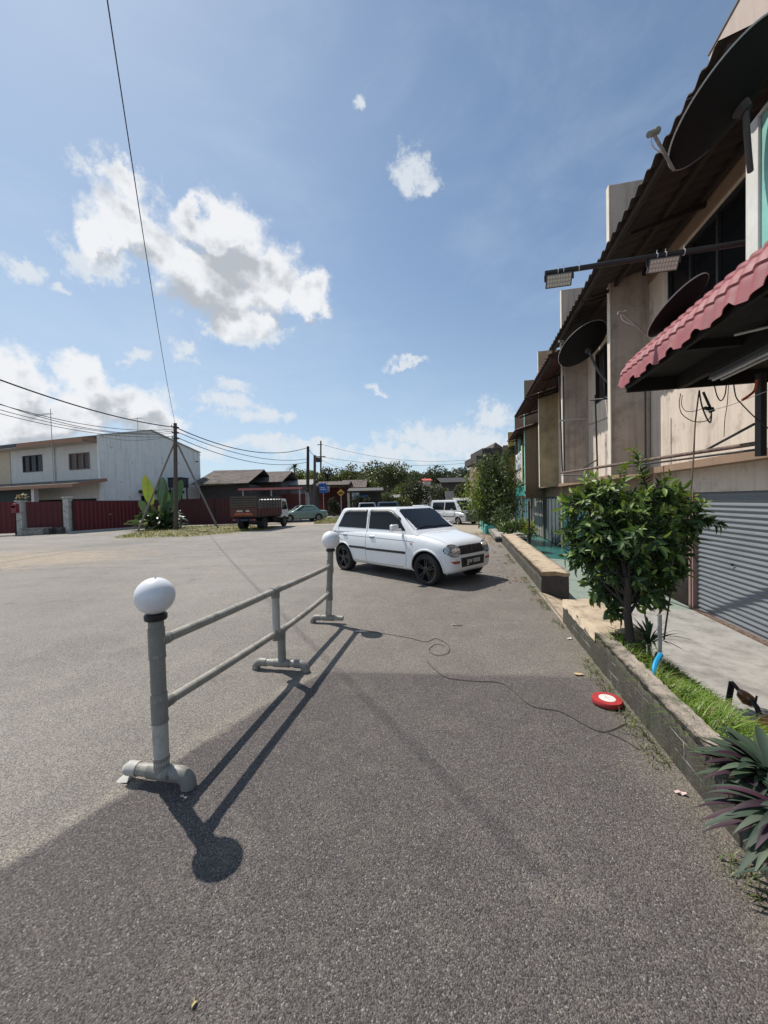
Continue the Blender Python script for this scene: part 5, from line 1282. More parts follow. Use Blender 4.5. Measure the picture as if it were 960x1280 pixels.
def bamboo():
    c = Vector((1.35, 19.6, 0)); r = root('bamboo_clump', 'tall bushy bamboo clump leaning over the road above the teal planter', 'bamboo', c, ST)
    rr = random.Random(8); m = MB(); P, D, C = [], [], []
    for i in range(34):
        a = rr.random()*2*PI; q = c+Vector((rr.gauss(0, .3), rr.gauss(0, .5), .1)); lean = .2+.65*rr.random(); h = 2.5+1.7*rr.random()
        e = Vector((math.cos(a)*lean-.08, math.sin(a)*lean*1.3, h)); pts = [q+Vector((e.x*t*t, e.y*t*t, e.z*t*(1-.08*t))) for t in [k/6 for k in range(7)]]
        m.tube(pts, [.022*(1-.12*k) for k in range(7)], 6)
        for k in range(420):
            t = .15+.85*rr.random(); j = min(5, int(t*6)); p = pts[j].lerp(pts[j+1], t*6-j); wd = .12+.36*max(0, 1-abs(t-.38)*1.5)
            if t > .85: wd *= .45
            p = p+Vector((rr.gauss(0, wd), rr.gauss(0, wd), rr.gauss(0, .15)))
            if p.z > .15: P.append(p); C.append((.17, .24, .045) if p.x < .75 and rr.random() < .6 and 1.0 < p.z < 3. else ((.10, .13, .04) if rr.random() < .35 else (.055, .085, .03)))
    m.build('cane', mat('bamboo_cane', (.20, .19, .08), .6, .2, 8), r, True)
    P = np.array([p[:] for p in P]); n = len(P); D = nrm(rng.normal(size=(n, 3))+np.array([[0, 0, -.4]])); Nn = nrm(rng.normal(size=(n, 3))+np.array([[0, 0, 1]]))
    L = .12+.12*rng.random(n); V, F, C = leaf_geo(P, D, Nn, L, L*.22, np.array(C)*(.7+.6*rng.random((n, 1))), .25, .1)
    raw_mesh('foliage', V, F, C, leafmat('shrub_leaf', .3, .45), r)
bamboo()
m = MB(); p = ST @ Vector((2.05, 13.6, -.4)); m.tube([(2.05, 13.6, -.45), (2.05, 13.6, 1.4)], .03, 8); tag(m.build('post', DARKMET, origin=(2.05, 13.6, -.45), frame=ST), 'thin black post standing in front of the blue grey doors', 'post')

# ------------------------------------------------------------------ small things near the planter
s0 = gnd(825, 850, .08); e0 = at(828, 768, s0.y)
m = MB(); m.tube([(s0.x, s0.y, .02), (s0.x+.0, s0.y, e0.z)], .014, 12); tag(m.build('stake', GREYMET, smooth_=50, origin=(s0.x, s0.y, .02)), 'upright grey metal stake in the grass bed', 'stake')
c1 = at(821, 822, 2.95)
pts = [(816, 862, 2.86), (815, 845, 2.9), (817, 828, 2.95), (822, 812, 3.0), (828, 800, 3.05)]
cable('bright blue plastic strip tied at the foot of the grey stake', [(819, 853, 2.66), (818, 838, 2.70), (820, 828, 2.74), (826, 818, 2.8)], .017, mat('bright_blue_plastic', (.02, .30, .55), .4), 'blue_hose', 'hose')
cable('thin dark hose curling over the planter wall from the blue strip', [(821, 815, 3.0), (815, 830, 2.9), (812, 850, 2.75), (812, 870, 2.66)], .005)
# red disc
c = gnd(759, 880, 0); r = root('red_disc', 'round red disc with a white centre lying by the planter wall', 'disc', c)
m = MB(); R_ = .098
m.lathe([(0, 0), (R_*.93, 0), (R_, .012), (R_, .034), (R_*.96, .042), (R_*.60, .044), (0, .044)], c, 40); m.build('disc', mat('worn_red_plastic', (.38, .035, .035), .45, .12, 14, .1, 60, col2=(.55, .30, .28), c2amt=(.62, .70), c2scale=18), r, 50)
m = MB(); m.lathe([(0, .046), (R_*.52, .046), (R_*.56, .0445)], c, 32); m.build('white_centre', mat('chipped_white_paint', (.62, .58, .54), .6, .15, 25, col2=(.5, .15, .14), c2amt=(.60, .68), c2scale=30), r)
m = MB(); m.lathe([(0, -.0), (R_*.98, .0), (R_*1.0, .010)], c+Vector((0, 0, .001)), 32); m.build('black_base', BLACKPL, r)
# cable on the road
def roadcable(label, pts, rad=.0045, m_=None):
    P = [gnd(x, y, .006) for x, y in pts]; Q = []
    for i in range(len(P)-1):
        p0 = P[max(i-1, 0)]; p1 = P[i]; p2 = P[i+1]; p3 = P[min(i+2, len(P)-1)]
        for j in range(8):
            t = j/8; Q.append(.5*((2*p1)+(p2-p0)*t+(2*p0-5*p1+4*p2-p3)*t*t+(3*p1-3*p2-p0+p3)*t**3))
    Q.append(P[-1]); mm = MB(); mm.tube(Q, rad, 6); tag(mm.build('road_cable', m_ or mat('dusty_cable', (.095, .082, .072), .8, .2, 20), smooth_=True, origin=P[0]), label, 'cable')
roadcable('long thin dusty cable snaking across the asphalt from the coil to the planter wall', [(534, 826), (545, 838), (560, 847), (590, 851), (624, 853), (640, 862), (665, 882), (700, 889), (730, 905), (750, 914), (765, 912), (782, 904)], .0032)
roadcable('branch of thin cable running on to the planter wall foot', [(748, 912), (775, 922), (800, 937)], .0028)
roadcable('small loose coil of thin cable on the asphalt near the car', [(440, 785), (475, 791), (510, 797), (532, 802), (545, 798), (560, 806), (560, 816), (545, 819), (536, 812), (545, 805), (556, 808)], .0028)
# litter
def scrap(label, x, y, sx, sy, col, nm='paper_scrap', ang=0.):
    c = gnd(x, y, .0); mm = MB(); rr = random.Random(int(x*7+y)); k = 9; V = [Vector((c.x, c.y, .012))]
    for i in range(k):
        a = 2*PI*i/k; q = .7+.5*rr.random(); px_, py_ = sx*q*math.cos(a), sy*q*math.sin(a); V.append(Vector((c.x+px_*math.cos(ang)-py_*math.sin(ang), c.y+px_*math.sin(ang)+py_*math.cos(ang), .003+.016*rr.random())))
    mm.add(V, [(0, 1+i, 1+(i+1) % k) for i in range(k)]); o = mm.build(nm, mat(nm+'_%s' % str(col), col, .8, .2, 40), origin=c); s = o.modifiers.new('s', 'SOLIDIFY'); s.thickness = .002
    tag(o, label, 'litter')
scrap('flattened buff scrap of card near the red disc', 723, 844, .045, .022, (.50, .36, .19), 'card_scrap', -.2)
scrap('crumpled white scrap beside the near end of the planter wall', 712, 799, .035, .02, (.65, .62, .58))
scrap('crumpled pinkish tissue at the planter wall foot at lower right', 851, 993, .026, .014, (.62, .45, .42), 'tissue_scrap', -.4)
scrap('tiny white scrap at the foot of the second wall', 667, 733, .04, .02, (.6, .58, .54))
scrap('long thin pale scrap on the asphalt between barrier and car', 571, 782, .09, .012, (.5, .48, .44), 'pale_strip', -.25)
scrap('white scrap lying on the shadow of the farthest globe', 450, 790, .06, .01, (.6, .58, .54), 'white_strip', -.1)
scrap('small yellow leaf on the foreground asphalt at the bottom', 243, 1256, .012, .007, (.45, .36, .18), 'fallen_leaf', 1.2)
scrap('tiny pale chip by the near barrier foot', 228, 998, .010, .005, (.6, .55, .5), 'pale_chip')
# fallen leaves: uncountable litter along the road edge
n = 420; uu = rng.random(n)*14+5.5; oo = 1.05-rng.random(n)**2*.7
far = rng.random(n) < .75; uu[far] = 13.2+5.5*rng.random(far.sum()); oo[far] = .95-1.1*rng.random(far.sum())**1.3
W_ = np.array([(ST @ Vector((a, b, 0)))[:] for a, b in zip(oo, uu)]); W_[:, 2] = [gz(p[0], p[1])+.02 for p in W_]
D = nrm(np.stack([rng.normal(size=n), rng.normal(size=n), .1*rng.normal(size=n)], 1)); Nn = nrm(np.stack([.25*rng.normal(size=n), .25*rng.normal(size=n), np.ones(n)], 1))
V, F, C = leaf_geo(W_, D, Nn, .05+.05*rng.random(n), .022+.02*rng.random(n), vary((.16, .10, .06), n, .5, .5), .1, .2)
tag(raw_mesh('dead_leaves', V, F, C, leafmat('dry_leaf', .1, .8)), kind='stuff')

# pipe valves at the right edge
r = root('pipe_assembly', 'black pipe assembly with amber brown plastic bulbs on the floor at the right edge', 'pipe', at(908, 893, 3.3))
def tb(name, pts, rad, mt, sm=True):
    P = [at(*p) for p in pts]; mm = MB(); mm.tube(P, rad, 14); return mm.build(name, mt, r, 50)
PB = mat('shiny_black_pipe', (.03, .028, .03), .3, .2, 20); AM = mat('amber_brown_plastic', (.22, .085, .022), .3, .2, 14, coat=.4, col2=(.08, .035, .015), c2amt=(.5, .7), c2scale=14)
tb('pipe', [(910, 880, 3.26), (915, 853, 3.24)], .022, PB); tb('pipe', [(915, 853, 3.24), (928, 868, 3.12)], .015, PB)
tb('bulb', [(925, 863, 3.14), (928, 868, 3.10), (934, 874, 3.06), (940, 877, 3.02), (944, 879, 3.00)], [.016, .042, .05, .04, .018], AM)
tb('pipe', [(940, 876, 3.00), (946, 884, 2.94), (949, 892, 2.90), (949, 906, 2.88)], .018, PB); tb('valve_handle', [(944, 880, 2.95), (946, 870, 2.94)], .007, PB)
tb('lower_pipe', [(896, 874, 3.34), (912, 886, 3.19), (928, 899, 3.00)], .014, PB)
tb('bulb', [(927, 898, 3.00), (932, 903, 2.95), (939, 908, 2.90), (945, 912, 2.86)], [.02, .042, .047, .024], AM)
tb('bulb', [(950, 925, 2.74), (953, 915, 2.74), (960, 905, 2.71), (972, 902, 2.69)], [.028, .062, .068, .06], mat('golden_plastic', (.40, .20, .045), .3, .15, 10, coat=.4))
# ------------------------------------------------------------------ left side: white house
HM = Matrix.Translation((-22.0, 30.0, 0)) @ Matrix(((.949, .316, 0, 0), (-.316, .949, 0, 0), (0, 0, 1, 0), (0, 0, 0, 1)))
# local: x to the right along the front (0 at the corner, negative = left), y into the house
def house():
    r = root('white_house', 'white stained two storey end terrace house with blank gable side and grey roof', 'house', (0, 0, 0), HM)
    m = MB(); H = 6.75
    # side gable: pentagon
    m.prism([(0, 0, 0), (0, 10.2, 0), (0, 10.2, 6.9), (0, 4.6, 8.28), (0, 0, 7.15)], (-.2, 0, 0)); m.build('gable_wall', WHITE_PAINT, r)
    m = MB(); W = [(-9.1, -6.6, 4.70, 6.1), (-3.4, -1.05, 4.62, 5.95)]
    WHITE2 = mat('white_front_wall', (.60, .59, .56), .85, .08, 2, .1, 30, streak=(.3, .28, .25), stamt=.35)
    xs = [-10.7, W[0][0], W[0][1], W[1][0], W[1][1], -.2]
    m.box(xs[0], xs[1], 0, .18, 0, H); m.box(xs[2], xs[3], 0, .18, 0, H); m.box(xs[4], xs[5], 0, .18, 0, H)
    for k in (0, 1): a, b, z0, z1 = W[k]; m.box(a, b, 0, .18, 0, z0); m.box(a, b, 0, .18, z1, H)
    m.build('wall', WHITE2, r)
    m = MB(); m.box(-24, -10.7, -.05, .15, 0, H); m.build('wall', mat('cream_neighbour_wall', (.52, .44, .33), .85, .08, 2), r)
    m = MB(); m.box(-5.15, -5.0, -.12, -.002, 3.3, H); m.build('downpipe', WHITE2, r)
    for k in (0, 1):
        a, b, z0, z1 = W[k]; mm = MB(); t = .06
        mm.box(a, a+t, -.03, .1, z0, z1); mm.box(b-t, b, -.03, .1, z0, z1); mm.box(a+t, b-t, -.03, .1, z0, z0+t); mm.box(a+t, b-t, -.03, .1, z1-t, z1)
        for q in (1, 2): x = a+(b-a)*q/3; mm.box(x-.04, x+.04, -.03, .1, z0+t, z1-t)
        fr = mm.build('window', DARKMET if k == 0 else mat('tan_window_frame', (.22, .165, .13), .6), r)
        mm = MB(); mm.box(a+t, b-t, .06, .07, z0+t, z1-t); mm.build('pane', GLASS if k == 0 else mat('maroon_curtain_glass', (.035, .015, .015), .3), fr)
        mm = MB()
        for q in range(1, 8): z = z0+(z1-z0)*q/8; mm.box(a+t, b-t, -.012, .01, z-.012, z+.012)
        mm.build('grille_bar', DARKMET if k == 0 else mat('tan_window_frame', (.22, .165, .13), .6), fr)
    # roofs
    m = MB(); m.prism([(-24.6, -1.0, 6.78), (-24.6, 4.6, 8.20), (-24.6, 4.6, 8.32), (-24.6, -1.0, 6.90)], (24.38, 0, 0)); m.prism([(-24.6, 4.62, 8.32), (-24.6, 10.5, 6.85), (-24.6, 10.5, 6.72), (-24.6, 4.62, 8.20)], (24.38, 0, 0)); m.build('roof', ASBESTOS, r)
    m = MB()
    for k in range(100): x = -24.5+.24*k; m.bar((x, -1.0, 6.925), (x, 4.58, 8.34), .09, .05)
    m.build('roof_rib', ASBESTOS, r)
    m = MB(); m.box(-7.9, -.2, -1.06, -1.01, 6.58, 6.92); m.box(-.26, -.2, -1.0, 0, 6.60, 6.95); m.build('fascia', FASCIA, r)
    m = MB(); m.box(-24.5, -7.95, -1.06, -1.01, 6.66, 6.92); m.build('gutter', DARKMET, r)
    m = MB(); m.box(-24.5, -.2, -1.0, -.02, 6.60, 6.66); m.build('soffit', mat('pale_soffit', (.5, .46, .4), .9), r)
    m = MB(); m.bar((.0, 0, 7.2), (0, 4.6, 8.34), .3, .08); m.bar((0, 4.6, 8.34), (0, 10.2, 6.98), .3, .08); m.build('gable_coping', mat('pale_coping', (.5, .49, .46), .9, streak=(.15, .14, .13), stamt=.4), r)
    # ground floor shade and openings, painted as flat dark panels
    m = MB(); m.box(-7.3, -4.2, -.03, -.004, .1, 2.3); m.box(-3.2, -.5, -.03, -.004, .1, 2.3); m.build('opening_shade_panel', DARKIN, r)
    # side windows and canopy
    m = MB(); m.box(.0, .9, 3.2, 7.2, 2.72, 2.98); m.build('side_canopy', mat('dark_canopy', (.06, .035, .03), .8), r)
    m = MB(); m.box(.002, .03, 3.4, 4.6, 1.6, 2.5); m.box(.002, .03, 6.3, 7.0, 1.5, 2.4); m.build('side_window', GLASS, r)
    m = MB(); m.tube([(.05, 9.6, 6.0), (.35, 9.6, 6.0)], .05, 8); m.build('bracket', DARKMET, r)
    # porch roof on columns
    m = MB(); m.prism([(-24.5, -2.4, 3.22), (-24.5, .0, 3.72), (-24.5, .0, 3.82), (-24.5, -2.4, 3.32)], (25.2, 0, 0)); m.build('porch_roof', ASBESTOS, r)
    m = MB(); m.box(-24.5, .7, -2.46, -2.41, 3.08, 3.33); m.bar((.73, -2.4, 3.2), (.73, 0, 3.7), .05, .24); m.build('porch_fascia', FASCIA, r)
    for x in (-16.0, -10.1, -4.3):
        m = MB(); m.box(x-.16, x+.16, -2.1, -1.8, 0, 3.25); m.build('porch_column', WHITE2, r)
    m = MB(); m.box(-24.4, -4.5, -1.7, -1.65, 2.2, 3.2); m.build('porch_shade_sheet', mat('porch_shade_tone', (.03, .04, .04), .9), r)  # dark sheet added below the porch roof to stand for its shade
    return r
house()
# tv antenna
r = root('tv_antenna', 'tall thin television antenna standing on the front of the white house roof', 'antenna', (-3.5, -1.1, 6.6), HM)
m = MB(); m.tube([(-3.5, -1.1, 2.9), (-3.5, -1.1, 9.3)], .022, 6); m.tube([(-5.3, -1.1, 8.95), (-3.3, -1.1, 8.95)], .015, 5)
for k in range(9): x = -5.2+.2*k; m.tube([(x, -1.1-.25, 8.95), (x, -1.1+.25, 8.95)], .01, 4)
m.tube([(-5.2, -1.1, 8.75), (-5.2, -1.1, 9.15)], .012, 4); m.build('mast', GREYMET, r)
r = root('tv_antenna', 'television antenna on the middle of the white house roof ridge', 'antenna', (-1.5, 4.6, 8.3), HM)
m = MB(); m.tube([(-1.5, 4.6, 8.3), (-1.5, 4.6, 9.6)], .02, 6); m.tube([(-2.2, 4.6, 9.5), (-.9, 4.6, 9.5)], .015, 5)
for k in range(6): x = -2.1+.22*k; m.tube([(x, 4.35, 9.5), (x, 4.85, 9.5)], .01, 4)
m.build('mast', GREYMET, r)
# water tank
p = at(223, 604, 35.5); r = root('water_tank', 'black square water tank beside the gable wall behind the wooden pole', 'water tank', p)
m = MB(); m.box(p.x-.65, p.x+.65, p.y-.6, p.y+.6, p.z-.4, p.z+.42); m.box(p.x-.7, p.x+.7, p.y-.65, p.y+.65, p.z+.42, p.z+.5); m.build('tank', mat('black_tank', (.02, .022, .03), .5), r, bevel=.05)
m = MB()
for sx in (-.5, .5):
    for sy in (-.5, .5): m.box(p.x+sx-.05, p.x+sx+.05, p.y+sy-.05, p.y+sy+.05, 0, p.z-.4)
m.build('tank_stand', WOOD, r)

# ------------------------------------------------------------------ maroon sheet fence, pillars
def sheet_fence(label, a, b, z0, z1, m_, rails=True, gate=False, group='maroon sheet fence panels along the far side of the road'):
    a = Vector(a); b = Vector(b); d = (b-a); L = d.length; d.normalize(); nrm_ = Vector((d.y, -d.x, 0))
    r = root('metal_gate' if gate else 'fence_panel', label, 'gate' if gate else 'fence', a, WD, None if gate else group)
    m = MB(); n = int(L/.25)*4; V = []
    for i in range(n+1):
        q = a+d*(L*i/n); w = .035 if (i % 4) in (0, 1) else 0
        V += [Vector((q.x, q.y, z0))+nrm_*w, Vector((q.x, q.y, z1))+nrm_*w]
    m.add(V, [(2*i, 2*i+2, 2*i+3, 2*i+1) for i in range(n)]); o = m.build('sheet', m_, r); s = o.modifiers.new('s', 'SOLIDIFY'); s.thickness = .01
    m = MB()
    for z in (z0+.15, z1-.12): m.bar(a-nrm_*.06+Vector((0, 0, z)), b-nrm_*.06+Vector((0, 0, z)), .06, .06)
    k = max(1, int(L/2.4))
    for i in range(k+1): q = a.lerp(b, i/k)-nrm_*.06; m.box(q.x-.04, q.x+.04, q.y-.04, q.y+.04, 0, z1)
    m.build('fence_frame', DARKMET, r)
    if gate:
        m = MB(); q = a.lerp(b, .5); m.box(q.x-.12, q.x+.12, q.y-.12, q.y-.05, 1.05, 1.12); m.build('latch', GREYMET, r)
    return r
def V2(x, y): return Vector((x, y, 0))
p1 = gnd(28, 668.6); p2 = gnd(84, 666.3); p3 = gnd(178, 659.8); p4 = V2(-12.6, 28.6); p5 = V2(-8.0, 29.8)
p1 = V2(p1.x, p1.y); p2 = V2(p2.x, p2.y); p3 = V2(p3.x, p3.y)
p0 = p1+(p1-p2).normalized()*8
sheet_fence('maroon ribbed sheet gate at the far left edge of the picture', p0, p1+V2(-.35, -.05), .12, 2.02, MAROON)
sheet_fence('darker maroon ribbed panel standing above a low concrete block between two pillars', p1+V2(.3, .05), p2+V2(-.25, -.05), .38, 2.0, mat('dark_maroon_sheet', (.085, .012, .017), .6, .15, 4, streak=(.04, .01, .012), stamt=.4))
sheet_fence('bright maroon double sheet gate with a small latch right of the pillar', p2+V2(.4, .08), p3, .12, 2.02, MAROON, gate=True)
sheet_fence('dull maroon sheet fence behind the plant and the wooden pole', p3+V2(.2, .05), p4, .1, 2.05, MAROON2)
sheet_fence('dull maroon sheet fence behind the cargo truck', p4+V2(.1, 0), p5, .1, 2.0, MAROON2)
PIL = mat('peeling_white_pillar', (.48, .46, .42), .9, .12, 5, .3, 30, col2=(.20, .18, .16), c2amt=(.5, .66), c2scale=4)
for lab, p, w, h in (('white concrete gate pillar carrying a small red letter box', p1, .17, 2.0), ('plain white concrete pillar between the dark panel and the double gate', p2+V2(.1, 0), .17, 2.18)):
    r = root('gate_pillar', lab, 'pillar', p); m = MB(); m.box(p.x-w, p.x+w, p.y-w, p.y+w, 0, h); m.build('shaft', PIL, r, bevel=.02)
    m = MB(); m.box(p.x-w-.05, p.x+w+.05, p.y-w-.05, p.y+w+.05, h+.002, h+.09); m.build('pillar_cap', PIL, r, bevel=.02)
p = p1; r = root('letter_box', 'small dark red letter box fixed on the left gate pillar', 'letter box', p+Vector((-.25, -.2, 1.45)))
m = MB(); m.box(p.x-.25, p.x+.05, p.y-.40, p.y-.175, 1.35, 1.78); m.lathe([(0, 0), (.15, 0), (.15, .22), (0, .22)], (p.x-.10, p.y-.40, 1.78), 16, 'y'); m.build('box', mat('letter_box_red', (.22, .03, .04), .5), r, bevel=.01)
shrub('potted_plant', 'small dusty potted plant on top of the left gate pillar', 'plant', (p1.x+.1, p1.y, 2.35), (.25, .25, .22), 120, .12, (.20, .20, .13), WD, 12)
m = MB(); q = p1.lerp(p2, .45)+V2(0, -.35); m.box(q.x-.75, q.x+.55, q.y-.25, q.y+.25, 0, .34); m.box(q.x-.85, q.x+.65, q.y-.3, q.y+.3, .342, .42); tag(m.build('concrete_block', CONC, origin=q, bevel=.02), 'low concrete slab block at the foot of the dark maroon panel', 'block')
m = MB(); q = p1.lerp(p2, .85)+V2(0, -.15); rr = random.Random(3)
for k in range(14): a = q+V2(rr.uniform(-.7, .4), rr.uniform(-.2, .2)); s = .07+.1*rr.random(); m.box(a.x-s, a.x+s, a.y-s, a.y+s, 0, .15+s*1.5)
tag(m.build('rubble', mat('dark_rubble', (.10, .09, .08), .95, .3, 9, .5), bevel=.03), kind='stuff')
# kerb strip in front of the double gate
m = MB(); a = p2+V2(.4, -.35); b = p3+V2(.5, -.5); m.bar(a+Vector((0, 0, .05)), b+Vector((0, 0, .05)), .5, .12); tag(m.build('kerb', mat('pale_kerb', (.42, .40, .37), .9, .12, 3)), kind='structure')

# ------------------------------------------------------------------ wooden poles, stays and wires
PW = mat('grey_brown_pole_wood', (.10, .08, .065), .9, .2, 6, .3, 30)
pole = gnd(220, 663); PT = at(219, 529, pole.y)
r = root('wooden_pole', 'dark wooden utility pole standing in the grass verge before the white house', 'pole', pole)
m = MB(); m.tube([pole, Vector((PT.x, PT.y, PT.z))], [.14, .10], 12); m.build('shaft', PW, r, 50)
for k, z in enumerate((PT.z-.25, PT.z-.6, PT.z-.95)):
    m = MB(); m.box(PT.x-.16, PT.x+.16, PT.y-.14, PT.y+.14, z-.03, z+.03); m.tube([(PT.x-.16, PT.y-.12, z), (PT.x-.16, PT.y-.12, z+.12)], .03, 6); m.build('insulator', DARKMET, r)
def strut(label, bx, by, ty):
    b = gnd(bx, by); t = Vector((PT.x, PT.y, at(219, ty, PT.y).z)); mm = MB(); mm.tube([b, t+(b-t).normalized()*.12], [.06, .055], 8); tag(mm.build('pole_stay', mat('grey_stay_pole', (.20, .18, .16), .8, .2, 5), smooth_=50, origin=b), label, 'stay')
strut('slanting stay leaning down to the left of the wooden pole across the big plant', 172, 665, 549); strut('slanting stay leaning down to the right of the wooden pole', 273, 661, 551)
p2_ = at(385, 640, 37.5); p2_.z = 0; t2 = at(385, 558, 37.5)
r = root('wooden_pole', 'second wooden utility pole with pale painted foot behind the green saloon', 'pole', (p2_.x, p2_.y, 0)); m = MB(); m.tube([(p2_.x, p2_.y, 1.6), t2], [.17, .13], 12); m.build('shaft', mat('dark_pole_wood', (.04, .032, .028), .9, .2, 6), r, 50)
m = MB(); m.tube([(p2_.x, p2_.y, 0), (p2_.x, p2_.y, 2.6)], [.19, .185], 12); m.build('painted_foot', mat('grey_white_paint', (.38, .37, .35), .8), r, 50)
p3_ = at(393, 640, 44); t3 = at(393.5, 569, 44); r = root('wooden_pole', 'shorter grey pole just right of the second utility pole', 'pole', (p3_.x, p3_.y, 0)); m = MB(); m.tube([(p3_.x, p3_.y, 0), t3], [.17, .15], 10); m.build('shaft', PW, r, 50)
p4_ = at(401, 640, 70); t4 = at(401, 551, 70); r = root('power_pole', 'distant power pole with cross arm and transformer', 'pole', (p4_.x, p4_.y, 0))
m = MB(); m.tube([(p4_.x, p4_.y, 0), t4], [.2, .13], 10); m.build('shaft', PW, r, 50); za = at(401, 571, 70).z
m = MB(); m.bar((p4_.x-1.0, p4_.y, za), (p4_.x+1.1, p4_.y, za), .18, .18); m.bar((p4_.x-.3, p4_.y, t4.z-.7), (p4_.x+.6, p4_.y, t4.z-.7), .12, .12); m.build('cross_arm', DARKMET, r)
m = MB(); m.box(p4_.x-.5, p4_.x+.5, p4_.y-.5, p4_.y-.2, za-1.0, za-.2); m.build('transformer', DARKMET, r)
def wire(label, a, b, sag, rad=.016, group=None, m_=CABLE):
    Q = [a.lerp(b, i/24)-Vector((0, 0, sag*4*(i/24)*(1-i/24))) for i in range(25)]; mm = MB(); mm.tube(Q, rad, 6, caps=False); tag(mm.build('overhead_wire', m_, smooth_=True, origin=a), label, 'wire', group)
g_ = 'overhead wires from the wooden pole'
zt = lambda d: Vector((PT.x, PT.y, PT.z-d))
wire('thickest overhead wire running from the wooden pole up to the left edge', zt(.25), at(-60, 452, 13.0), .35, .028, g_)
wire('upper of the thin wires running left from the wooden pole', zt(.35), at(-60, 487, 13.5), .55, .014, g_)
wire('twin of the upper thin wire, just beneath it', zt(.45), at(-60, 482, 14.0), .75, .014, g_)
wire('lower thin wire running left from the wooden pole', zt(.6), at(-60, 494, 13.6), .55, .013, g_)
wire('lowest thin wire running left from the wooden pole past the antenna', zt(.8), at(-60, 500, 14.2), .5, .013, g_)
T2 = lambda d: Vector((t2.x, t2.y, t2.z-d))
wire('thick wire from the wooden pole to the top of the second pole', zt(.25), T2(.1), 1.0, .030, g_)
wire('middle wire from the wooden pole to the second pole, sagging', zt(.5), T2(1.2), .75, .022, g_)
wire('lower wire from the wooden pole to the second pole, sagging most', zt(.85), T2(1.5), .85, .022, g_)
wire('thin wire from the second pole to the distant power pole', T2(.2), Vector((t4.x, t4.y, za)), .5, .025, g_)
wire('wire from the distant power pole running right over the trees', Vector((t4.x, t4.y, za)), at(600, 577, 75), 1.1, .03, g_); wire('upper wire from the distant power pole running right towards the shops', Vector((t4.x, t4.y, t4.z-.6)), at(600, 573, 75), 1.6, .025, g_)
wire('lower wire sloping down right from the distant power pole', Vector((t4.x, t4.y, za-.6)), at(470, 596, 90), .5, .025, g_)
wire('single thin wire dropping from the top of the picture to the wooden pole', Vector((PT.x, PT.y, PT.z-.05)), at(128, -40, 5.2), .55, .009, g_)
wire('thin wire running along the white house gable to the wooden pole', zt(.75), HM @ Vector((0, .3, 7.1)), .3, .014, g_)

# ------------------------------------------------------------------ big paddle leaved plant by the pole
def paddle():
    b = gnd(200, 662); r = root('paddle_leaf_plant', 'big paddle leaved plant like a small banana at the foot of the wooden pole', 'plant', b); rr = random.Random(12); V, F, C = [], [], []
    def leaf(base, d, stalk, L, W, col, droop, roll):
        k = len(V); s = d.cross(Vector((0, 0, 1)));
        if s.length < .1: s = Vector((1, 0, 0))
        s.normalize(); s = (s*math.cos(roll)+d.cross(s)*math.sin(roll))
        if W > .4:
            s = Vector((math.cos(roll), math.sin(roll), 0)); s = (s-d*s.dot(d)).normalized()
        NS = 10
        for j in range(NS+1):
            t = j/NS; q = base+d*(stalk+L*t)+Vector((0, 0, -droop*L*t*t)); w = W*.5*(math.sin(PI*min(1, .06+.94*t))**.6)+.01; n = d.cross(s)
            V.extend([q-s*w+n*w*.25, q, q+s*w+n*w*.25]); C.extend([tuple(c*(.85+.3*rr.random()) for c in col)]*3)
        for j in range(NS):
            for h in (0, 1): F.append((k+3*j+h, k+3*j+h+1, k+3*j+h+4, k+3*j+h+3))
        m.tube([base, base+d*stalk*.5, base+d*stalk], [.03, .022, .016], 5)
    m = MB()
    big = [(-.22, .05, 1.0, 1.7, 2.0, .62, (.26, .36, .05), -.02, .5), (.02, .0, 1.0, 1.4, 2.1, .62, (.03, .07, .035), .0, .7), (.34, .1, 1.0, 1.5, 2.2, .66, (.04, .085, .04), .08, .3), (.17, -.1, 1.0, 1.9, 1.6, .6, (.05, .10, .045), .0, -.4), (.36, -.2, 1.0, 1.2, 1.7, .55, (.05, .10, .045), .1, .2), (-.35, -.1, 1.0, 1.0, 1.4, .5, (.07, .12, .05), .2, .2)]
    for (dx, dy, dz, st, L, W, col, dr, ro) in big: leaf(b+Vector((rr.gauss(0, .15), rr.gauss(0, .15), 0)), Vector((dx, dy, dz)).normalized(), st, L, W, col, dr, ro)
    for i in range(230):
        a = rr.random()*2*PI; el = .35+1.1*rr.random(); d = Vector((math.cos(a)*math.cos(el), math.sin(a)*math.cos(el), math.sin(el))); col = (.05, .085, .035) if rr.random() < .75 else (.20, .22, .10)
        leaf(b+Vector((rr.gauss(0, .3), rr.gauss(0, .25), 0)), d, .4+.7*rr.random(), .55+.65*rr.random(), .17+.14*rr.random(), col, .3+.35*rr.random(), rr.random())
    raw_mesh('leaves', np.array([q[:] for q in V]), np.array(F), np.array(C), leafmat('paddle_leaf', .25, .35), r, smooth_=True); m.build('stalk', mat('plant_stalk', (.12, .13, .06), .7), r, True)
paddle()

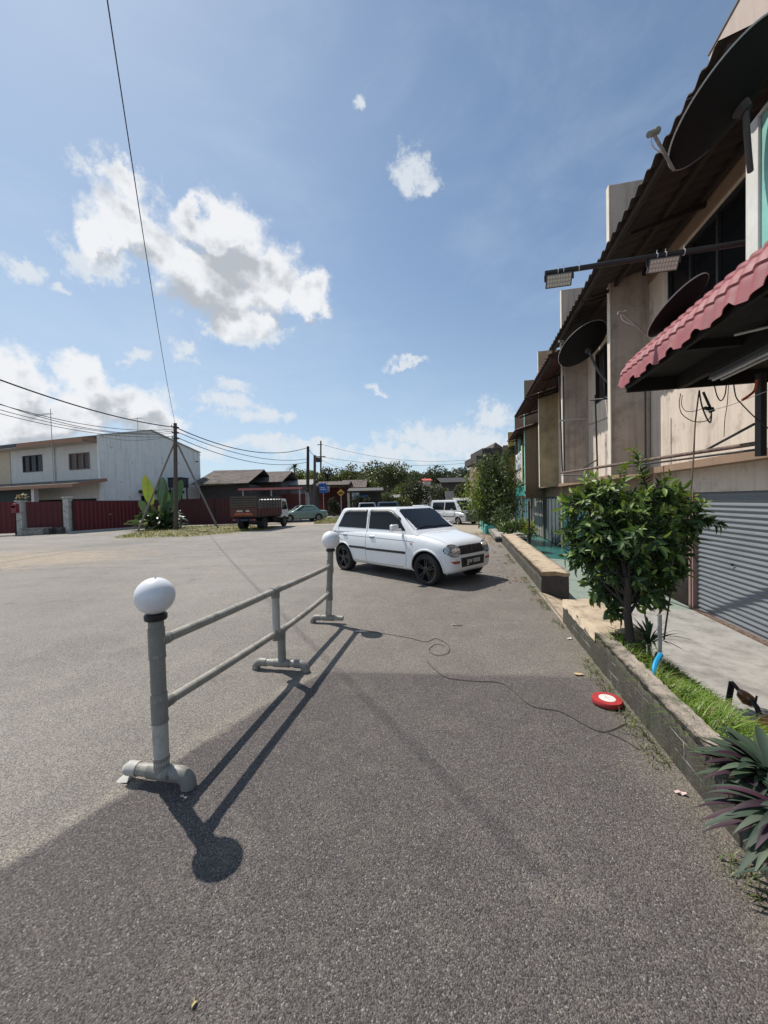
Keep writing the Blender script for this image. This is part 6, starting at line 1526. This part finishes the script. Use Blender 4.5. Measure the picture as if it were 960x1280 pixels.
# ------------------------------------------------------------------ sheds, stalls and signs in the distance
def shed(label, x0, x1, Y, top_px, ridge_px, depth, wall_m, roof_m, over=.5, open_=False, cat='shed', base_px=None):
    """low building whose front spans picture columns x0..x1 at distance Y"""
    a = at(x0, 620, Y); b = at(x1, 620, Y); z1 = at((x0+x1)/2, top_px, Y).z; z2 = at((x0+x1)/2, ridge_px, Y+depth/2).z; g0 = -.45
    r = root('shed' if cat == 'shed' else cat, label, cat, (a.x, Y, 0)); m = MB()
    if open_:
        for i in range(int((b.x-a.x)/2.2)+1): x = a.x+.1+(b.x-a.x-.2)*i/max(1, int((b.x-a.x)/2.2)); m.box(x-.06, x+.06, Y, Y+.12, g0, z1)
        m.build('post', WOOD, r); m = MB(); m.box(a.x, b.x, Y+depth-.1, Y+depth, g0, z1); m.build('wall', wall_m, r)
    else:
        m.box(a.x, b.x, Y, Y+.12, g0, z1); m.box(a.x, a.x+.12, Y+.12, Y+depth, g0, z1); m.box(b.x-.12, b.x, Y+.12, Y+depth, g0, z1); m.box(a.x+.12, b.x-.12, Y+depth-.12, Y+depth, g0, z1); m.build('wall', wall_m, r)
    m = MB(); y0, ym, y1 = Y-over, Y+depth/2, Y+depth+over; X0, X1 = a.x-.3, b.x+.3
    n = int((X1-X0)/.3)*2
    for (ya, za_, yb, zb_) in ((y0, z1+.05, ym, z2), (ym+.01, z2, y1, z1+.05)):
        V = []
        for i in range(n+1):
            x = X0+(X1-X0)*i/n; w = .03*(i % 2); V += [Vector((x, ya, za_+w)), Vector((x, yb, zb_+w))]
        m.add(V, [(2*i, 2*i+1, 2*i+3, 2*i+2) for i in range(n)])
    o = m.build('roof', roof_m, r); s = o.modifiers.new('s', 'SOLIDIFY'); s.thickness = .05
    return r
DW = mat('dark_or_shaded_wall', (.07, .06, .055), .9, .2, 2); RW = mat('dull_red_wall', (.17, .05, .042), .8, .2, 2); GW = mat('grey_render', (.22, .21, .20), .9, .15, 2, streak=(.1, .1, .1), stamt=.4); PKW = mat('pinkish_wall', (.35, .25, .22), .85, .15, 2)
LG = mat('light_grey_roof', (.30, .29, .27), .9, .15, 1.5); BR = mat('old_tile_roof', (.13, .10, .085), .9, .3, 2, .3, 12, col2=(.05, .045, .04), c2amt=(.45, .6), c2scale=1.5)
shed('low shed with old brown tiled roof right beside the white house gable', 250, 312, 38, 606, 588, 8, DW, BR, 1.2)
shed('second low shed, darker tiled roof, behind the truck', 296, 352, 42, 604, 590, 8, DW, BR, .8)
r = shed('grey walled outhouse with pale flat roof left of the second pole', 343, 388, 46, 607, 600, 6, GW, LG, .4)
r = root('car_port', 'long thin car port roof with faded red edge behind the truck', 'car port', at(300, 613, 33)); a = at(298, 612, 33); b = at(378, 612, 33)
m = MB(); m.box(a.x, b.x, 33, 37, a.z-.02, a.z+.06); m.build('roof', mat('dark_sheet_roof', (.06, .045, .045), .8), r); m = MB(); m.box(a.x, b.x, 32.93, 32.99, a.z-.08, a.z+.10); m.build('edge_trim', mat('faded_red_trim', (.42, .14, .14), .6, .1, 1), r)
m = MB()
for x in (a.x+.3, (a.x+b.x)/2, b.x-.3): m.box(x-.05, x+.05, 33.2, 33.3, 0, a.z-.02)
m.build('post', GREYMET, r)
r = root('boundary_wall', 'dull red boundary wall behind the green saloon', 'wall', at(372, 640, 36)); a = at(352, 640, 37); b = at(388, 640, 39); m = MB(); m.prism([(a.x, a.y, -.1), (b.x, b.y, -.1), (b.x, b.y, 2.5), (a.x, a.y, 2.5)], (0, .15, 0)); m.build('wall', mat('dark_red_wall', (.11, .025, .025), .8, .2, 2), r)
shed('long dark roofed stall with dull red walls behind the blue sign', 388, 434, 47, 607, 602, 6, RW, BR, .6, open_=True)
r = shed('roofed stall with pinkish wall and hanging cloths right of the pale post', 438, 476, 44, 614, 610, 4, DW, mat('dull_grey_sheet_roof', (.09, .085, .08), .8), .5, open_=True)  # dark back wall colour puts shade inside the open stall
shed('small house with pointed brown roof behind the stalls', 428, 456, 56, 610, 600, 7, PKW, BR, .6)
def cloth(label, x0, x1, y0, y1, Y, col, nm='hanging_cloth'):
    a = at(x0, y0, Y); b = at(x1, y1, Y); mm = MB(); mm.grid(lambda s, t: Vector((a.x+(b.x-a.x)*s, Y+.06*math.sin(s*14+t*2), a.z+(b.z-a.z)*t)), 14, 5); o = mm.build(nm, mat(nm+str(col), col, .8, .15, 2), smooth_=True, origin=a); s = o.modifiers.new('s', 'SOLIDIFY'); s.thickness = .01; tag(o, label, 'cloth')
cloth('blue tarpaulin hung under the dark roof above the blue sign', 398, 408, 604, 613, 46.3, (.03, .10, .32)); cloth('white cloth hanging in the open stall', 440, 449, 616, 625, 43.6, (.45, .48, .52)); cloth('small blue tarpaulin hanging in the open stall', 452, 460, 619, 625, 43.4, (.02, .09, .30)); cloth('second pale cloth beside the blue tarpaulin above the sign', 409, 412, 608, 615, 46.2, (.40, .42, .45))
def post_(name, label, cat, x, y0, Y, rad, m_, g=None):
    p = at(x, y0, Y); z = gz(p.x, p.y); r = root(name, label, cat, (p.x, p.y, z)); mm = MB(); mm.tube([(p.x, p.y, z), p], rad, 8); mm.build('post', m_, r, 50); return r, p
r, p = post_('blue_sign', 'square blue street sign on a thin grey post', 'sign', 404, 611, 40, .04, GREYMET)
m = MB(); m.box(p.x-.42, p.x+.42, p.y-.08, p.y-.05, p.z-.45, p.z+.30); m.build('sign_plate', mat('sign_blue', (.03, .10, .33), .5, .05), r)
m = MB(); m.box(p.x-.30, p.x+.30, p.y-.085, p.y-.081, p.z-.10, p.z-.03); m.box(p.x-.30, p.x+.18, p.y-.085, p.y-.081, p.z+.08, p.z+.14); m.build('sign_marking', mat('sign_white', (.55, .58, .62), .5), r)
r, p = post_('warning_sign', 'yellow diamond road hump warning sign on a grey post', 'sign', 426, 612, 37, .045, GREYMET)
m = MB(); s = .38; c = p+Vector((0, -.06, -.30)); m.prism([c+Vector((-s, 0, 0)), c+Vector((0, 0, -s)), c+Vector((s, 0, 0)), c+Vector((0, 0, s))], (0, -.015, 0)); m.build('sign_plate', mat('sign_yellow', (.50, .29, .03), .5, .05), r)
m = MB(); c2 = c+Vector((0, -.018, -.05)); m.prism([c2+Vector((-.24, 0, -.06)), c2+Vector((.24, 0, -.06)), c2+Vector((.20, 0, 0)), c2+Vector((.10, 0, .10)), c2+Vector((-.10, 0, .10)), c2+Vector((-.20, 0, 0))], (0, -.004, 0)); m.build('hump_symbol', BLACKPL, r)
post_('concrete_post', 'pale concrete post right of the yellow warning sign', 'post', 435.5, 616, 36.5, .10, mat('pale_post', (.38, .36, .32), .9, .15, 4)); post_('lamp_post', 'thin grey post in front of the grey outhouse', 'post', 376, 615, 40, .06, GREYMET)
# far house, wall and stalls in the middle distance
shed('far low house with a wide dark roof on the wooded rise', 552, 606, 82, 603, 597, 10, DW, mat('dark_far_roof', (.04, .038, .04), .9), 1.0)
shed('tiny far house with a red roof among the trees', 531, 539, 80, 601, 598.5, 6, mat('far_white_wall', (.5, .45, .42), .9), mat('bright_red_roof', (.5, .07, .05), .7), .4)
a = at(557, 640, 62); b = at(571, 640, 62); m = MB(); m.box(a.x, b.x, 62, 62.3, -.5, at(560, 614, 62).z); tag(m.build('white_wall', mat('far_white_wall', (.5, .45, .42), .9), origin=(a.x, 62, 0)), 'small white wall panel among bushes above the van', 'wall')
shed('far open lean-to with grey roof left of the dark bush', 490, 516, 60, 622, 618, 5, DW, mat('thin_grey_sheet_roof', (.20, .19, .17), .8), .4, open_=True)
shed('distant parking shelter with a pale roof above the silver white van', 572, 600, 52, 627, 622, 5, DW, LG, .3, open_=True)

# canopy building where the street bends
r = root('corner_shophouse', 'far dark canopied shop building where the row bends, above the bamboo', 'shophouse', (0, 46, 0))
a = at(590, 573, 44); b = at(655, 573, 44)
m = MB(); m.box(a.x, a.x+4, 42, 48, at(595, 580, 44).z, at(595, 572, 44).z); m.box(a.x+1.2, a.x+8, 44, 50, at(605, 577, 46).z, at(605, 563, 46).z); m.build('canopy', mat('dark_canopy_slab', (.06, .05, .045), .9), r)
m = MB(); m.box(a.x+2.4, a.x+9, 46, 56, -.6, at(612, 566, 46).z); m.build('wall', BROWNWALL, r)
m = MB(); q = at(617, 553, 46); m.prism([(a.x+2.6, 46, q.z-1.6), (a.x+3.3, 46, q.z), (a.x+4.6, 46, q.z-.9), (a.x+8, 46, q.z+.4), (a.x+8, 46, q.z-2.0)], (0, 6, 0)); m.build('roof', BR, r)

# ------------------------------------------------------------------ trees
TG = 'trees in the distance'
def ft(label, x, ytop, wpx, Y, col, seed, n=2600, leaf=.35, ybase=None, zc=None, name='tree', hollow=.5, ar=1.0, warm=.4):
    c = at(x, ytop, Y); W = wpx/FPX*Y/2; top = c.z; g0 = -.4 if c.x > -4 else 0; bot = at(x, ybase, Y).z if ybase else g0+top*.25
    cz = (top+bot)/2; rz = (top-bot)/2
    return tree(name, label, 'tree', (c.x, Y, g0), top-g0, (W/.85, W*ar, rz/.85), cz-g0, n, leaf, col, TG, seed, trunk=.12+.02*W, warm=warm)
G1 = (.045, .065, .025); G2 = (.06, .085, .022); G3 = (.09, .12, .03); G4 = (.03, .042, .02)
ft('broad spreading tree, the tallest in the distance, above the blue grey car', 481, 575, 66, 72, G1, 21, 5200, .42, 618)
ft('dark round tree just right of the distant power pole', 411, 585, 22, 76, G4, 22, 1500, .4, 612)
ft('yellow green tree left of the distant power pole', 394, 590, 22, 66, G3, 23, 1500, .36, 612)
ft('pale yellow green tree behind the hump warning sign', 428, 590, 34, 68, G2, 24, 2200, .38, 615)
ft('tree with a feathery top behind the pale post', 436, 582, 26, 84, G1, 25, 1500, .42, 612)
ft('rounded tree between the second and third poles', 372, 588, 36, 78, G2, 26, 2200, .4, 610)
ft('low dark tree behind the shed roofs', 350, 590, 40, 92, G4, 27, 2000, .5, 612)
ft('dark bushy tree straight above the roof of the white hatchback', 524, 602, 40, 56, G4, 28, 3600, .28, 636)
ft('tree left of the tiny red roofed house', 512, 590, 34, 92, G1, 29, 2000, .5, 620)
ft('bush with yellowish leaves above the far lean-to', 505, 606, 34, 64, G2, 30, 1800, .3, 626)
ft('low tree right of the white wall panel', 588, 604, 40, 60, G1, 31, 2600, .3, 630)
ft('rounded bush left of the white wall panel', 547, 606, 26, 63, G1, 32, 1600, .3, 628)
ft('tree on the rise behind the far dark roof', 575, 585, 60, 105, G4, 33, 2600, .55, 610)
ft('tree on the rise behind the tiny red roof', 545, 586, 44, 110, G4, 34, 2000, .55, 612)
ft('dark tree half behind the bamboo', 606, 600, 26, 50, G4, 35, 1800, .3, 640)
ft('dark bush beside the open stall, behind the silver car', 452, 618, 26, 43.5, G4, 41, 1500, .22, 640)
ft('low bush right of the open stall', 482, 614, 24, 52, G1, 42, 1500, .24, 640)
ft('dark low bush left of the warning sign', 417, 622, 16, 43, G4, 43, 900, .2, 642)
ft('low leafy bush between the car roof and the far lean-to', 503, 620, 22, 50, G2, 44, 1200, .24, 642)
ft('low tree behind the open stall', 463, 596, 30, 60, G2, 36, 1800, .32, 622)
# palm
c = at(368, 583, 70); r = root('palm_tree', 'small ragged palm rising above the shed roofs left of the second pole', 'tree', (c.x, 70, 0), WD, TG); m = MB(); m.tube([(c.x, 70, 0), (c.x, 70, c.z)], .15, 7); m.build('trunk', PW, r, True)
V, F, C = [], [], []; rr = random.Random(4)
for i in range(22):
    a = rr.random()*2*PI; e = rr.random()*1.3; d = Vector((math.cos(a)*math.cos(e), math.sin(a)*math.cos(e), math.sin(e))); s = Vector((-math.sin(a), math.cos(a), 0)); k = len(V)
    for j in range(6):
        t = j/5; q = Vector((c.x, 70, c.z-.3))+d*2.0*t-Vector((0, 0, 1.2*t*t)); V += [q-s*.22*(1-t*.8), q+s*.22*(1-t*.8)]; C += [(.05, .07, .03)]*2
    for j in range(5): F.append((k+2*j, k+2*j+1, k+2*j+3, k+2*j+2))
raw_mesh('fronds', np.array([q[:] for q in V]), np.array(F), np.array(C), leafmat('foliage'), r)
# wooded rise reading as one mass
n = 42000; x = rng.random(n)*330-150; yy = 120+60*rng.random(n)
hh = np.array([10.2+2.6*mnoise.noise(Vector((a*.045, 1.7, 0)))+1.6*mnoise.noise(Vector((a*.16, b*.05, 0))) for a, b in zip(x, yy)])
P = np.stack([x, yy, hh*(rng.random(n)**.45)+ (yy-120)*.05], 1); V, F, C = clump_geo(P, 1.3, vary((.032, .043, .022), n, .4, .4), 0)
tag(raw_mesh('wooded_rise', V, F, C, leafmat('foliage')), kind='stuff')
m = MB(); m.grid(lambda a, b: Vector((-170+360*a, 118+80*b, (7.2+2.0*mnoise.noise(Vector(((-170+360*a)*.045, 1.7, 0))))*math.sin(PI*min(1, b*1.3+.02))-1)), 80, 8); tag(m.build('hill', mat('dark_hill_soil', (.03, .035, .02), 1, .3, .2)), kind='structure')
# ------------------------------------------------------------------ camera, sun, sky
cam = bpy.data.cameras.new('camera'); co = bpy.data.objects.new('camera', cam); COL.objects.link(co); scene.camera = co
R = Matrix((XI, YI, -CF)).transposed().to_4x4(); R.translation = CAM; co.matrix_world = R
cam.sensor_fit = 'HORIZONTAL'; cam.sensor_width = 36; cam.lens = 36*FPX/960; cam.clip_start = .05; cam.clip_end = 3000
SUNV = Vector((-.495, .450, 1.03)).normalized()
el = math.asin(SUNV.z); az = math.atan2(SUNV.x, SUNV.y)
sl = bpy.data.lights.new('sun', 'SUN'); sl.energy = 4.9; sl.angle = math.radians(.55); sl.color = (1, .95, .87)
so = bpy.data.objects.new('sun', sl); COL.objects.link(so); so.rotation_euler = (-SUNV).to_track_quat('-Z', 'Y').to_euler(); so.location = (0, 0, 30)
w = bpy.data.worlds.new('World'); scene.world = w; w.use_nodes = True; nt = w.node_tree; nt.nodes.clear(); L = nt.links
out = N(nt, 'ShaderNodeOutputWorld'); bg = N(nt, 'ShaderNodeBackground'); L.new(bg.outputs[0], out.inputs[0]); bg.inputs[1].default_value = .108
sky = N(nt, 'ShaderNodeTexSky'); sky.sky_type = 'NISHITA'; sky.sun_disc = False; sky.sun_elevation = el; sky.sun_rotation = az % (2*PI); sky.altitude = 0; sky.air_density = 1.0; sky.dust_density = .3; sky.ozone_density = 1.6
tc = N(nt, 'ShaderNodeTexCoord'); D = tc.outputs['Generated']
nv = N(nt, 'ShaderNodeVectorMath', operation='NORMALIZE'); L.new(D, nv.inputs[0])
sp = N(nt, 'ShaderNodeSeparateXYZ'); L.new(nv.outputs[0], sp.inputs[0])
def wm(op, *a):
    n = N(nt, 'ShaderNodeMath', operation=op)
    for i, q in enumerate(a):
        if isinstance(q, (int, float)): n.inputs[i].default_value = q
        else: L.new(q, n.inputs[i])
    return n.outputs[0]
azn = wm('ARCTAN2', sp.outputs[0], sp.outputs[1]); eln = wm('ARCSINE', sp.outputs[2])
cb = N(nt, 'ShaderNodeCombineXYZ'); L.new(azn, cb.inputs[0]); L.new(eln, cb.inputs[1])
def wn(scale, detail, vec=None, rough=.55, dist=0.):
    n = setin(N(nt, 'ShaderNodeTexNoise'), {'Scale': scale, 'Detail': detail, 'Roughness': rough, 'Distortion': dist}); L.new(vec or nv.outputs[0], n.inputs['Vector']); return n
wn1 = wn(9, 6, rough=.6)
wc = N(nt, 'ShaderNodeVectorMath', operation='SUBTRACT'); L.new(wn1.outputs['Color'], wc.inputs[0]); wc.inputs[1].default_value = (.5, .5, .5)
ws = N(nt, 'ShaderNodeVectorMath', operation='SCALE'); L.new(wc.outputs[0], ws.inputs[0]); ws.inputs['Scale'].default_value = .15
wp = N(nt, 'ShaderNodeVectorMath', operation='ADD'); L.new(cb.outputs[0], wp.inputs[0]); L.new(ws.outputs[0], wp.inputs[1])
def blobfield(bl, W=None):
    cur = None; W = W or wp.outputs[0]
    for (x, y, rx, ry) in bl:
        d = ray(x, y).normalized(); a = math.atan2(d.x, d.y); e = math.asin(d.z)
        d2 = ray(x+rx, y).normalized(); d3 = ray(x, y-ry).normalized()
        ra = abs(math.atan2(d2.x, d2.y)-a); re = abs(math.asin(d3.z)-e)
        s = N(nt, 'ShaderNodeVectorMath', operation='SUBTRACT'); L.new(W, s.inputs[0]); s.inputs[1].default_value = (a, e, 0)
        m_ = N(nt, 'ShaderNodeVectorMath', operation='MULTIPLY'); L.new(s.outputs[0], m_.inputs[0]); m_.inputs[1].default_value = (1/ra, 1/re, 0)
        l = N(nt, 'ShaderNodeVectorMath', operation='LENGTH'); L.new(m_.outputs[0], l.inputs[0])
        cur = l.outputs['Value'] if cur is None else wm('SMOOTH_MIN', cur, l.outputs['Value'], .25)
    return cur
cum = [(152, 222, 34, 26), (172, 285, 62, 48), (128, 300, 26, 34), (225, 330, 55, 48), (285, 290, 58, 42), (270, 350, 75, 45), (330, 345, 55, 45), (388, 368, 32, 26), (305, 395, 45, 20), (240, 262, 20, 22),
       (105, 470, 42, 34), (150, 500, 62, 34), (60, 520, 75, 45), (15, 470, 40, 40), (200, 522, 42, 20), (20, 530, 60, 50)]
thin_ = [(518, 215, 28, 30), (536, 232, 18, 16), (444, 122, 9, 20), (22, 330, 48, 20), (88, 367, 16, 8), (165, 443, 14, 12), (290, 478, 26, 14), (285, 502, 50, 15), (325, 520, 45, 15), (512, 455, 34, 6), (470, 488, 18, 8), (225, 440, 22, 14),
         (540, 548, 80, 24), (620, 520, 36, 26), (500, 572, 90, 14), (600, 555, 60, 26), (250, 560, 60, 16), (330, 560, 60, 14), (150, 215, 60, 22), (400, 565, 60, 10), (300, 410, 70, 16), (120, 330, 45, 30)]
wup = N(nt, 'ShaderNodeVectorMath', operation='ADD'); L.new(wp.outputs[0], wup.inputs[0]); wup.inputs[1].default_value = (-.015, .05, 0)
fcum = blobfield(cum); fup = blobfield(cum, wup.outputs[0]); fthin = blobfield(thin_)
nd = wn(16, 9, rough=.62); nd2 = wn(38, 8, rough=.68)
def ss(x, a, b, c=0., d=1.):
    n = N(nt, 'ShaderNodeMapRange', interpolation_type='SMOOTHSTEP'); setin(n, {'From Min': a, 'From Max': b, 'To Min': c, 'To Max': d}); L.new(x, n.inputs[0]); return n.outputs[0]
fc = wm('ADD', fcum, wm('ADD', wm('MULTIPLY', wm('SUBTRACT', nd.outputs[0], .5), 1.15), wm('MULTIPLY', wm('SUBTRACT', nd2.outputs[0], .5), .5))); mcum = ss(fc, 1.16, .62)
ft_ = wm('ADD', fthin, wm('MULTIPLY', wm('SUBTRACT', nd2.outputs[0], .5), 2.4)); mthin = wm('MULTIPLY', ss(ft_, 1.10, .25), .85)
# high thin veil
mpv = N(nt, 'ShaderNodeMapping'); mpv.inputs['Scale'].default_value = (1.2, 1.2, 3.0); mpv.inputs['Rotation'].default_value = (.5, .4, .3); L.new(nv.outputs[0], mpv.inputs[0])
veil = ss(wn(2.2, 8, mpv.outputs[0], .6, .4).outputs[0], .40, .75, 0, .20)
hz_ = wm('ADD', ss(eln, .60, .0, 0., .34), .09)
lft = ss(azn, .5, -.75, .0, .30)
veil = wm('ADD', veil, wm('ADD', hz_, lft))
# cumulus shading: thick cores and undersides are greyer; rims glow
nbig = wn(11, 6, rough=.55)
off_ = N(nt, 'ShaderNodeVectorMath', operation='ADD'); L.new(nv.outputs[0], off_.inputs[0]); off_.inputs[1].default_value = tuple(Vector((-.35, 0, .93))*.03)
nsh = wn(10, 4, off_.outputs[0], rough=.5); nsh0 = wn(10, 4, None, rough=.5)
relief = wm('MULTIPLY', wm('SUBTRACT', nsh0.outputs[0], nsh.outputs[0]), -3.4)
lowf = wm('ADD', fcum, wm('MULTIPLY', wm('SUBTRACT', nbig.outputs[0], .5), -1.6))
core = wm('ADD', wm('MULTIPLY', ss(lowf, 1.0, -.35), .8), wm('ADD', relief, wm('MULTIPLY', wm('MAXIMUM', wm('SUBTRACT', fcum, fup), -.15), 1.5)))
core = ss(core, .0, 1.0)
def mixc(f, a, b):
    n = N(nt, 'ShaderNodeMix', data_type='RGBA'); L.new(f, n.inputs[0])
    for i, q in ((6, a), (7, b)):
        if isinstance(q, tuple): n.inputs[i].default_value = (*q, 1)
        else: L.new(q, n.inputs[i])
    return n.outputs[2]
K = 10.0
c_white = (K*.76, K*.775, K*.80); c_grey = (K*.42, K*.45, K*.49); c_veil = (K*.50, K*.61, K*.74)
skyc = N(nt, 'ShaderNodeVectorMath', operation='MULTIPLY'); L.new(sky.outputs[0], skyc.inputs[0]); skyc.inputs[1].default_value = (.96, 1.02, 1.02)
c = mixc(veil, skyc.outputs[0], c_veil)
c = mixc(mthin, c, (K*.66, K*.70, K*.74))
cc = mixc(core, c_white, c_grey)
c = mixc(mcum, c, cc)
L.new(c, bg.inputs[0])
scene.view_settings.view_transform = 'Standard'; scene.view_settings.look = 'None'; scene.view_settings.exposure = 0.1; scene.view_settings.gamma = 1
scene.render.engine = 'CYCLES'; scene.cycles.max_bounces = 6; scene.cycles.diffuse_bounces = 3; scene.cycles.glossy_bounces = 3; scene.cycles.transmission_bounces = 3; scene.cycles.transparent_max_bounces = 6
